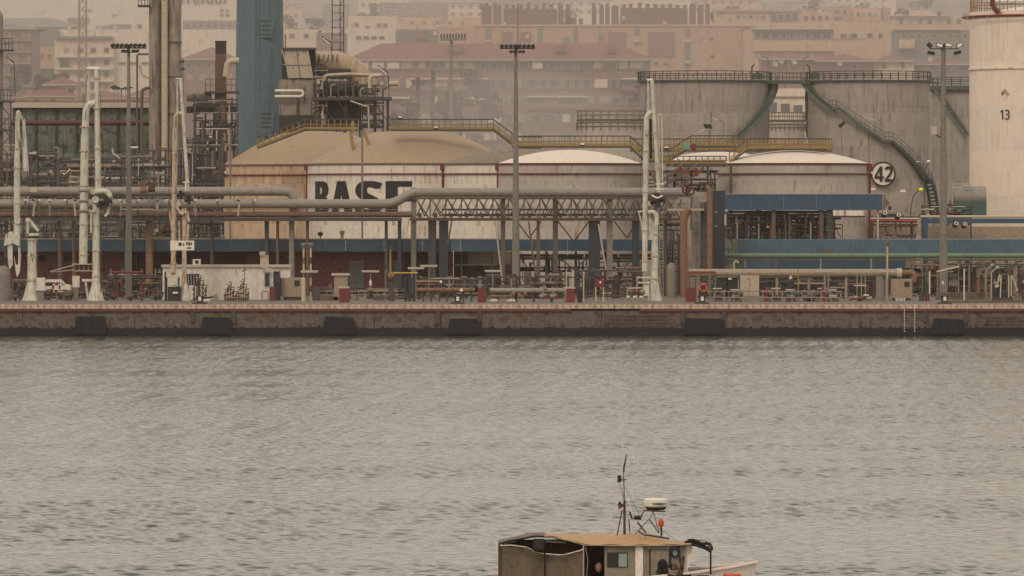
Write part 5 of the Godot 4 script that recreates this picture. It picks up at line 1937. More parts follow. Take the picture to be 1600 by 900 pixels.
	for k in 8:
		p("upper_sheet", "pale_blue_sheet")
		b(1154 + k * 60, 375, 1213.6 + k * 60, 395.5, 0.15)
	for k in 5:
		p("lower_sheet", "pale_blue_sheet" if k == 0 else "blue_sheet")
		b(1166 + k * 50, 395.5, 1215.6 + k * 50, 420, 0.15, 0.35)
	p("roof", "pale_blue_sheet")
	b(1154, 374.2, 1640, 376.5, 9.0, 0.1)
	p("louvre_box", "brown_steel")
	b(1284, 390, 1302, 396, 0.2, -0.12)
	p("rear_wall", "green_sheet")
	b(1134, 376, 1166, ground_row(552), 0.5, 4.0)
	p("rear_wall", "green_sheet")
	b(1166, 420, 1640, ground_row(552), 0.5, 4.6)
	for k in 11:
		p("column", ["grey_steel", "dark_steel", "brown_steel"][k % 3])
		var x := 1422.0 + k * 18.5
		b(x, 405, x + 4.5, ground_row(552), 0.4, -0.4 + (k % 2) * 1.2)
	for k in 5:
		p("store_panel", ["beige_pipe", "brown_steel", "beige_pipe", "green_sheet", "beige_pipe"][k])
		b([1526, 1464, 1590, 1470, 1510][k], [410, 409, 412, 428, 406][k], [1556, 1471, 1640, 1500, 1521][k], [452, 440, 446, 452, 424][k], 0.2, 1.4)
	p("low_wall", "quay_concrete")
	b(1462, 452, 1640, ground_row(552) + 2, 0.4, -0.8)
	single("green_header_pipe", "green_pipe", "long green pipe along the right blue wall", "pipe", 1380, 550, "", 399)
	t(1132, 399.5, 1660, 399.5, 4.0, -0.4, -0.4, -1, 14)
	single("lower_header_pipe", "grey_pipe", "thin grey pipe just under the long green pipe", "pipe", 1380, 550, "", 405)
	t(1134, 406, 1660, 406, 1.3, -0.2, -0.2, -1, 8)
	for k in 3:
		single("pipe_bracket", "grey_steel", ["pipe bracket under the green pipe, left", "pipe bracket under the green pipe, middle", "pipe bracket under the green pipe, beside the banded post"][k], "bracket", [1282.0, 1361.0, 1440.0][k], 549.5, "brackets under the green pipe", 420)
		var x: float = [1282, 1361, 1440][k]
		b(x - 1.6, 403.5, x + 1.6, 422, 0.2, -0.3)
	thing("blue_goalpost", "blue goalpost frame with a pale pipe on top, right of the number disc", "frame", 1520, 575)
	p("left_post", "blue_sheet")
	b(1443, 340, 1450, ground_row(575), 0.5)
	p("cross_beam", "blue_sheet")
	b(1450, 341.5, 1680, 349, 0.4, 0.05)
	p("pale_pipe", "cream")
	t(1438, 338.5, 1680, 338.5, 2.0, 0.1, 0.1, -1, 8)
	p("pale_post", "insulation")
	b(1432, 340, 1439, ground_row(575), 0.5, 0.2)
	single("red_pipe_run", "red_pole", "red and white pipe run between number disc and blue goalpost", "pipe", 1396, 574, "", 345)
	t(1360, 345.5, 1433, 345.5, 2.2)
	single("white_pipe_run", "cream", "white pipe on top of the red pipe run", "pipe", 1396, 574, "", 341)
	t(1360, 341.8, 1434, 341.8, 1.6)
	single("low_red_beam", "dull_red", "thin red beam below the red and white pipe run", "beam", 1396, 575, "", 352)
	b(1360, 349.6, 1434, 352, 0.2)
	thing("bund_wall", "low beige wall behind the blue goalpost frame", "wall", 1500, 590)
	p("wall", "beige_pipe")
	b(1360, 354, 1680, ground_row(590), 0.4)
	for k in 4:
		thing("valve_cluster", ["black and white valve cluster left on the low beige wall", "white cross valve on the blue goalpost", "dark valve pair right on the low beige wall", "heap of small valves beside the red pipe run"][k], "valve", [1492.0, 1381.0, 1506.0, 1402.0][k], 573, "small valves near the blue goalpost", 352)
		var x: float = [1492, 1381, 1506, 1402][k]
		var y: float = [352, 336, 353, 339][k]
		p("body", "dark")
		ball(W(x, y), Vector3(0.3, 0.3, 0.3), 8)
		p("wheel", "white")
		torus(W(x + 2, y - 3, -0.2), Vector3(0, 0.5, 1).normalized(), 0.16, 0.05, 12, 5)
		p("stem", "grey_steel")
		t(x, y, x + 2, y - 4, 0.8)
	thing("green_tanker", "small dull tank with a green belly between the grey tank and the white tank", "tank", 1505, 600)
	p("upper_barrel", "grey_pipe")
	pl([[1488, 308], [1540, 308]], 17.0, 2, 24)
	p("green_belly", "awning_green")
	b(1488, 314, 1540, 337, 2.0, -1.2)
	p("frame", "slab_white")
	t(1487, 345, 1487, 288, 0.8, -1.4)
	t(1487, 288, 1516, 288, 0.8, -1.4)
	t(1503, 291, 1516, 291, 1.6, -1.4)
	var sl := [["thin street lamp with a yellow bulb right of the number disc", 1425, 334, 1438, 296, "bulb_yellow"], ["thin twin street lamp above the yellow bulb", 1444, 300, 1450, 252, "lamp_white"]]
	for k in 2:
		var q: Array = sl[k]
		thing("street_lamp", q[0], "lamp", q[1], 586, "thin street lamps before the grey tank")
		p("pole", "dark_steel")
		if k == 0: pl([[1423, ground_row(586)], [1423, 325], [1427, 306], [1436, 297]], 0.8, 5.0, 6)
		else:
			pl([[1444, ground_row(586)], [1444, 268], [1451, 254]], 0.8, 5.0, 6)
			pl([[1444, 280], [1441, 262], [1436, 253]], 0.7, 4.0, 6)
		p("bulb", q[5])
		ball(W(q[3] + 1, q[4] + 0.5), Vector3(0.2, 0.16, 0.2) * (1.3 if k == 0 else 1.0), 10)
		if k == 1:
			p("second_bulb", "slab_white")
			ball(W(1434.5, 253), Vector3(0.25, 0.1, 0.2), 8)
	for k in 2:
		single("wall_lamp", "lamp_white", ["white bulkhead lamp left of the number disc foot", "white bulkhead lamp right of the number disc foot"][k], "lamp", [1364.0, 1411.0][k], 592, "white lamps at the foot of the numbered tank", 297)
		var x: float = [1364, 1411][k]
		b(x - 4, 293.5 + k * 3, x + 4, 297 + k * 3, 0.2)
	thing("yellow_cabinet", "ochre triangular cover and small dark box beside the red riser", "cabinet", 1385, 574, "", 330)
	p("cover", "orange_steel")
	prism([[1379, 330], [1390, 318], [1381, 303]], 0.3)
	p("box", "dark")
	b(1388, 322, 1393, 328, 0.2)

# ---------------------------------------------------------------- crowded pipework, piece by piece
func tangle(called: String, label: String, x0: float, x1: float, y0: float, y1: float, d: float, n: int, group: String, ms: Array, depth := 3.0):
	thing(called, label, "pipe rack", (x0 + x1) / 2.0, d, group)
	var g := minf(ground_row(d), y1 + 60.0)
	var w := x1 - x0
	for k in maxi(2, int(w / 26.0)):
		p("post", ["dark_steel", "brown_steel"][k % 2])
		var x := x0 + 2 + k * (w - 4) / maxf(1.0, int(w / 26.0) - 1)
		b(x - 1.2, y0 + rng.randf_range(0, 8), x + 1.2, g, 0.25, rng.randf() * depth)
	for k in 3:
		p("beam", "dark_steel")
		var y := lerpf(y0 + 4, y1, k / 2.5)
		b(x0, y, x1, y + 2.4, 0.3, 0.3 + k * 0.5)
	for k in n:
		var m: String = ms[rng.randi() % ms.size()]
		var x := rng.randf_range(x0 + 2, x1 - 2)
		var y := rng.randf_range(y0, y1)
		var z := rng.randf() * depth
		var r := rng.randf_range(0.7, 2.0)
		var pick := rng.randi() % 8
		if pick < 3:
			p("upright_pipe", m)
			t(x, y1, x, minf(y, y1 - 6), r, z, -999, -1, 6)
		elif pick < 5:
			p("level_pipe", m)
			t(maxf(x - rng.randf_range(10, 36), x0), y, minf(x + rng.randf_range(10, 36), x1), y, r, z, -999, -1, 6)
		elif pick == 5:
			p("bent_pipe", m)
			pl([[x, y1, z], [x, y, z], [clampf(x + rng.randf_range(-16, 16), x0, x1), y, z]], r * 0.9, 2.0, 6)
		elif pick == 6:
			p("valve", m)
			t(x - 2.5, y, x + 2.5, y, 2.0, z, -999, -1, 8)
			t(x, y, x, y - 5, 0.6, z, -999, -1, 5)
			t(x - 2, y - 5, x + 2, y - 5, 0.6, z, -999, -1, 5)
		else:
			p("instrument_box", m)
			b(x - 2.4, y - 3, x + 2.4, y + 2, 0.3, z)

func make_clutter():
	var dark := ["dark_steel", "dark_steel", "brown_steel", "sooty", "rusty_pipe", "grey_steel", "navy_steel", "slab_white", "dark_steel", "beige_pipe"]
	var mid := ["brown_steel", "rusty_pipe", "grey_steel", "dark_steel", "orange_steel", "slab_white", "grey_pipe", "dark_steel"]
	var gr := "crowded pipework of the process plant"
	tangle("process_pipework", "crowded pipework above the long pipes at the left edge", -30, 88, 236, 345, 600, 70, gr, dark)
	tangle("process_pipework", "crowded pipework behind the tall twin loading arm", 90, 190, 244, 345, 597, 70, gr, dark)
	tangle("process_pipework", "crowded pipework around the foot of the brown column", 190, 290, 230, 345, 592, 90, gr, dark)
	tangle("process_pipework", "crowded pipework between brown column and first tank", 284, 348, 214, 372, 606, 90, gr, dark)
	tangle("process_pipework", "brownish pipework under the rusty pipe at the left edge", -30, 70, 345, 376, 556, 40, gr, mid)
	tangle("process_pipework", "brownish pipework under the rusty pipe behind the second arm", 70, 190, 345, 376, 556, 55, gr, mid)
	tangle("process_pipework", "brownish pipework under the rusty pipe left of the rust streaked arm", 190, 270, 343, 376, 556, 45, gr, mid)
	tangle("process_pipework", "brownish pipework under the rusty pipe behind the rust streaked arm", 270, 350, 343, 376, 556, 45, gr, mid)
	tangle("process_pipework", "small pipework between the long pipes at the left edge", -30, 150, 308, 342, 550, 60, gr, mid, 2.0)
	tangle("process_pipework", "small pipework between the long pipes behind the gantry", 150, 345, 308, 342, 550, 60, gr, mid, 2.0)
	tangle("furnace_pipework", "sooty pipework beside the blue stack, above the first tank", 300, 372, 150, 236, 640, 60, "sooty pipework of the furnace", dark)
	tangle("furnace_pipework", "sooty pipework packed under the burner platform", 488, 600, 128, 200, 668, 90, "sooty pipework of the furnace", dark)
	tangle("furnace_pipework", "sooty pipework under the sloped four pane panel", 490, 512, 100, 200, 662, 26, "sooty pipework of the furnace", dark)
	var deckm := ["dark_steel", "brown_steel", "grey_steel", "rusty_pipe", "beige_pipe", "maroon", "dark_steel", "green_paint", "orange_pipe", "dark_steel"]
	var dg := "low pipework on the jetty"
	tangle("jetty_pipework", "low pipework behind the left flood light mast foot", 165, 252, 426, 464, 534, 60, dg, deckm, 2.0)
	tangle("jetty_pipework", "low pipework behind the leftmost loading arm foot", -20, 60, 436, 464, 532, 40, dg, deckm, 2.0)
	tangle("jetty_pipework", "low pipework behind the white van life ring", 66, 150, 452, 466, 530, 36, dg, deckm, 2.0)
	tangle("jetty_pipework", "low pipework before the brick wall, right of the banded posts", 488, 560, 446, 467, 527, 40, dg, deckm, 2.0)
	tangle("jetty_pipework", "low pipework before the brick wall under the yellow jib", 560, 640, 450, 467, 527, 40, dg, deckm, 2.0)
	tangle("jetty_pipework", "low pipework behind the rusty orange manifold", 640, 760, 432, 466, 526, 70, dg, deckm, 2.0)
	tangle("jetty_pipework", "low pipework behind the grey pipe elbows", 760, 890, 428, 464, 530, 80, dg, deckm, 2.0)
	tangle("jetty_pipework", "dark pipework between thick navy trestle and right loading arm", 900, 1005, 418, 464, 540, 80, dg, deckm, 2.0)
	tangle("jetty_pipework", "dark pipework between ladder and orange upright pipe", 1028, 1066, 345, 466, 550, 50, dg, dark, 2.0)
	tangle("jetty_pipework", "low pipework under the left of the fat beige pipe", 1086, 1200, 432, 466, 530, 70, dg, deckm, 2.0)
	tangle("jetty_pipework", "low pipework under the right of the fat beige pipe", 1200, 1390, 434, 466, 530, 110, dg, deckm, 2.0)
	tangle("jetty_pipework", "pipework under the right blue wall, left of the gangway shelter", 1424, 1500, 408, 464, 542, 60, dg, deckm, 2.0)
	tangle("jetty_pipework", "pipework under the right blue wall, at the A frame winch", 1500, 1620, 408, 464, 542, 80, dg, deckm, 2.0)
	tangle("manifold_pipework", "front layer of crowded pipes under the short blue canopy", 1134, 1304, 330, 374, 563, 120, "pipes crowded under the short blue canopy", dark, 2.0)
	tangle("manifold_pipework", "rear layer of crowded pipes under the short blue canopy", 1134, 1306, 330, 374, 569, 150, "pipes crowded under the short blue canopy", ["dark_steel", "brown_steel", "navy_steel", "rusty_pipe", "grey_steel"], 2.0)
	tangle("tank_pipework", "pipework below the stairs between the two white roofed tanks", 1004, 1120, 262, 300, 576, 50, "pipework at the foot of the tanks", dark)
	tangle("tank_pipework", "pipework between numbered tank and blue goalpost", 1362, 1440, 334, 374, 578, 36, "pipework at the foot of the tanks", ["slab_white", "grey_steel", "dull_red", "dark_steel", "beige_pipe"], 1.5)
	tangle("tank_pipework", "pipework behind the blue goalpost beam", 1440, 1520, 318, 352, 586, 30, "pipework at the foot of the tanks", ["slab_white", "grey_steel", "dull_red", "dark_steel", "beige_pipe"], 1.5)
	tangle("tank_pipework", "pipework under the truss bridge before the white roofed tank", 810, 1000, 398, 440, 562, 70, "pipework at the foot of the tanks", dark, 2.0)

# ---------------------------------------------------------------- flood light masts
func make_masts():
	var ml := ["flood light mast on the left carrying a dark double row of lamps", "tall flood light mast in the middle with a lightning rod", "flood light mast on the right with white faced lamps"]
	var mx := [[201, 524, 80, 5.6, 2.2], [806, 536, 78, 6.6, 2.4], [1474, 540, 76, 7.0, 3.4]]
	for i in 3:
		var q: Array = mx[i]
		thing("flood_light_mast", ml[i], "mast", q[0], q[1], "tall flood light masts")
		p("pole", "mast_grey")
		lpx(q[0], [[q[3] * 1.7, ground_row(D)], [q[3] * 1.7, ground_row(D) - 1.5], [q[3], ground_row(D) - 1.6], [lerpf(q[3], q[4], 0.5), 270], [q[4], q[2] - 8.0]], 0.0, 14)
		for y in [200, 330]:
			p("collar", "mast_grey")
			var r: float = lerpf(q[4], q[3], (y - 70.0) / 400.0) + 0.7
			lpx(q[0], [[r - 0.6, y + 2], [r, y + 2], [r, y], [r - 0.6, y]], 0.0, 14)
		p("cross_bar", "dark_steel")
		if i == 0:
			b(174, 74, 229, 76, 0.3, -0.2)
			for k in 8:
				p("flood_light", "black")
				beam(173.5 + k * 7.0, 72.5, 179.5 + k * 7.0, 70.0, 5.0, 0.5, -0.35)
			for k in 4:
				p("flood_light", "black")
				beam(190 + k * 6.4 + (k / 2) * 3, 80.5, 195.5 + k * 6.4 + (k / 2) * 3, 79, 4.0, 0.5, -0.3)
			p("lower_bar", "dark_steel")
			b(189, 81, 215, 82.3, 0.3, -0.1)
		elif i == 1:
			b(781, 75, 836, 76.5, 0.3, -0.2)
			for k in 8:
				p("flood_light", "black")
				beam(781.5 + k * 6.9, 73.5, 787 + k * 6.9, 71.5, 5.4, 0.5, -0.35)
			for k in 4:
				p("flood_light", "black")
				beam(796 + k * 5.6 + (k / 2) * 2.5, 81.5, 801 + k * 5.6 + (k / 2) * 2.5, 80.5, 4.2, 0.5, -0.3)
			p("lightning_rod", "mast_grey")
			t(809, 78, 809, 6, 0.8, 0, -999, -1, 6)
		else:
			b(1453, 75.5, 1497, 77, 0.3, -0.2)
			var fl := [[1449, 68, 1455, 74], [1462, 70, 1473, 72], [1476, 70, 1487, 71], [1494, 73, 1503, 69], [1449, 82, 1460, 84], [1490, 84, 1501, 81]]
			for k in 6:
				p("flood_light", "black")
				beam(fl[k][0], fl[k][1], fl[k][2], fl[k][3], 6.2 if k < 4 else 5.4, 0.45, -0.3)
				if k > 0 and k < 4:
					s("lens", "lamp_white")
					beam(fl[k][0] + 1, fl[k][1], fl[k][2] - 1, fl[k][3], 4.4, 0.06, -0.56)
			p("arm", "slab_white")
			t(1478, 93, 1496, 87, 0.8, -0.2, -999, -1, 6)
			p("control_box", "slab_white")
			b(1455, 197, 1464, 210, 0.4, -0.2)
			s("box_bracket", "dark_steel")
			t(1462, 211, 1474, 216, 1.2, -0.1)

# ---------------------------------------------------------------- marine loading arms
func swivel(x: float, y: float, r: float, dz := -0.3, m := "arm_white"):
	p("swivel_joint", m)
	disc(x, y, r, 0.7, dz, 14)
	s("flange", "grey_steel")
	disc(x, y, r * 1.25, 0.12, dz + 0.25, 14)

func coupler(x: float, y: float, r: float, dz: float):   # quick coupler: crossed short tubes with bolted flanges
	p("coupler", "black")
	t(x - r, y + r * 0.3, x + r, y - r * 0.2, r * 0.5, dz, -999, -1, 10)
	t(x + r * 0.2, y + r * 1.2, x - r * 0.1, y - r, r * 0.42, dz - 0.1, -999, -1, 10)
	s("coupler_flange", "dark_steel")
	t(x + r * 0.8, y - r * 0.2, x + r * 1.1, y - r * 0.25, r * 0.75, dz, -999, -1, 10)
	t(x + r * 0.16, y + r * 1.0, x + r * 0.2, y + r * 1.25, r * 0.65, dz - 0.1, -999, -1, 10)

func flanges(pts: Array, r: float, dz: float):    # bolted joints along a pipe, [x, y] in the picture
	for v in pts:
		p("pipe_flange", "arm_rusty")
		t(v[0], v[1] + 1.0, v[0], v[1] - 1.0, r, dz, -999, -1, 12)

func wire(pts: Array, dz: float):
	for i in pts.size() - 1:
		p("cable", "dark")
		t(pts[i][0], pts[i][1], pts[i + 1][0], pts[i + 1][1], 0.35, dz, -999, -1, 4)

func make_loading_arms():
	var gl := "white marine loading arms along the quay"
	thing("loading_arm", "leftmost white loading arm with hanging crescent counterweight", "loading arm", 50, 518, gl)
	p("riser", "arm_white")
	lpx(50, [[16, 471], [16, 469.5], [13, 462], [7.6, 441], [7.0, 415], [6.6, 373]], 0.0, 20)
	p("triangle_bracket", "arm_white")
	for q in [[43, 368, 44, 341], [44, 341, 60, 361], [42, 367, 61, 366]]: beam(q[0], q[1], q[2], q[3], 4.0, 0.4)
	p("bracket_pin", "dark_steel")
	b(43, 368, 59, 371, 0.5, -0.05)
	p("inner_boom", "arm_white")
	t(27.5, 384, 27.5, 232, 5.2, -0.6, -0.6, 4.6, 14)
	t(27.5, 232, 27.0, 182, 3.2, -0.6, -0.6, 2.8, 12)
	p("boom_top", "arm_white")
	pl([[27, 190, -0.6], [29, 172, -0.6], [34, 186, -0.4]], 2.6)
	p("pulley_strut", "arm_white")
	t(26, 176, 33, 222, 1.2, -0.9)
	t(31, 176, 31, 215, 1.0, -0.9)
	p("outer_arm", "arm_white")
	t(37, 186, 41, 268, 2.4, -0.3, -0.3, 5.0, 12)
	p("end_coupling", "grey_steel")
	quadbox([[35, 277], [46, 274], [45, 264], [36, 264]], 0.5, -0.5)
	p("counterweight", "arm_white")
	prism([[8, 384], [10, 366], [18, 361], [24, 366], [31, 372], [31, 384], [22, 380]], 0.8, -1.2)
	p("hanging_plate", "arm_white")
	prism([[13, 383], [21, 380], [21, 414], [16, 421], [14, 405]], 0.5, -1.0)
	p("crescent", "arm_white")
	prism([[23, 400], [26, 425], [28, 433], [32, 425], [34, 400], [32, 385], [30, 386], [30, 412], [26, 414], [24, 404]], 0.4, -0.9)
	swivel(44, 344, 3.6)
	swivel(29, 345, 5.2, -1.1)
	flanges([[27.5, 372], [27.5, 318], [27.5, 262], [27.4, 232]], 6.4, -0.6)
	flanges([[50, 438], [50, 400], [50, 375]], 8.4, 0.0)
	wire([[26, 176], [21, 260], [20, 362]], -1.0)
	wire([[33, 186], [47, 300], [46, 342]], -0.5)
	p("grab_ladder", "grey_steel")
	for k in 16: t(56.5, 440 - k * 4.2, 60, 440 - k * 4.2, 0.4, -0.1, -999, -1, 4)
	p("post_marking", "print_black")
	letters("N", mt(5), W(51, 399, -0.42), 0.05, true)
	letters("1", mt(5), W(51, 406, -0.42), 0.05, true)
	# second
	thing("loading_arm", "tall twin pipe white loading arm, second from the left", "loading arm", 150, 518, gl)
	p("riser", "arm_white")
	lpx(150, [[13, 471], [13, 469.5], [11, 461], [6.4, 444], [5.6, 420], [5.4, 318]], 0.0, 20)
	p("base_flange", "arm_white")
	lpx(150, [[14, 471], [14, 469], [11, 468.5]], 0.0, 16)
	p("tall_boom", "arm_white")
	t(154, 298, 151.5, 108, 5.0, -0.5, -0.5, 3.4, 14)
	p("inner_boom", "arm_white")
	t(130.5, 412, 133, 210, 6.6, -0.4, -0.4, 6.2, 16)
	pl([[133, 212, -0.4], [135, 172, -0.4], [140, 163, -0.4], [152, 160, -0.4]], 5.4, 1.6, 14)
	p("balance_pole", "arm_white")
	t(138, 166, 138, 109, 2.5, 0.4)
	p("top_cross", "white")
	t(136, 107.5, 156, 107.5, 2.6, -0.3)
	p("tie", "dark_steel")
	t(138, 252, 150, 251, 0.7, -0.4)
	t(139, 178, 150, 180, 0.5, -0.4)
	swivel(146, 299, 5.0)
	swivel(160, 298, 4.6, -0.9)
	swivel(150, 312, 5.4, -0.6)
	p("drop_elbow", "arm_white")
	pl([[150, 300, -0.8], [166, 298, -0.8], [173, 305, -0.8], [172, 316, -0.8]], 4.2, 1.8, 12)
	coupler(168, 314, 7.7, -1.1)
	coupler(158, 320, 6.1, -0.6)
	p("hanging_fitting", "arm_white")
	pl([[171, 322, -0.9], [170, 334, -0.9], [165, 338, -0.9]], 2.4)
	p("lower_stay", "arm_white")
	t(143, 364, 143, 328, 1.6, -0.5)
	t(133, 330, 150, 330, 1.4, -0.5)
	for k in 3:
		p("clamp", "grey_steel")
		t(124, 298 + k * 16, 140, 298 + k * 16, 2.0, -0.75)
	flanges([[131, 398], [131.4, 350], [131.8, 290], [132.6, 236], [133, 198]], 8.0, -0.4)
	flanges([[153.6, 280], [153, 232], [152.2, 170], [151.6, 122]], 6.0, -0.5)
	flanges([[150, 432], [150, 392], [150, 352]], 6.8, 0.0)
	wire([[138, 110], [127, 200], [124, 300]], -0.3)
	wire([[156, 108], [161, 220], [164, 296]], -0.7)
	p("grab_ladder", "grey_steel")
	for k in 26: t(155, 440 - k * 4.2, 158.5, 440 - k * 4.2, 0.4, -0.1, -999, -1, 4)
	p("side_cable", "dark_steel")
	t(159, 330, 158, 462, 0.6, -0.3)
	# third
	thing("loading_arm", "slender rust streaked loading arm before the white cabin", "loading arm", 288, 518, gl)
	p("riser", "arm_rusty")
	lpx(288, [[4.4, 443], [3.6, 420], [3.4, 330]], 0.0, 16)
	p("splayed_foot", "arm_white")
	lpx(288, [[9.8, 471], [9.8, 469], [8.4, 461], [4.6, 443]], 0.0, 16)
	p("inner_boom", "arm_rusty")
	t(271, 430, 274, 210, 4.0, -0.4, -0.4, 3.8, 14)
	pl([[274, 214, -0.4], [275, 182, -0.4], [279, 177, -0.4], [285, 178, -0.4]], 3.6, 1.6, 12)
	p("slanting_arm", "arm_white")
	t(282.5, 124, 294, 298, 2.4, -0.5, -0.5, 2.8, 12)
	p("balance_pole", "arm_white")
	t(277, 180, 277, 124, 1.6, 0.2)
	p("top_cross", "arm_white")
	t(275, 123, 284, 123, 1.4)
	flanges([[271.4, 412], [272, 360], [273, 300], [273.6, 240]], 5.0, -0.4)
	flanges([[284.6, 160], [288, 208], [291.6, 262]], 3.6, -0.5)
	wire([[276, 126], [268, 210], [264, 328]], -0.2)
	p("white_clamp", "white")
	t(287, 285, 297, 285, 1.2, -0.7)
	t(291, 283, 291, 299, 1.5, -0.8)
	swivel(280, 318, 4.2, -0.5, "arm_rusty")
	swivel(288, 330, 4.6, -0.6, "arm_rusty")
	coupler(295, 312, 6.1, -0.5)
	coupler(283, 304, 6.1, -0.3)
	p("bent_links", "arm_rusty")
	pl([[276, 322, -0.6], [284, 336, -0.6], [292, 330, -0.6], [296, 346, -0.6]], 2.2)
	pl([[265, 330, -0.3], [268, 352, -0.3], [270, 366, -0.3]], 1.2)
	p("stay", "arm_rusty")
	t(294, 350, 293, 385, 1.8, -0.2)
	t(280, 345, 281, 385, 1.5, -0.2)
	# fourth
	thing("loading_arm", "right hand white loading arm with two pairs of thin rods", "loading arm", 1023, 518, gl)
	p("riser", "arm_white")
	lpx(1023, [[12, 472], [12, 470], [9.5, 462], [5.6, 440], [5.0, 415], [5.2, 345]], 0.0, 20)
	p("inner_boom", "arm_white")
	t(1007, 424, 1009.5, 210, 4.2, -0.5, -0.5, 4.2, 14)
	pl([[1009.5, 214, -0.5], [1010, 184, -0.5], [1014, 177, -0.5], [1020, 176, -0.5]], 4.2, 1.6, 14)
	p("slanting_arm", "arm_white")
	t(1018.5, 126, 1029, 300, 2.7, -0.7, -0.7, 3.0, 12)
	p("balance_pole", "arm_white")
	t(1013, 180, 1012.5, 127, 1.7, 0.2)
	p("top_cross", "white")
	t(1011, 125.5, 1020, 124.5, 1.8)
	p("dark_inner", "black")
	t(1017, 248, 1016.5, 186, 2.2, 0.1)
	flanges([[1007.4, 408], [1008, 360], [1008.6, 300], [1009.3, 236]], 5.4, -0.5)
	flanges([[1020.4, 158], [1023.4, 208], [1027, 262]], 4.0, -0.7)
	flanges([[1023, 436], [1023, 400], [1023, 366]], 6.6, 0.0)
	wire([[1011, 128], [1003, 220], [999, 328]], -0.3)
	p("thin_rods", "arm_white")
	pl([[1032, 300, -0.4], [1028, 181, -0.4], [1031, 177, -0.4], [1034, 182, -0.4], [1035, 300, -0.4]], 1.1, 2.0, 8)
	p("clamp", "white")
	for y in [288, 296]: t(1024, y, 1037, y, 1.4, -0.8)
	swivel(1016, 318, 5.0, -0.6)
	swivel(1024, 336, 5.4, -0.6)
	coupler(1026, 312, 10.7, -0.7)
	coupler(1014, 316, 6.1, -0.3)
	p("white_bracket", "white")
	pl([[1018, 305, -1.0], [1026, 310, -1.1], [1035, 306, -1.0]], 1.6)
	p("drop_plate", "arm_white")
	prism([[1010, 330], [1022, 328], [1020, 376], [1012, 374]], 0.3, -0.3)
	p("side_stay", "arm_white")
	pl([[998, 331, -0.3], [1003, 352, -0.3], [1005, 378, -0.3]], 1.2)
	t(997, 331, 1008, 330, 1.4, -0.3)
	p("elbow", "arm_white")
	pl([[1012, 332, -0.9], [1022, 330, -0.9], [1026, 340, -0.9], [1025, 352, -0.9]], 3.6, 1.8)
	thing("arm_platform", "small pale platform with rails left of the right loading arm", "platform", 1008, 517)
	for y in [433.5, 441.5]:
		p("rail", "arm_white")
		b(994, y - 1.2, 1020, y + 1.2, 0.15, -0.3)
	for x in [994, 1018]:
		p("post", "arm_white")
		b(x, 433, x + 1.5, ground_row(517), 0.1, -0.3)
	p("cabinet", "cabin_white")
	b(1006, 443, 1014, 462, 0.6, -0.1)
	thing("pump_skid", "low skid of pumps with white feet left of the right loading arm", "pump", 992, 516)
	for k in 3:
		p("pump_body", ["brown_steel", "dull_red", "grey_steel"][k])
		pl([[982 + k * 9, 456, -0.2], [990 + k * 9, 456, -0.2]], 3.6)
		s("pump_foot", "white")
		b(979 + k * 10, 462, 984 + k * 10, 465, 0.3, -0.5)
	p("skid_frame", "slab_white")
	pl([[980, 468], [981, 451], [1004, 450], [1006, 468]], 0.8)

# ---------------------------------------------------------------- things on the jetty deck
func lamp_t(x: float, y: float, w: float, d: float, label: String, m := "slab_white", foot_row := -1.0):
	thing("strip_lamp_post", label, "lamp", x, d, "strip lamps on thin posts along the jetty")
	p("post", "grey_steel")
	t(x, ground_row(d), x, y, 0.9, 0, -999, -1, 6)
	p("lamp_tray", m)
	b(x - w / 2, y - 1.6, x + w / 2, y + 1.0, 0.35, -0.2)
	s("tube", "lamp_white")
	t(x - w / 2 + 1, y + 1.4, x + w / 2 - 1, y + 1.4, 0.7, -0.05, -999, -1, 6)

func christmas_valve(x: float, top: float, w: float, label: String, ms: Array, d := 515.0):
	thing("valve_tree", label, "valve", x, d, "clusters of valves on the jetty deck")
	var g := ground_row(d)
	for k in 5:
		p("spool", ms[k % ms.size()])
		var xx := x + (k - 2) * w * 0.2
		var yt: float = top + [12, 3, 0, 8, 15][k]
		pl([[xx, g, k * 0.12], [xx, yt + 6, k * 0.12], [xx + w * 0.10, yt + 3, k * 0.12]], w * 0.055)
		s("flange", "dark_steel")
		for f in 3: t(xx - w * 0.10, lerpf(g - 4, yt + 8, f / 2.5), xx + w * 0.10, lerpf(g - 4, yt + 8, f / 2.5), 1.3, k * 0.12)
		p("bonnet", ms[(k + 1) % ms.size()])
		t(xx - w * 0.09, yt + 8, xx + w * 0.09, yt + 8, w * 0.085, k * 0.12 - 0.05)
		p("hand_wheel", ["brown_steel", "yellow_rail", "rusty_pipe", "dull_red", "dark_steel"][k])
		t(xx - w * 0.12, yt + 1, xx + w * 0.14, yt + 0.4, 0.8, k * 0.12 - 0.1)
	p("cross_pipe", ms[0])
	t(x - w * 0.5, g - 5, x + w * 0.5, g - 5, 1.9)

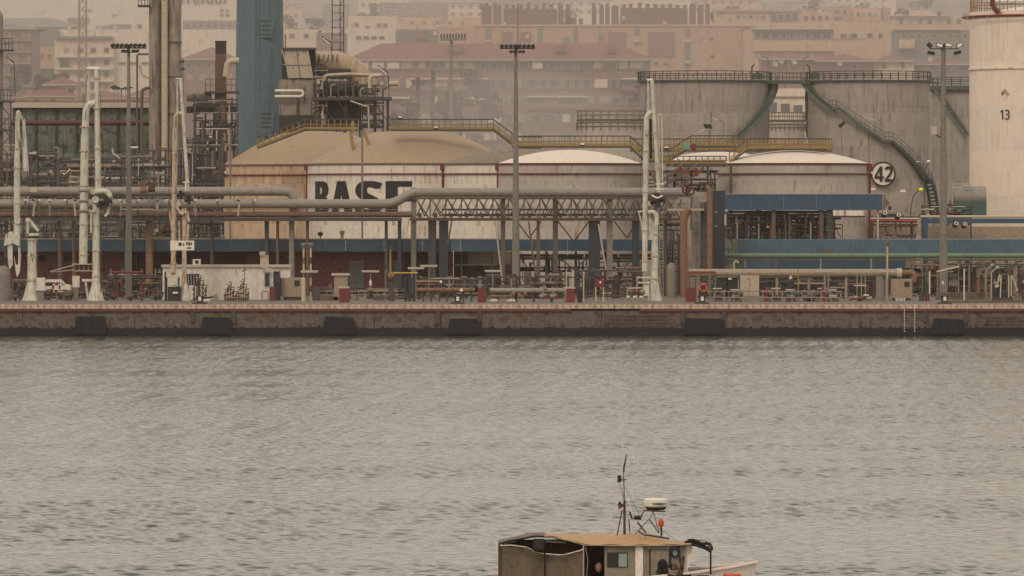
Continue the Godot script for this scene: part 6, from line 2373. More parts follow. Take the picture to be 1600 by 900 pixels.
func make_deck_left():
	# white site cabin
	thing("site_cabin", "long white site cabin with rooftop cooling box and blue window", "cabin", 345, 524)
	p("wall", "cabin_white")
	b(254, 416.5, 428, ground_row(524), 3.0)
	p("end_wall", "cabin_white")
	b(428, 416.5, 453, 434.5, 2.4, 0.1)
	p("roof_edge", "slab_white")
	b(252, 414, 454, 417.5, 3.4, -0.2)
	for k in 5:
		p("wall_seam", "cabin_white")
		b(276 + k * 31, 418, 277.4 + k * 31, ground_row(524), 0.06, -0.05)
	p("window", "slab_white")
	b(413, 425, 424, 448, 0.1, -0.06)
	s("pane", "blue")
	b(414, 427, 421, 447, 0.1, -0.09)
	p("cooling_box", "cabin_white")
	b(301, 405, 313, 414, 0.7, 0.1)
	s("fan", "dark")
	disc(307.5, 409.5, 3.0, 0.05, 0.06, 12)
	p("sloping_lamp", "slab_white")
	beam(408, 416, 426, 422, 3.0, 0.3, -0.6)
	p("roof_boxes", "insulation")
	b(405, 393, 414, 399, 0.6, 0.6)
	b(406, 399, 419, 414, 0.5, 0.8)
	p("steps", "grey_steel")
	pl([[410, 470, -0.8], [410, 455, -0.8], [420, 455, -0.8], [420, 470, -0.8]], 0.7)
	thing("dark_cabinet", "tall dark cabinet with pale top leaning by the cabin window", "cabinet", 432, 520)
	p("body", "dark")
	b(427, 430, 438, ground_row(520), 0.6)
	p("panel", "blue")
	b(431, 428, 438, 441, 0.1, -0.05)
	p("cap", "black")
	b(427, 424, 437, 430, 0.4, 0.05)
	single("fire_cabinet", "dull_red", "red fire cabinet at the right end of the white site cabin", "cabinet", 425, 517, "red fire cabinets on the jetty")
	b(421, 448, 429.5, ground_row(517), 0.5)
	thing("tan_kiosk", "tan kiosk with a dark square window beside the twin banded posts", "kiosk", 456, 521)
	p("body", "beige_pipe")
	b(440, 434, 473, 464, 1.6)
	p("window", "dark")
	b(460, 438, 468, 447, 0.1, -0.06)
	p("base", "dark_steel")
	b(443, 464, 470, ground_row(521), 1.3, 0.1)
	thing("tan_kiosk", "tan kiosk with a small dark window right of the orange pipe end", "kiosk", 1409, 519)
	p("body", "beige_pipe")
	b(1393, 436, 1425, 466, 1.6)
	p("window", "dark")
	b(1413, 440, 1421, 448, 0.1, -0.06)
	p("base", "dark_steel")
	b(1395, 466, 1423, ground_row(519), 1.3, 0.1)
	p("white_bottles", "lamp_white")
	for k in 6: cyl(1400 + k * 2.6, 470, 465.5, 1.0, -0.25, 0.5, 8)
	for k in 2:
		var x: float = [474.5, 485.5][k]
		thing("banded_post", ["left one of two tall banded posts with mushroom heads", "right one of two tall banded posts with mushroom heads"][k], "post", x, 514, "tall banded posts with mushroom heads")
		p("post", "cream")
		t(x, ground_row(514), x, 382, 1.5)
		for j in 3:
			p("band", "orange_pipe" if k == 0 else "dark_steel")
			t(x, 402 + j * 22, x, 412 + j * 22, 1.65)
		p("mushroom_head", "grey_steel")
		lpx(x, [[1.5, 388], [3.2, 385], [4.8, 382], [4.6, 380], [0.1, 379.4]], 0.0, 14)
	thing("post_lamp_tray", "strip lamp tray across the twin banded posts", "lamp", 483, 513, "", 425)
	p("tray", "slab_white")
	b(470, 422.5, 497, 425, 0.3, -0.3)
	p("tube", "lamp_white")
	t(471, 425.6, 496, 425.6, 0.7, -0.2)
	single("white_cylinder", "cream", "white upright cylinder at the foot of the left banded post", "cylinder", 474.5, 513, "", 470)
	lpx(474.5, [[3.2, 471], [3.2, 436], [2.0, 434], [0.1, 433.5]], -0.4, 14)
	lamp_t(670, 415.5, 27, 516, "strip lamp post right of the grey double doors, before the red pillar")
	lamp_t(770, 423.5, 25, 516, "strip lamp post left of the middle flood light mast")
	lamp_t(579, 424, 27, 517, "strip lamp post with a dark box hanging on it, before the brick wall")
	lamp_t(650, 419, 26, 522, "low strip lamp post left of the one by the red pillar")
	lamp_t(1290, 424, 26, 517, "strip lamp post before the fat beige pipe, left")
	lamp_t(1384, 424.5, 24, 519, "strip lamp post against the red and white banded pole")
	single("hanging_box", "dark", "dark box hanging on a strip lamp post before the brick wall", "box", 579, 516, "", 466)
	b(576, 454, 583, 466, 0.3)
	single("white_bell", "white", "white bell on the strip lamp post before the brick wall", "lamp", 579, 516, "", 446)
	lpx(579, [[1.8, 446], [2.0, 441], [0.8, 437], [0.1, 436.5]], -0.2, 12)
	# yellow jib
	thing("yellow_jib", "yellow jib crane with a drum, right of the grey double doors", "crane", 611, 515)
	p("post", "dark_steel")
	b(607, 440, 616, ground_row(515), 0.5, 0.2)
	p("mast", "yellow_rail")
	t(610, 436, 610, 389, 2.0, 0, 0, 1.2)
	p("mast_tip", "dark_steel")
	ball(W(610, 387), Vector3(0.14, 0.14, 0.14), 8)
	p("drum", "yellow_rail")
	disc(611, 429, 5.0, 0.7, -0.3, 16)
	s("drum_hub", "orange_pipe")
	disc(611, 430, 2.2, 0.1, -0.45, 12)
	p("boom", "yellow")
	t(615, 426.5, 653, 426.5, 1.1, -0.3)
	p("handrail", "grey_steel")
	pl([[602, 470], [602, 426], [606, 421]], 0.7)
	# boxes and cabinets along the shed
	thing("switch_box", "grey switch box with pale slanted roof before the brick wall", "cabinet", 531, 520)
	p("box", "beige_pipe")
	b(522, 430, 543, ground_row(520), 1.0)
	p("roof", "slab_white")
	b(518, 427, 546, 430.5, 1.4, -0.2)
	thing("pink_box", "faded pink box with pale top at the quay edge", "box", 538, 509)
	p("box", "dull_red")
	b(530, 450, 546, ground_row(509), 0.7)
	p("top", "slab_white")
	b(529, 448, 546, 450.5, 0.8, -0.05)
	single("fire_cabinet", "dull_red", "red fire cabinet left of the middle flood light mast", "cabinet", 754, 509, "red fire cabinets on the jetty")
	b(746.5, 450, 760, ground_row(509), 0.6)
	thing("fire_cabinet", "red fire cabinet with pale lid left of the black drum", "cabinet", 894, 509, "red fire cabinets on the jetty")
	p("body", "red")
	b(885, 451, 898, ground_row(509), 0.6)
	p("lid", "slab_white")
	b(883.5, 448.5, 899, 451, 0.7, -0.04)
	single("fire_cabinet", "dull_red", "red fire cabinet left of the orange life ring", "cabinet", 1079, 510, "red fire cabinets on the jetty")
	b(1071.5, 449.5, 1088, ground_row(510), 0.7)
	single("black_drum", "black", "black upright drum between red fire cabinet and red sign box", "drum", 906, 509)
	lpx(906, [[3.6, 474], [3.8, 462], [3.6, 452], [2.4, 448], [0.1, 447]], 0.0, 14)
	thing("red_sign_box", "red box on two pale legs with a white spot", "sign", 937, 514)
	p("box", "red")
	b(930, 436.5, 944, 448.5, 0.4)
	p("white_spot", "lamp_white")
	disc(938, 441, 1.7, 0.05, -0.04, 10)
	for x in [931, 943]:
		p("leg", "cream")
		b(x - 0.9, 448.5, x + 0.9, ground_row(514), 0.12, 0.1)
	for k in 3:
		single("pale_post", "cream", ["left one of three pale posts behind the red fire cabinet", "middle one of three pale posts behind the red fire cabinet", "right one of three pale posts behind the red fire cabinet"][k], "post", [885.0, 895.0, 912.0][k], 515, "pale posts behind the red fire cabinet")
		var x: float = [885, 895, 912][k]
		t(x, ground_row(515), x, 423 + k, 1.0)
	# railings by the shed
	thing("deck_railing", "low pale railing along the brick wall", "railing", 560, 526)
	for k in 13:
		p("rail_post", "beige_pipe")
		t(500 + k * 10, ground_row(526), 500 + k * 10, 455, 0.6, 0, -999, -1, 5)
	for y in [455, 461]:
		p("rail", "beige_pipe")
		t(500, y, 622, y, 0.7, 0, -999, -1, 5)
	for k in 6:
		single("deck_crate", ["rusty_pipe", "dark_steel", "beige_pipe", "rusty_pipe", "grey_steel", "brown_steel"][k], ["rusty low crate right of the banded posts", "dark frame crate behind the white cylinder", "tan low crate under the grey double doors", "rusty low crate left of the yellow jib", "small grey crate behind the pink box", "brown low crate before the low railing"][k], "crate", 510.0, 519, "low crates before the brick shed")
		var q: Array = [[500, 462, 518], [488, 452, 500], [556, 464, 572], [584, 463, 600], [548, 460, 556], [518, 464, 528]][k]
		b(q[0], q[1], q[2], ground_row(519), 0.8, (k % 3) * 0.5)
	# orange and grey manifold before the middle mast
	thing("orange_manifold", "rusty orange manifold of flanged pipes left of the middle mast", "manifold", 695, 513)
	p("header", "orange_pipe")
	t(652, 453, 742, 453, 3.4, 0, 0, -1, 12)
	p("rear_header", "yellow_rail")
	t(650, 440, 692, 440, 1.5, 0.6)
	for k in 6:
		p("flange", "rusty_pipe")
		t(664 + k * 14, 453, 667 + k * 14, 453, 4.8, 0, 0, -1, 12)
	for k in 7:
		p("leg", "dark_steel")
		b(660 + k * 12.5, 456, 663 + k * 12.5, ground_row(513), 0.2, 0.1)
	for k in 6:
		p("dark_valve", ["navy_steel", "grey_steel", "dark_steel", "green_paint", "dark_steel", "grey_steel"][k])
		t(690 + k * 12.0, 450, 690 + k * 12.0, 437, 2.4, 0.4, -999, 1.4, 10)
		t(685 + k * 12.0, 446, 695 + k * 12.0, 446, 2.0, 0.4, -999, -1, 10)
		s("hand_wheel", "grey_steel")
		torus(W(690 + k * 12.0, 435 - (k % 2) * 2, 0.4), Vector3(0, 1, 0.3).normalized(), 0.2, 0.04, 10, 4)
	p("white_gauge", "lamp_white")
	disc(689, 440, 2.0, 0.1, -0.2, 10)
	disc(721, 453, 2.6, 0.1, -0.3, 10)
	for k in 3:
		single("dark_standpipe", "navy_steel", ["left one of three dark standpipes right of the yellow jib", "middle one of three dark standpipes right of the yellow jib", "right one of three dark standpipes right of the yellow jib"][k], "pipe", [634.0, 640.0, 647.0][k], 515, "dark standpipes right of the yellow jib")
		var x: float = [634, 640, 647][k]
		lpx(x, [[2.2, ground_row(515)], [2.2, 436 - k * 3.0], [1.2, 432 - k * 3.0]], 0.0, 10)
	thing("grey_pipe_elbows", "thick grey pipe with orange flanged end right of the middle mast", "pipe", 840, 511)
	p("pipe", "grey_pipe")
	pl([[765, 454], [884, 454], [886, 462], [886, 473]], 4.2, 2.0, 14)
	for k in 3:
		p("orange_flange", "orange_pipe")
		t(800 + k * 9, 459 + (k % 2) * 3, 805 + k * 9, 459 + (k % 2) * 3, 5.4 - (k % 2), -0.1, -999, -1, 14)
	for k in 2:
		p("grey_valve", "grey_steel")
		t(843 + k * 16, 463, 855 + k * 16, 463, 4.2, -0.4, -999, -1, 14)
		t(849 + k * 16, 463, 849 + k * 16, 454, 2.0, -0.4, -999, -1, 10)
		s("red_face", "dull_red")
		disc(853 + k * 17, 464, 3.2, 0.3, -0.75, 12)
	p("gooseneck", "grey_pipe")
	pl([[848, 458, -0.3], [850, 446, -0.3], [854, 452, -0.3]], 1.6)
	p("lower_pipe", "orange_steel")
	t(765, 463, 800, 463, 2.0, -0.2)
	for k in 4:
		p("support", "dark_steel")
		b(776 + k * 28, 458, 780 + k * 28, ground_row(511), 0.3, 0.2)
	for k in 2:
		single("white_sack", "slab_white", ["pale sack left of the grey pipe elbows", "pale sack right of the first under the grey pipe"][k], "sack", [772.0, 798.0][k], 508, "pale sacks under the grey pipe")
		ball(W([772.0, 799.0][k], 470.5), Vector3(0.42, 0.2, 0.3), 10)
	christmas_valve(312, 430, 22, "cluster of yellow and rusty valves right of the rust streaked arm", ["brown_steel", "rusty_pipe", "dark_steel"])
	christmas_valve(360, 440, 20, "cluster of valves with a red elbow before the white cabin wall", ["orange_pipe", "brown_steel", "dull_red"])
	christmas_valve(380, 436, 18, "tall cluster of yellow valves with a thin mast on top", ["brown_steel", "yellow_rail", "dark_steel"])
	single("thin_mast", "dark_steel", "thin mast rising above the tall cluster of yellow valves", "mast", 382, 515, "", 440)
	t(382, 440, 382, 416, 0.6, 0, -999, -1, 5)
	t(378, 424, 386, 421, 0.8, 0, -999, -1, 5)
	thing("hose_coupling", "black hose coupling lying before the white cabin", "hose", 330, 511)
	p("hose", "black")
	pl([[316, 465, 0], [328, 465, 0], [336, 463, 0]], 1.6)
	p("coupling", "grey_steel")
	quadbox([[332, 469], [343, 469], [338, 459], [333, 462]], 0.4, -0.2)
	p("white_support", "white")
	b(318, 467, 328, 470.5, 0.3)
	thing("panel_rack", "dark rack with pale upright slats at the foot of the rust streaked arm", "rack", 302, 520)
	p("rack", "dark")
	b(292, 428, 311, 446, 0.4)
	for k in 4:
		p("slat", "slab_white")
		b(294 + k * 4.2, 429, 295 + k * 4.2, 446, 0.06, -0.05)
	for x in [293, 309]:
		p("leg", "dark_steel")
		b(x, 446, x + 2, ground_row(520), 0.1, 0.1)
	thing("hose_tower", "dark hose tower with pale rails left of the rust streaked arm", "rack", 268, 517)
	for q in [[257, 424], [259, 433], [278, 434]]:
		p("post", "dark")
		b(q[0], q[1], q[0] + 2.5, ground_row(517), 0.2)
	for k in 4:
		p("pale_rail", ["slab_white", "slab_white", "teal", "white"][k])
		b([257, 261, 270, 270][k], [423, 432, 445, 456][k], [275, 282, 282, 278][k], [425, 434, 447, 459][k], 0.3, -0.1)
	p("dark_body", "sooty")
	b(262, 448, 281, ground_row(517), 0.8, 0.15)
	single("orange_hose_reel", "orange_pipe", "small orange reel at the foot of the thick orange brown pipe bent", "reel", 232, 519, "", 440)
	disc(231, 439, 4.0, 0.4, -0.2, 12)
	t(225, 438, 240, 438, 0.8)
	thing("paper_sign", "white board with dark faded print hung on the rust streaked arm", "sign", 285, 515, "", 391)
	p("board", "sign_white")
	b(266, 376, 303.5, 391, 0.06)
	p("faded_print", "print_black")
	for q in [[279, 379, 284, 384], [286, 380, 288, 384], [291, 378, 293.5, 383], [294.5, 378, 297, 384], [298, 379, 300, 383], [292, 386.5, 299, 388.5]]: b(q[0], q[1], q[2], q[3], 0.02, -0.02)
	# left end of the deck
	thing("gangway_canopy", "thin pale gangway canopy in front of the tall twin loading arm", "canopy", 130, 520, "", 425)
	p("top_rail", "slab_white")
	b(113, 412, 147, 413.6, 0.6)
	p("bottom_rail", "slab_white")
	b(113, 422.4, 147, 424, 0.6)
	p("slanting_rail", "slab_white")
	beam(78, 424, 116, 414, 1.4, 0.5)
	beam(80, 425, 116, 421.5, 1.0, 0.5)
	for k in 5:
		p("strut", "grey_steel")
		b(116 + k * 7, 413, 117.4 + k * 7, 423, 0.1, 0.2)
	for x in [114, 131]:
		p("hanger", "rusty_pipe")
		t(x, 413, x, 376, 0.6, 0.2)
	thing("white_cabinet", "white cabinet right of the leftmost loading arm foot", "cabinet", 65, 517)
	p("body", "cabin_white")
	b(57, 434, 70, 454, 0.8)
	p("stand", "grey_steel")
	b(59, 454, 68, ground_row(517), 0.5, 0.1)
	thing("white_cabinet", "white cabinet left of the tall twin loading arm foot", "cabinet", 118, 520)
	p("body", "cabin_white")
	b(113, 431, 124, 449, 0.6)
	p("desk", "cabin_white")
	b(128, 436, 146, 440, 0.5)
	p("leg", "arm_white")
	beam(134, 441, 138, 471, 3.4, 0.2)
	p("stand", "grey_steel")
	b(115, 449, 122, ground_row(520), 0.4, 0.1)
	thing("white_van", "white van with dark windows parked in the gap behind the life ring", "van", 90, 535)
	p("body", "white")
	prism([[66, 454], [66, 441], [72, 437], [94, 437], [100, 444], [110, 446], [110, 456], [66, 456]], 1.8)
	p("side_window", "dark")
	b(70, 441, 86, 446.5, 0.05, -0.03)
	p("side_window", "dark")
	b(88, 441, 94, 446, 0.05, -0.03)
	p("windscreen", "glass_pale")
	quadbox([[97, 446], [101, 446], [99, 443], [95, 440]], 0.05, -0.03)
	for x in [74, 102]:
		p("wheel", "black")
		disc(x, 457.5, 4.0, 0.25, 0.0, 14)
		s("rim", "grey_steel")
		disc(x, 457.5, 2.0, 0.05, -0.02, 10)
	thing("life_ring", "red and white life ring on a post left of the tall twin loading arm", "life ring", 88, 518, "life rings along the jetty", 449)
	p("ring", "red")
	torus(W(88, 449), Vector3(0, 0, 1), mt(5.4), mt(1.5), 20, 8)
	p("white_band", "white")
	for k in 4:
		var g := PI / 4 + k * PI / 2
		ball(W(88 + 5.4 * cos(g), 449 + 5.4 * sin(g), -0.01), Vector3(mt(1.9), mt(1.9), mt(1.7)), 8)
	p("post", "grey_steel")
	b(87.4, 454, 88.6, ground_row(518), 0.05, 0.1)
	thing("life_ring", "orange life ring on the white railing above a mooring bollard", "life ring", 1099, 510, "life rings along the jetty", 450)
	p("ring", "orange")
	torus(W(1099, 450, -0.1), Vector3(0, 0, 1), mt(5.8), mt(1.7), 20, 8)
	p("red_band", "red")
	for k in 4:
		var g := PI / 4 + k * PI / 2
		ball(W(1099 + 5.8 * cos(g), 450 + 5.8 * sin(g), -0.11), Vector3(mt(2.0), mt(2.0), mt(1.8)), 8)
	thing("red_gantry", "red pipe frame left of the orange brown bent", "frame", 200, 515)
	p("top_bar", "red")
	t(176, 425.5, 224, 425.5, 1.6)
	for x in [183, 223]:
		p("leg", "dull_red")
		t(x, 426, x, ground_row(515), 1.0)
	p("lower_bar", "dull_red")
	t(176, 460, 186, 460, 1.2)
	thing("grey_drum", "big grey rounded housing at the left edge of the deck", "tank", 4, 517)
	p("housing", "grey_steel")
	lpx(3, [[14, ground_row(517)], [14, 428], [12, 420], [7, 416], [0.1, 415]], 0.0, 20)
	p("dark_hatch", "black")
	b(-4, 402, 8, 412, 0.4, 0.6)
	for k in 14:
		var x: float = [24, 36, 76, 96, 104, 168, 178, 212, 222, 244, 250, 160, 204, 110][k]
		var d := 516.0 + (k % 4) * 3.0
		thing("deck_valve", "%s low valve on the deck %s" % [["rusty", "dark green", "brown", "grey"][k % 4], ["left of the first arm foot", "against the first arm foot", "under the white van", "before the life ring van", "left of the second white cabinet", "right of the second arm foot", "under the red frame, left", "under the red frame, right", "at the red frame leg", "left of the hose tower", "against the hose tower", "behind the second arm foot", "at the flood light mast foot", "behind the slanting cabinet leg"][k]], "valve", x, d, "low valves on the deck")
		p("pipe", ["rusty_pipe", "awning_green", "brown_steel", "grey_steel"][k % 4])
		pl([[x - 7, 466], [x + 2, 466], [x + 5, 460 - (k % 3) * 4]], 1.8)
		p("body", ["brown_steel", "dark_steel", "rusty_pipe", "dark_steel"][k % 4])
		t(x - 3, 463 - (k % 3) * 2, x + 3, 463 - (k % 3) * 2, 2.8, -0.2, -999, -1, 10)
		p("foot", "dark_steel")
		b(x - 2, 466, x + 2, ground_row(d), 0.2)
		p("hand_wheel", ["rusty_pipe", "dull_red", "brown_steel", "grey_steel"][k % 4])
		torus(W(x, 457 - (k % 3) * 2, -0.2), Vector3(0, 1, 0.35).normalized(), 0.17, 0.035, 10, 4)
	# steel frames in the shade under the canopy, left of the white cabin
	for k in 5:
		thing("steel_shelving", "dim steel frame under the long canopy, %s" % ["left of the flood light mast", "right of the flood light mast", "behind the orange brown bent", "left of the white cabin", "behind the tall twin arm"][k], "frame", [184.0, 212.0, 238.0, 248.0, 164.0][k], 536, "dim steel frames under the canopy")
		var x: float = [176, 206, 228, 240, 158][k]
		for j in 2:
			p("post", ["brown_steel", "grey_steel"][j])
			b(x + j * 14, 428 - j * 8, x + 2 + j * 14, ground_row(536), 0.2)
		for j in 3:
			p("shelf", ["grey_steel", "brown_steel", "dull_red"][j])
			b(x, 438 + j * 9, x + 16, 440 + j * 9, 0.8)

func make_deck_right():
	# fat beige pipe on trestles
	thing("fat_beige_pipe", "fat beige pipe on trestles along the right quay, ending in an orange elbow", "pipe", 1240, 521)
	p("pipe", "beige_pipe")
	t(1076, 426.5, 1404, 426.5, 6.4, 0, 0, -1, 18)
	p("end_flange", "insulation")
	t(1401, 427, 1409, 427, 8.0, 0, 0, -1, 18)
	p("orange_elbow", "orange_pipe")
	pl([[1409, 426], [1426, 426], [1429, 431], [1427, 440]], 4.6, 2.0, 14)
	p("pipe_shoe", "dark_steel")
	b(1380, 433, 1394, 437, 0.5, -0.1)
	for k in 7:
		p("trestle_post", ["grey_steel", "beige_pipe"][k % 2])
		var x: float = [1088, 1130, 1168, 1212, 1262, 1320, 1372][k]
		b(x, 432, x + [4, 3, 3, 4, 4, 4, 10][k], ground_row(521), 0.35, 0.0)
	thing("pale_locker", "tall pale locker under the fat beige pipe", "locker", 1171, 519)
	p("body", "insulation")
	b(1157, 430.5, 1185, 463, 1.0)
	p("door_seam", "beige_pipe")
	b(1170.5, 432, 1171.5, 462, 0.05, -0.03)
	p("edge", "cream")
	b(1184.5, 430, 1186, 463, 0.9, -0.03)
	p("foot", "beige_pipe")
	b(1158, 463, 1184, ground_row(519), 0.8, 0.1)
	# white railing
	thing("white_railing", "white post and rail fence along the right quay", "railing", 1200, 511)
	for k in 14:
		p("rail_post", "grey_pipe")
		var x := 1116.0 + k * 15.2
		b(x - 0.8, 455, x + 0.8, ground_row(511), 0.08)
	for y in [455.3, 464.6]:
		p("rail", "grey_pipe")
		b(1104, y - 0.8, 1316, y + 0.8, 0.08, -0.05)
	# tall panels frame left
	thing("red_gantry", "red topped pipe frame behind the orange life ring", "frame", 1098, 517)
	p("top_bar", "red")
	b(1076, 424, 1118, 428, 0.3)
	for x in [1076, 1090, 1108, 1117]:
		p("leg", "grey_steel" if x in [1090, 1108] else "dull_red")
		b(x, 428, x + 1.6, ground_row(517), 0.1)
	thing("window_frame_rack", "two dark framed panels right of the red topped frame", "rack", 1136, 516)
	for k in 2:
		p("frame", "grey_steel")
		for q in [[1117 + k * 18, 432, 1136 + k * 18, 433.4], [1117 + k * 18, 432, 1118.4 + k * 18, 473], [1135 + k * 18, 432, 1136.4 + k * 18, 473]]: b(q[0], q[1], q[2], q[3], 0.1)
		p("dark_panel", "dark")
		b(1119 + k * 18, 433.5, 1134.5 + k * 18, 453, 0.1, 0.2)
	p("white_light", "lamp_white")
	b(1138, 434.5, 1143, 437, 0.1, -0.1)
	var bl := [["hook shaped white vent pipe above the red topped frame", 1147, 428, 407], ["thin yellow post with a curved white lamp before the fat beige pipe", 1247, 472, 421]]
	for k in 2:
		var q: Array = bl[k]
		thing("hook_lamp", q[0], "lamp", q[1], 515, "hook shaped lamps by the fat beige pipe", q[2])
		p("post", "cream" if k == 0 else "yellow_rail")
		if k == 0: pl([[1147, 428], [1147, 411], [1150, 406.5], [1153, 410]], 1.0, 2.5, 8)
		else:
			t(1247, 473, 1247, 420, 0.9)
			pl([[1247, 430], [1238, 430], [1236, 433]], 0.9, 2.0, 8)
		p("lamp_bell", "cream")
		if k == 0: ball(W(1153, 410), Vector3(0.1, 0.1, 0.1), 8)
		else: lpx(1235.5, [[3.0, 436], [2.2, 433], [0.6, 430.5]], 0.0, 12)
	# pumps behind the railing
	for k in 9:
		var x: float = [1122, 1150, 1198, 1214, 1236, 1262, 1286, 1302, 1268][k]
		thing("deck_pump", "%s behind the white railing %s" % [["dark red pump", "rusty pump", "red hydrant", "dark red pump", "dark green pump", "rusty pump", "red hydrant", "tan pump", "dark red pump"][k], ["at its left end", "before the pale locker", "beside the pale locker", "second right of the pale locker", "left of the yellow post", "right of the yellow post", "under the strip lamp", "at its right end", "farther right of the yellow post"][k]], "pump", x, 514, "pumps behind the white railing")
		var m: String = ["maroon", "rusty_pipe", "red", "maroon", "awning_green", "rusty_pipe", "red", "beige_pipe", "maroon"][k]
		p("barrel", m)
		if m == "red": lpx(x, [[3.2, ground_row(514)], [2.6, 462], [3.4, 458], [2.2, 450], [0.1, 448]], 0.0, 12)
		else: pl([[x - 7, 464], [x + 6, 464]], 3.6, 2, 12)
		p("motor", "dark_steel")
		t(x + 4, 460, x + 11, 460, 4.0, 0.15, -999, -1, 10)
		p("plinth", "quay_concrete")
		b(x - 8, 468, x + 9, ground_row(514), 0.6)
		p("pale_cover", "slab_white")
		b(x - 8, 450 + (k % 3) * 2, x + 6, 452 + (k % 3) * 2, 0.4, 0.5)
	for k in 5:
		var x: float = [1339, 1346, 1352, 1288, 1294][k]
		single("thin_standpipe", "beige_pipe", "%s thin pale standpipe %s" % [["left", "middle", "right", "left", "right"][k], "of the three before the tan valve heap" if k < 3 else "of the pair under the strip lamp before the fat pipe"], "pipe", x, 515, "thin pale standpipes before the fat beige pipe")
		t(x, ground_row(515), x, 429, 0.8, 0, -999, -1, 6)
	thing("valve_heap", "heap of tan and dark red valves before the round grey pillar", "valve", 1346, 513)
	for k in 5:
		p("valve_body", ["orange_steel", "beige_pipe", "maroon", "rusty_pipe", "beige_pipe"][k])
		t(1326 + k * 7.0, 467 - (k % 2) * 2, 1334 + k * 7.0, 465 + (k % 3), 3.6, -0.1 + 0.2 * (k % 2), -999, 2.8, 12)
	p("white_wheel", "white")
	b(1349, 460, 1357, 462, 0.2, -0.3)
	p("cross_bar", "slab_white")
	b(1334, 445, 1354, 447, 0.1)
	single("grey_pillar", "grey_steel", "round grey pillar left of the red and white banded pole", "pillar", 1374, 517)
	cyl(1374, ground_row(517), 432, 5.4, 0.1)
	thing("banded_pole", "tall red and white pole with a rusty lamp head", "pole", 1386.5, 514)
	p("pole", "cream")
	t(1386.5, ground_row(514), 1386.5, 384, 1.3)
	p("red_edge", "red_pole")
	t(1385.2, 420, 1385.2, 390, 0.7, 0.05)
	p("lower_sleeve", "beige_pipe")
	t(1386, ground_row(514), 1386, 434, 1.9)
	p("lamp_head", "brown_steel")
	lpx(1387.5, [[1.6, 386], [2.6, 382], [3.4, 379], [2.6, 376.4], [0.1, 376]], 0.0, 12)
	# far right corner of the jetty
	thing("gangway_shelter", "slanting pale gangway roof on posts under the right blue wall", "shelter", 1482, 524)
	p("roof", "slab_white")
	beam(1464, 424.5, 1498, 416.5, 1.6, 1.6)
	p("lower_rail", "insulation")
	beam(1466, 426, 1489, 424, 1.2, 1.2)
	for q in [[1465, 424], [1498, 409]]:
		p("post", "grey_steel")
		b(q[0] - 1, q[1], q[0] + 1, 458, 0.15, 0.2)
	p("notice", "sign_white")
	b(1471.5, 439, 1474.5, 444, 0.05, -0.1)
	p("silver_bottles", "grey_pipe")
	for k in 5: cyl(1484 + k * 2.8, 447 - (k % 2), 438, 1.2, 0.1, 0.8, 8)
	p("base", "quay_concrete")
	b(1463, 457, 1552, ground_row(524), 1.2)
	for k in 2:
		single("white_post", "white", ["slim white post left of the gangway shelter", "slim white post right of the gangway shelter"][k], "post", [1452.5, 1506.5][k], 517, "slim white posts near the gangway shelter")
		var x: float = [1452.5, 1506.5][k]
		t(x, ground_row(517), x, 424 - k * 4, 1.0)
	thing("hoist_winch", "pale A frame winch with a black base at the right end of the jetty", "winch", 1574, 516)
	p("legs", "cream")
	for q in [[1557, 450, 1562, 428], [1563, 466, 1564, 430], [1576, 466, 1576, 430], [1580, 463, 1580, 428], [1581, 430, 1590, 455]]: beam(q[0], q[1], q[2], q[3], 1.8, 0.2)
	p("cross_head", "brown_steel")
	b(1562, 427.5, 1582, 430, 0.4, -0.1)
	p("black_base", "black")
	prism([[1552, 467], [1552, 450], [1562, 448], [1566, 456], [1581, 456], [1581, 467]], 0.9, 0.1)
	p("white_box", "white")
	b(1555, 445, 1561, 448, 0.3)
	p("skid", "dark_steel")
	b(1551, 465, 1584, ground_row(516), 1.2, -0.1)
	for k in 2:
		var q: Array = [[1549, 453, 425, 1560], [1541, 466, 421, 1552]][k]
		thing("davit_lamp", ["short davit lamp left of the A frame winch", "long davit lamp farther left of the A frame winch"][k], "lamp", q[0], 518, "davit lamps near the A frame winch")
		p("pole", "slab_white" if k == 0 else "beige_pipe")
		pl([[q[0], ground_row(518)], [q[0], q[2]], [q[3], q[2] - 7]], 0.9, 2.0, 7)
		p("head", "slab_white")
		b(q[3] - 4, q[2] - 9, q[3] + 1, q[2] - 6, 0.3, -0.1)
	for k in 5:
		single("deck_barrel", ["dark_steel", "dull_red", "cream", "orange_steel", "dark_steel"][k], ["dark barrel left of the slim white post", "red barrel at the foot of the slim white post", "white block on the deck right of the ladder chains", "rusty barrel behind the A frame winch", "dark barrel right of the A frame winch"][k], "barrel", [1440.0, 1449.0, 1486.0, 1590.0, 1600.0][k], 516, "barrels at the right end of the jetty")
		var x: float = [1440, 1449, 1486, 1590, 1600][k]
		lpx(x, [[4.0, ground_row(516)], [4.0, [456, 459, 469, 458, 454][k]], [0.1, [455.6, 458.6, 468.7, 457.6, 453.6][k]]], 0.0, 12)
	thing("low_parapet", "low concrete parapet along the right end of the quay", "wall", 1560, 508)
	p("wall", "quay_concrete")
	b(1478, 469.5, 1680, ground_row(508), 0.4)
	thing("deck_railing", "rusty low railing between trestle legs and the right loading arm", "railing", 950, 521)
	for k in 9:
		p("rail_post", "brown_steel")
		t(905 + k * 11, ground_row(521), 905 + k * 11, 455, 0.6, 0, -999, -1, 5)
	for y in [455, 462]:
		p("rail", "brown_steel")
		t(905, y, 993, y, 0.7, 0, -999, -1, 5)
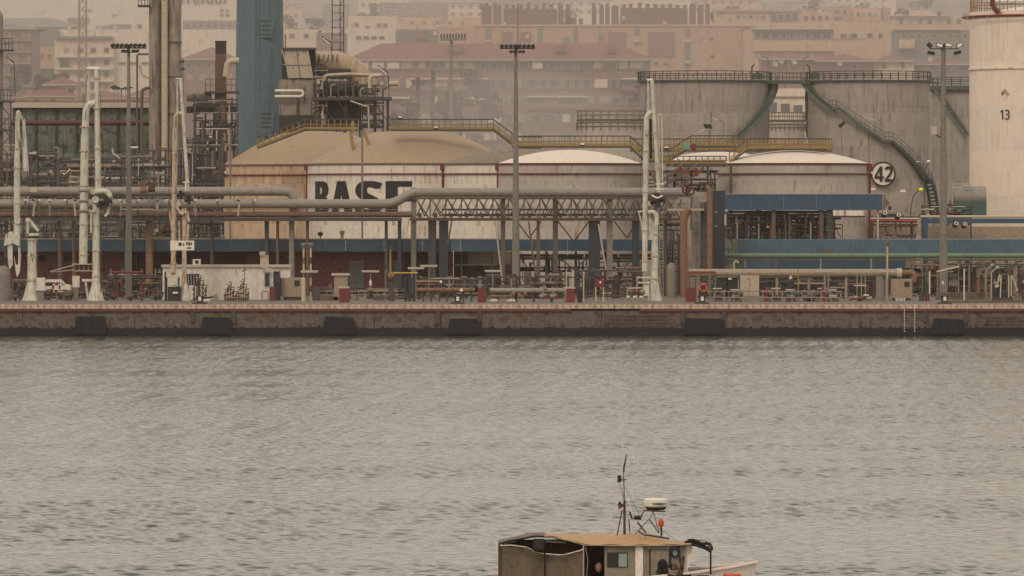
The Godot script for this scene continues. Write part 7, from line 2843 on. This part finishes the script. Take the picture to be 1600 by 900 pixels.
	for k in 6:
		var x: float = [825, 838, 856, 872, 916, 962][k]
		thing("dim_cabinet", "dim %s cabinet under the far blue canopy, %s" % [["brown", "red", "dark", "dark red", "dark", "black"][k], ["beside the middle mast", "right of the middle mast", "before the white roofed tank", "left of the pale posts", "behind the red sign box", "right of the grey trestle leg"][k]], "cabinet", x, 532, "dim cabinets under the far blue canopy")
		p("body", ["brown_steel", "maroon", "dark_steel", "maroon", "dark_steel", "sooty"][k])
		b(x - 6, 424 + (k % 3) * 8, x + 6, ground_row(532), 0.8)
		p("door", ["brown_steel", "dull_red", "dark", "dull_red", "dark", "dark"][k])
		b(x - 4.5, 428 + (k % 3) * 8, x + 4.5, 460, 0.05, -0.04)

# ---------------------------------------------------------------- the small fishing boat in front
func sheet(top: Callable, nu: int, nv: int, thick: float):   # a cloth: top(u, v) in metres relative to the thing, doubled at a small thickness
	var g := []
	for j in nv + 1:
		for i in nu + 1: g.append(top.call(float(i) / nu, float(j) / nv))
	var k := V.size()
	for sgn in [1.0, -1.0]:
		for j in nv + 1:
			for i in nu + 1:
				var du: Vector3 = g[j * (nu + 1) + mini(i + 1, nu)] - g[j * (nu + 1) + maxi(i - 1, 0)]
				var dv: Vector3 = g[mini(j + 1, nv) * (nu + 1) + i] - g[maxi(j - 1, 0) * (nu + 1) + i]
				var n: Vector3 = du.cross(dv).normalized() * sgn
				V.append(g[j * (nu + 1) + i] + n * thick * 0.5)
				NV.append(n)
	for side_no in 2:
		var o := k + side_no * (nu + 1) * (nv + 1)
		for j in nv:
			for i in nu:
				var a := o + j * (nu + 1) + i
				IX.append_array([a, a + 1, a + nu + 2, a, a + nu + 2, a + nu + 1])

func along(pts: Array, x: float) -> float:     # piecewise line through [x, value]
	for i in pts.size() - 1:
		if x <= pts[i + 1][0]:
			var f := clampf((x - pts[i][0]) / (pts[i + 1][0] - pts[i][0]), 0.0, 1.0)
			f = f * f * (3.0 - 2.0 * f) * 0.5 + f * 0.5
			return lerpf(pts[i][1], pts[i + 1][1], f)
	return pts[-1][1]

# smooth skin round tapered bones [from, to, radius, radius]: surface nets on a grid
func skin(bones: Array, cell: float, soft := 0.03):
	var lo := Vector3.ONE * 1e9
	var hi := -lo
	for q in bones:
		var r: float = maxf(q[2], q[3]) + soft + cell * 2
		lo = lo.min(q[0] - Vector3.ONE * r).min(q[1] - Vector3.ONE * r)
		hi = hi.max(q[0] + Vector3.ONE * r).max(q[1] + Vector3.ONE * r)
	var nx := int((hi.x - lo.x) / cell) + 2
	var ny := int((hi.y - lo.y) / cell) + 2
	var nzz := int((hi.z - lo.z) / cell) + 2
	var fld := PackedFloat32Array()
	fld.resize(nx * ny * nzz)
	fld.fill(0.5)
	for q in bones:
		var a: Vector3 = q[0]
		var ab: Vector3 = q[1] - q[0]
		var l2 := maxf(ab.length_squared(), 1e-9)
		var r := maxf(q[2], q[3]) + soft + cell * 2
		var p0 := ((a.min(q[1]) - Vector3.ONE * r - lo) / cell).floor()
		var p1 := ((a.max(q[1]) + Vector3.ONE * r - lo) / cell).ceil()
		for k in range(maxi(0, int(p0.z)), mini(nzz, int(p1.z) + 1)):
			for j in range(maxi(0, int(p0.y)), mini(ny, int(p1.y) + 1)):
				for i in range(maxi(0, int(p0.x)), mini(nx, int(p1.x) + 1)):
					var c := lo + Vector3(i, j, k) * cell
					var h := clampf((c - a).dot(ab) / l2, 0.0, 1.0)
					var dd := (c - a - ab * h).length() - lerpf(q[2], q[3], h)
					var at := (k * ny + j) * nx + i
					var e := fld[at]
					var m := maxf(soft - absf(e - dd), 0.0) / soft
					fld[at] = minf(e, dd) - m * m * soft * 0.25
	var ids := {}
	var k0 := V.size()
	for k in nzz - 1:
		for j in ny - 1:
			for i in nx - 1:
				var at := (k * ny + j) * nx + i
				var sum := Vector3.ZERO
				var n := 0
				var f0 := fld[at]
				var f7 := fld[at + 1 + nx + nx * ny]
				if f0 > 0.12 and f7 > 0.12: continue
				var cs := [f0, fld[at + 1], fld[at + nx], fld[at + nx + 1], fld[at + nx * ny], fld[at + nx * ny + 1], fld[at + nx * ny + nx], f7]
				for e in [[0, 1], [2, 3], [4, 5], [6, 7], [0, 2], [1, 3], [4, 6], [5, 7], [0, 4], [1, 5], [2, 6], [3, 7]]:
					var u: float = cs[e[0]]
					var w: float = cs[e[1]]
					if (u < 0) != (w < 0):
						var f := u / (u - w)
						var a := Vector3(e[0] & 1, (e[0] >> 1) & 1, e[0] >> 2)
						var c := Vector3(e[1] & 1, (e[1] >> 1) & 1, e[1] >> 2)
						sum += a.lerp(c, f)
						n += 1
				if n > 0:
					ids[at] = V.size()
					V.append(lo + (Vector3(i, j, k) + sum / n) * cell)
					NV.append(Vector3(cs[1] + cs[3] + cs[5] + cs[7] - cs[0] - cs[2] - cs[4] - cs[6], cs[2] + cs[3] + cs[6] + cs[7] - cs[0] - cs[1] - cs[4] - cs[5], cs[4] + cs[5] + cs[6] + cs[7] - cs[0] - cs[1] - cs[2] - cs[3]).normalized())
	for at in ids:
		for ax in 3:
			var st: int = [1, nx, nx * ny][ax]
			if (fld[at] < 0) == (fld[at + st] < 0): continue
			var s1: int = [nx, nx * ny, 1][ax]
			var s2: int = [nx * ny, 1, nx][ax]
			if not (ids.has(at - s1) and ids.has(at - s2) and ids.has(at - s1 - s2)): continue
			var a: int = ids[at]
			var c: int = ids[at - s1]
			var e: int = ids[at - s1 - s2]
			var g: int = ids[at - s2]
			IX.append_array([a, c, e, a, e, g])

func make_boat():
	var wl := HORIZON + EYE * F / 158.0
	thing("fishing_boat", "small cream fishing boat with an orange canvas canopy and a radar on its roof", "boat", 975, 158, "", wl)
	# hull: sections from stern to bow
	p("hull", "boat_white")
	var sheer := [[762, 903], [860, 905], [980, 902], [1070, 894], [1130, 887.5], [1184, 879.5]]
	var cols := []
	for i in 21:
		var f := i / 20.0
		var x := lerpf(762.0, 1184.0, f)
		var half := 1.22 * (1.0 - pow(maxf(0.0, (f - 0.45) / 0.55), 2.4)) * lerpf(0.86, 1.0, clampf(f * 4.0, 0, 1)) + 0.02
		var top := W(x, along(sheer, x)).y
		var rake := pow(f, 6.0) * 0.55
		var row := []
		for k in 7:
			var g := k / 6.0
			var y := lerpf(-0.35, top, g)
			var wd := half * lerpf(0.35, 1.0, pow(g, 0.55)) if f < 0.97 else half
			row.append(Vector3(W(x, wl).x - rake * (1.0 - g), y, wd))
		cols.append(row)
	for sg in [1.0, -1.0]:
		for i in 20:
			for k in 6:
				var q := []
				for o in [[i, k], [i + 1, k], [i + 1, k + 1], [i, k + 1]]:
					var v: Vector3 = cols[o[0]][o[1]]
					q.append(Vector3(v.x, v.y, v.z * sg - 0.2))
				if sg > 0: face(q[0], q[1], q[2], q[3])
				else: face(q[3], q[2], q[1], q[0])
	for k in 6:
		var a: Vector3 = cols[0][k]
		var e: Vector3 = cols[0][k + 1]
		face(Vector3(a.x, a.y, -a.z - 0.2), Vector3(a.x, a.y, a.z - 0.2), Vector3(e.x, e.y, e.z - 0.2), Vector3(e.x, e.y, -e.z - 0.2))
	p("gunwale", "boat_white")
	for sg in [1.0, -1.0]:
		for i in 20:
			var a: Vector3 = cols[i][6]
			var e: Vector3 = cols[i + 1][6]
			if i == 19 and sg < 0: continue
			bar(Vector3(a.x, a.y + 0.02, a.z * sg - 0.2), Vector3(e.x, e.y + 0.02, e.z * sg - 0.2), 0.06, 0.10)
	p("rubbing_strake", "dark_cloth")
	for i in 15:
		var a: Vector3 = cols[i][6]
		var e: Vector3 = cols[i + 1][6]
		bar(Vector3(a.x, a.y - 0.07, a.z + 0.03 - 0.2), Vector3(e.x, e.y - 0.07, e.z + 0.03 - 0.2), 0.09, 0.06)
	p("deck", "boat_deck")
	for i in 19:
		var a: Vector3 = cols[i][6]
		var e: Vector3 = cols[i + 1][6]
		var dy := -0.55 if i < 14 else -0.12
		face(Vector3(a.x, a.y + dy, a.z * 0.97 - 0.2), Vector3(e.x, e.y + dy, e.z * 0.97 - 0.2), Vector3(e.x, e.y + dy, -e.z * 0.97 - 0.2), Vector3(a.x, a.y + dy, -a.z * 0.97 - 0.2))
	# wheelhouse
	p("wheelhouse", "boat_cream")
	prism([[944, 905], [944, 850], [1072, 850], [1066, 905]], 1.5, -0.6)
	p("side_window", "dark")
	b(948, 861, 980, 884, 0.05, -0.63)
	s("sliding_pane", "glass_pale")
	b(966, 863, 979, 883, 0.03, -0.655)
	p("corner_post", "boat_white")
	b(992, 851, 1004, 905, 0.1, -0.66)
	p("door_panel", "boat_cream")
	b(1016, 856, 1044, 905, 0.05, -0.64)
	s("door_edge", "dark")
	b(1013.5, 853, 1015.5, 905, 0.05, -0.65)
	p("header", "grey_steel")
	b(1011, 850, 1046, 856, 0.12, -0.70)
	p("front_window", "black")
	lathe(W(1054, 861.5, -0.62), [[0.125, -0.02], [0.125, 0.05], [0.085, 0.06]], 20, Vector3(0, 0, 1), Vector3(0.62, 0, 0).normalized())
	s("glass", "glass_pale")
	ball(W(1053.5, 861.5, -0.6), Vector3(0.09, 0.17, 0.03), 14)
	p("window_frame", "black")
	for q in [[1046, 850, 1046, 877], [1060, 852, 1061, 876], [1046, 851, 1060, 851]]: beam(q[0], q[1], q[2], q[3], 2.0, 0.05, -0.66)
	p("front_wall", "boat_white")
	quadbox([[1066, 897], [1072, 897], [1082, 850], [1070, 850]], 1.3, -0.5)
	p("hanging_gear", "dark_cloth")
	for q in [[1034, 880, 8, 10], [1040, 890, 9, 10], [1030, 892, 6, 9], [1047, 884, 5, 8]]: ball(W(q[0], q[1], -0.85), Vector3(mt(q[2]), mt(q[3]), 0.12), 10)
	p("net_bundle", "boat_rust")
	for q in [[1052, 886, 6, 9], [1060, 892, 6, 8], [1064, 880, 3, 9], [1045, 896, 7, 5]]: ball(W(q[0], q[1], -0.88), Vector3(mt(q[2]), mt(q[3]), 0.12), 10)
	p("rope_coil", "canvas")
	for k in 3: torus(W(1050, 892 - k * 2.5, -0.98), Vector3(0.2, 0.9, 0.3).normalized(), 0.11, 0.02, 14, 5)
	# canopy
	var near := [[780, 846], [800, 841], [838, 834.5], [862, 836], [885, 841], [914, 848.5], [980, 849.5], [1050, 849], [1079, 847]]
	var far := [[780, 842.5], [838, 831], [900, 832.5], [1000, 832], [1016, 836], [1040, 841.5], [1079, 845]]
	p("canopy", "orange_tarp")
	var roof := func(u: float, v: float) -> Vector3:
		var x := lerpf(850.0, 1079.0, u)
		var a := W(x, along(near, x), -0.75)
		var e := W(x, along(far, x), 1.15)
		e.y += (1.9 / 158.0) * (along(far, x) - HORIZON) * D / F * -1.0
		var c := a.lerp(e, v)
		c.y += 0.035 * sin(PI * v) + 0.012 * sin(u * 31.0 + v * 3.0)
		return c
	sheet(roof, 40, 10, 0.02)
	p("canopy_hem", "canvas")
	for i in 24:
		var x0 := lerpf(850.0, 1079.0, i / 24.0)
		var x1 := lerpf(850.0, 1079.0, (i + 1) / 24.0)
		rod(W(x0, along(near, x0) + 0.8, -0.78), W(x1, along(near, x1) + 0.8, -0.78), 0.018, -1, 6, false)
	p("aft_cover", "shade_canvas")
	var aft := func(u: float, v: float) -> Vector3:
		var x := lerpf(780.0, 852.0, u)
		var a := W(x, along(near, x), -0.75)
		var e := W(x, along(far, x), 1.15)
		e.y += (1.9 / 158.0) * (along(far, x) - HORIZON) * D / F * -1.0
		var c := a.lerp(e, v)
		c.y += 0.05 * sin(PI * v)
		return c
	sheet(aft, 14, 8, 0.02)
	p("arch_hoop", "dark_cloth")
	for i in 26:
		var x0 := lerpf(780.0, 918.0, i / 26.0)
		var x1 := lerpf(780.0, 918.0, (i + 1) / 26.0)
		rod(W(x0, along(near, x0) + 1.0, -0.77), W(x1, along(near, x1) + 1.0, -0.77), 0.026, -1, 6, false)
	var hem := [[780, 850], [798, 849], [822, 852], [838, 860.5], [851, 862.5], [878, 864.5], [905, 858], [914, 853]]
	p("side_curtain", "shade_canvas")
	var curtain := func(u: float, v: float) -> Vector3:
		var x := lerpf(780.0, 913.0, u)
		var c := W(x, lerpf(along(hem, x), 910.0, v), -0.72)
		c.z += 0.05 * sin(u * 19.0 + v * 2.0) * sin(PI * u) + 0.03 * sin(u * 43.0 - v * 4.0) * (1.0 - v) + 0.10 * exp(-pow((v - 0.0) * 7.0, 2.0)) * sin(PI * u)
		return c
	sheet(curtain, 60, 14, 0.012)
	s("curtain_hem", "boat_white")
	for i in 30:
		var x0 := lerpf(782.0, 912.0, i / 30.0)
		var x1 := lerpf(782.0, 912.0, (i + 1) / 30.0)
		rod(W(x0, along(hem, x0), -0.80), W(x1, along(hem, x1), -0.80), 0.014, -1, 6, false)
	p("shade_backdrop", "shade_canvas")
	b(784, 846, 914, 910, 0.02, 0.9)  # added sheet, its brown stands for the shaded inside under the canopy
	p("cockpit_shade_board", "boat_rust")
	b(914, 847, 950, 910, 0.03, 0.9)  # added board, its dark brown stands for the shaded cockpit opening
	p("aft_curtain", "shade_canvas")
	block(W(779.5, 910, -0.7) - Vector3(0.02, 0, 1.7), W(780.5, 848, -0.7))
	for q in [[781, 846, 1.3, "boat_rust"], [851, 860, 1.3, "dark_cloth"], [911, 849, 0.9, "slab_white"]]:
		p("canopy_post", q[3])
		t(q[0], 910, q[0], q[1], q[2], -0.80, -999, -1, 8)
	p("work_lamp", "black")
	b(833, 839, 850, 856, 0.16, -0.95)
	s("lens", "dark")
	b(835, 841, 848, 853, 0.02, -0.965)
	p("white_roll", "boat_white")
	t(786, 847, 806, 843, 2.2, -0.5)
	t(852, 845, 884, 847, 2.0, -0.2)
	# furled awning and forward post
	p("furled_awning", "dark_cloth")
	pl([[1070, 846, -0.4], [1084, 846, -0.5], [1096, 852, -0.6], [1109, 855, -0.7]], 3.0, 3.0, 10)
	pl([[1074, 843, -0.5], [1082, 841.5, -0.55], [1092, 846, -0.6], [1100, 850, -0.66]], 2.4, 3.0, 8)
	pl([[1078, 848, -0.62], [1090, 851, -0.66], [1104, 856, -0.74], [1110, 861, -0.74]], 1.9, 3.0, 8)
	pl([[1096, 848, -0.5], [1104, 847, -0.6], [1110, 850, -0.7], [1111, 857, -0.72]], 2.2, 3.0, 8)
	p("rope", "canvas")
	pl([[914, 850, -0.8], [918, 872, -0.82], [916, 898, -0.82]], 0.5, 3.0, 5)
	p("rope", "dark_cloth")
	pl([[976, 760, 0.2], [1000, 806, 0.1], [1060, 846, 0.0]], 0.3, 6.0, 5)
	p("awning_strap", "canvas")
	pl([[1086, 841, -0.6], [1098, 842, -0.6], [1110, 846, -0.7]], 1.4, 2.0, 8)
	p("awning_fold", "maroon")
	ball(W(1108, 855, -0.72), Vector3(0.06, 0.09, 0.06), 8)
	p("forward_post", "dark_cloth")
	t(1109, 895, 1109, 850, 1.4, -0.7)
	p("handrail", "boat_rust")
	pl([[1062, 897, -0.7], [1063, 872, -0.7], [1067, 866, -0.7], [1066, 897, -0.3]], 0.9, 2, 6)
	p("orange_buoy", "orange")
	lathe(W(1142, 893, -1.0) + Vector3(0, -0.36, 0), [[0.02, 0], [0.22, 0.06], [0.26, 0.28], [0.24, 0.36], [0.10, 0.38], [0.02, 0.38]], 20)
	p("white_cap", "white")
	ball(W(1160, 901, -0.8), Vector3(0.09, 0.06, 0.09), 10)
	p("green_strip", "green_paint")
	b(1088, 896, 1106, 900, 0.1, -0.75)
	# mast
	p("mast", "boat_rust")
	t(976, 836, 976, 782, 2.1, 0.2, 0.2, 1.9, 10)
	p("upper_mast", "boat_cream")
	t(976, 783, 974, 736, 1.4, 0.2, 0.2, 1.0, 8)
	p("mast_head", "boat_rust")
	t(974.5, 738, 976, 724, 1.5, 0.2)
	t(976, 728, 979, 711, 1.3, 0.2, 0.2, 0.9)
	p("whip_aerial", "white")
	t(974, 726, 971.5, 640, 0.9, 0.15, 0.15, 0.6, 6)
	p("stay_leg", "boat_rust")
	t(964, 836, 972, 796, 1.0, -0.2)
	t(985, 836, 983, 812, 0.9, 0.5)
	p("second_stay", "canvas")
	t(969, 757, 975, 782, 0.8, 0.1)
	p("black_camera", "black")
	b(965, 743, 971, 754, 0.12, 0.1)
	s("bracket", "black")
	t(969, 750, 979, 750, 0.9, 0.15)
	p("loudspeaker", "boat_rust")
	lathe(W(975, 790, 0.15), [[0.03, 0], [0.05, 0.06], [0.10, 0.12], [0.11, 0.13]], 14, Vector3(-0.9, 0, 0.4).normalized(), Vector3(0.4, 0, 0.9).normalized())
	p("curved_bracket", "boat_white")
	pl([[978, 783, 0.3], [984, 786, 0.3], [987, 800, 0.3], [990, 820, 0.3], [985, 834, 0.3]], 0.9, 3.0, 7)
	p("black_winch", "black")
	pl([[990, 809, 0], [1002, 810, 0]], 2.6)
	ball(W(996, 808, -0.1), Vector3(0.09, 0.06, 0.07), 8)
	p("dark_clamp", "dark_cloth")
	t(984, 800, 988, 812, 1.3, 0.2)
	# radar on its frame
	p("radar_frame", "boat_rust")
	for q in [[1007, 797, 1000, 810, 1.0], [996, 816, 1010, 834, 1.3], [1006, 798, 1040, 799.5, 1.2], [1015, 812, 1030, 834, 0.9], [997, 830, 1010, 838, 1.4], [1010, 836, 1046, 842, 1.6]]: t(q[0], q[1], q[2], q[3], q[4], 0.1)
	p("pale_strut", "boat_cream")
	for q in [[1022, 799, 1014, 813], [1014, 812, 1003, 824], [1004, 823, 992, 836], [1022, 802, 1030, 833]]: t(q[0], q[1], q[2], q[3], 0.9, 0.2)
	p("radar_scanner", "white")
	var rc := W(1025, 793, 0.3)
	lathe(rc, [[0.29, 0.0], [0.33, 0.03], [0.335, 0.13], [0.325, 0.205], [0.28, 0.235], [0.01, 0.245]], 32)
	s("scanner_base", "print_navy")
	lathe(rc, [[0.01, -0.085], [0.24, -0.08], [0.28, -0.03], [0.292, 0.002]], 32)
	s("maker_mark", "print_navy")
	letters("FURUNO", 0.06, rc + Vector3(0.09, 0.10, 0.334), 0.03, true, 1.05)
	p("beacon", "orange")
	lathe(W(1033, 823, 0.1), [[0.05, 0.0], [0.075, 0.03], [0.078, 0.13], [0.06, 0.19], [0.01, 0.21]], 16)
	s("beacon_stem", "black")
	t(1034, 838, 1033, 822, 1.5, 0.1)
	# the person bent over in the cockpit
	thing("person", "person in black jacket and khaki cap bending forward in the fishing boat cockpit", "person", 943, 158, "", wl)
	var sole := 0.42
	var fr := Basis(Vector3.UP, deg_to_rad(-12))
	var o := Vector3(0.0, sole, -0.50)
	var J := func(x: float, y: float, z: float) -> Vector3: return o + fr * Vector3(x, y, z)
	var hip := [J.call(0.10, 0.84, 0.0), J.call(-0.10, 0.84, 0.0)]
	var knee := [J.call(0.14, 0.45, 0.10), J.call(-0.14, 0.45, 0.10)]
	var ank := [J.call(0.16, 0.08, -0.02), J.call(-0.16, 0.08, -0.02)]
	var shd := [J.call(0.20, 1.07, 0.40), J.call(-0.20, 1.07, 0.40)]
	var elb := [J.call(0.36, 0.84, 0.42), J.call(-0.36, 0.84, 0.42)]
	var wri := [J.call(0.25, 0.62, 0.52), J.call(-0.25, 0.62, 0.52)]
	var neck: Vector3 = J.call(0, 1.08, 0.46)
	var crown: Vector3 = J.call(0, 1.01, 0.68)
	var head: Vector3 = J.call(0, 1.00, 0.62)
	var fwd: Vector3 = fr * Vector3(0, -0.72, 0.69)       # where the face looks: down and ahead
	var upw: Vector3 = fr * Vector3(0, 0.69, 0.72)        # towards the top of the head
	var rgt: Vector3 = fr * Vector3(1, 0, 0)
	var H := func(x: float, y: float, z: float) -> Vector3: return head + rgt * x + upw * y + fwd * z
	p("body", "skin")
	var bb := [[J.call(0, 0.88, 0.02), J.call(0, 1.06, 0.36), 0.125, 0.125], [J.call(-0.13, 1.07, 0.38), J.call(0.13, 1.07, 0.38), 0.07, 0.07], [neck, head, 0.052, 0.05], [head, crown, 0.085, 0.085]]
	for k in 2:
		bb.append([shd[k], elb[k], 0.048, 0.038])
		bb.append([elb[k], wri[k], 0.038, 0.027])
		bb.append([hip[k], knee[k], 0.075, 0.055])
		bb.append([knee[k], ank[k], 0.055, 0.038])
	skin(bb, 0.018, 0.03)
	p("face", "skin")
	skin([[H.call(0, -0.02, 0.02), H.call(0, 0.05, 0.0), 0.080, 0.088], [H.call(0, -0.085, 0.06), H.call(0, -0.07, 0.06), 0.038, 0.045], [H.call(0, 0.01, 0.095), H.call(0, -0.03, 0.118), 0.012, 0.018],
		[H.call(0.03, 0.02, 0.082), H.call(0.045, 0.02, 0.075), 0.012, 0.012], [H.call(-0.03, 0.02, 0.082), H.call(-0.045, 0.02, 0.075), 0.012, 0.012], [H.call(-0.022, -0.06, 0.096), H.call(0.022, -0.06, 0.096), 0.010, 0.010],
		[H.call(0.088, 0.0, 0.0), H.call(0.088, -0.035, 0.005), 0.016, 0.012], [H.call(-0.088, 0.0, 0.0), H.call(-0.088, -0.035, 0.005), 0.016, 0.012]], 0.007, 0.014)
	for k in [1.0, -1.0]:
		p("eye", "black")
		ball(H.call(0.034 * k, 0.008, 0.09), Vector3.ONE * 0.009, 8)
	p("cap", "khaki")
	skin([[H.call(0, 0.06, -0.005), H.call(0, 0.075, -0.02), 0.098, 0.094], [H.call(-0.05, 0.065, 0.09), H.call(0.05, 0.065, 0.09), 0.02, 0.02], [H.call(-0.04, 0.06, 0.135), H.call(0.04, 0.06, 0.135), 0.012, 0.012]], 0.010, 0.02)
	p("jacket", "black_jacket")
	bb = [[J.call(0, 0.86, 0.0), J.call(0, 1.06, 0.34), 0.165, 0.165], [J.call(-0.14, 1.08, 0.38), J.call(0.14, 1.08, 0.38), 0.095, 0.095], [J.call(0, 1.12, 0.38), neck, 0.10, 0.075]]
	for k in 2:
		bb.append([shd[k], elb[k], 0.082, 0.066])
		bb.append([elb[k], wri[k].lerp(elb[k], 0.12), 0.062, 0.048])
	skin(bb, 0.018, 0.04)
	p("trousers", "trousers")
	bb = [[hip[0], hip[1], 0.115, 0.115]]
	for k in 2:
		bb.append([hip[k], knee[k], 0.095, 0.075])
		bb.append([knee[k], ank[k], 0.075, 0.058])
	skin(bb, 0.018, 0.03)
	for i in 2:
		var sg := 1.0 if i == 0 else -1.0
		var hd: Vector3 = (wri[i] - elb[i]).normalized()     # the hand goes on from the forearm
		var ac: Vector3 = rgt * sg
		var pm: Vector3 = hd.cross(ac).normalized() * sg     # palm side
		p("hand", "skin")
		var at: Vector3 = wri[i]
		var bones := [[at, at + hd * 0.07, 0.026, 0.030]]
		for k in 4:
			var kn := at + hd * 0.085 + ac * (0.028 - 0.019 * k)
			var ln: float = [0.026, 0.036, 0.040, 0.034][3 - k]
			bones.append([kn, kn + hd * ln - pm * 0.012, 0.0095, 0.009])
			bones.append([kn + hd * ln - pm * 0.012, kn + hd * (ln + 0.016) - pm * 0.036, 0.009, 0.008])
		bones.append([at + hd * 0.025 - ac * 0.018, at + hd * 0.06 - ac * 0.05 - pm * 0.012, 0.012, 0.010])
		bones.append([at + hd * 0.06 - ac * 0.05 - pm * 0.012, at + hd * 0.085 - ac * 0.052 - pm * 0.03, 0.010, 0.008])
		skin(bones, 0.005, 0.007)
		p("boot", "black")
		var an: Vector3 = ank[i]
		skin([[an + Vector3(0, 0.10, 0), an - Vector3(0, 0.02, 0), 0.062, 0.055], [an - Vector3(0, 0.035, 0), an - Vector3(0, 0.04, 0) + fr * Vector3(0, 0, 0.16), 0.045, 0.04]], 0.015, 0.02)
	flush()

# ---------------------------------------------------------------- haze that thickens between the plant and the town
func make_haze_banks():
	var steam := FogVolume.new()
	steam.name = "steam_smoke"
	steam.shape = RenderingServer.FOG_VOLUME_SHAPE_ELLIPSOID
	steam.size = Vector3(30, 12, 16)
	steam.position = at_px(800, 178, 740)
	var sm := FogMaterial.new()
	sm.density = 0.018
	sm.albedo = Color(0.985, 0.95, 0.93)
	steam.material = sm
	steam.set_meta("kind", "stuff")
	add_child(steam)
	var banks := [["low_mist", 760.0, 910.0, 0.0028, 70.0], ["hill_mist", 910.0, 2300.0, 0.0011, 125.0]]
	for q in banks:
		var fv := FogVolume.new()
		fv.name = q[0]
		fv.shape = RenderingServer.FOG_VOLUME_SHAPE_BOX
		fv.size = Vector3(1800, q[4] + 6.0, q[2] - q[1])
		fv.position = Vector3(0, q[4] / 2.0 - 3.0, -(q[1] + q[2]) / 2.0)
		var fm := FogMaterial.new()
		fm.density = q[3]
		fm.albedo = Color(1.0, 0.95, 0.93)
		fv.material = fm
		fv.set_meta("kind", "stuff")
		add_child(fv)
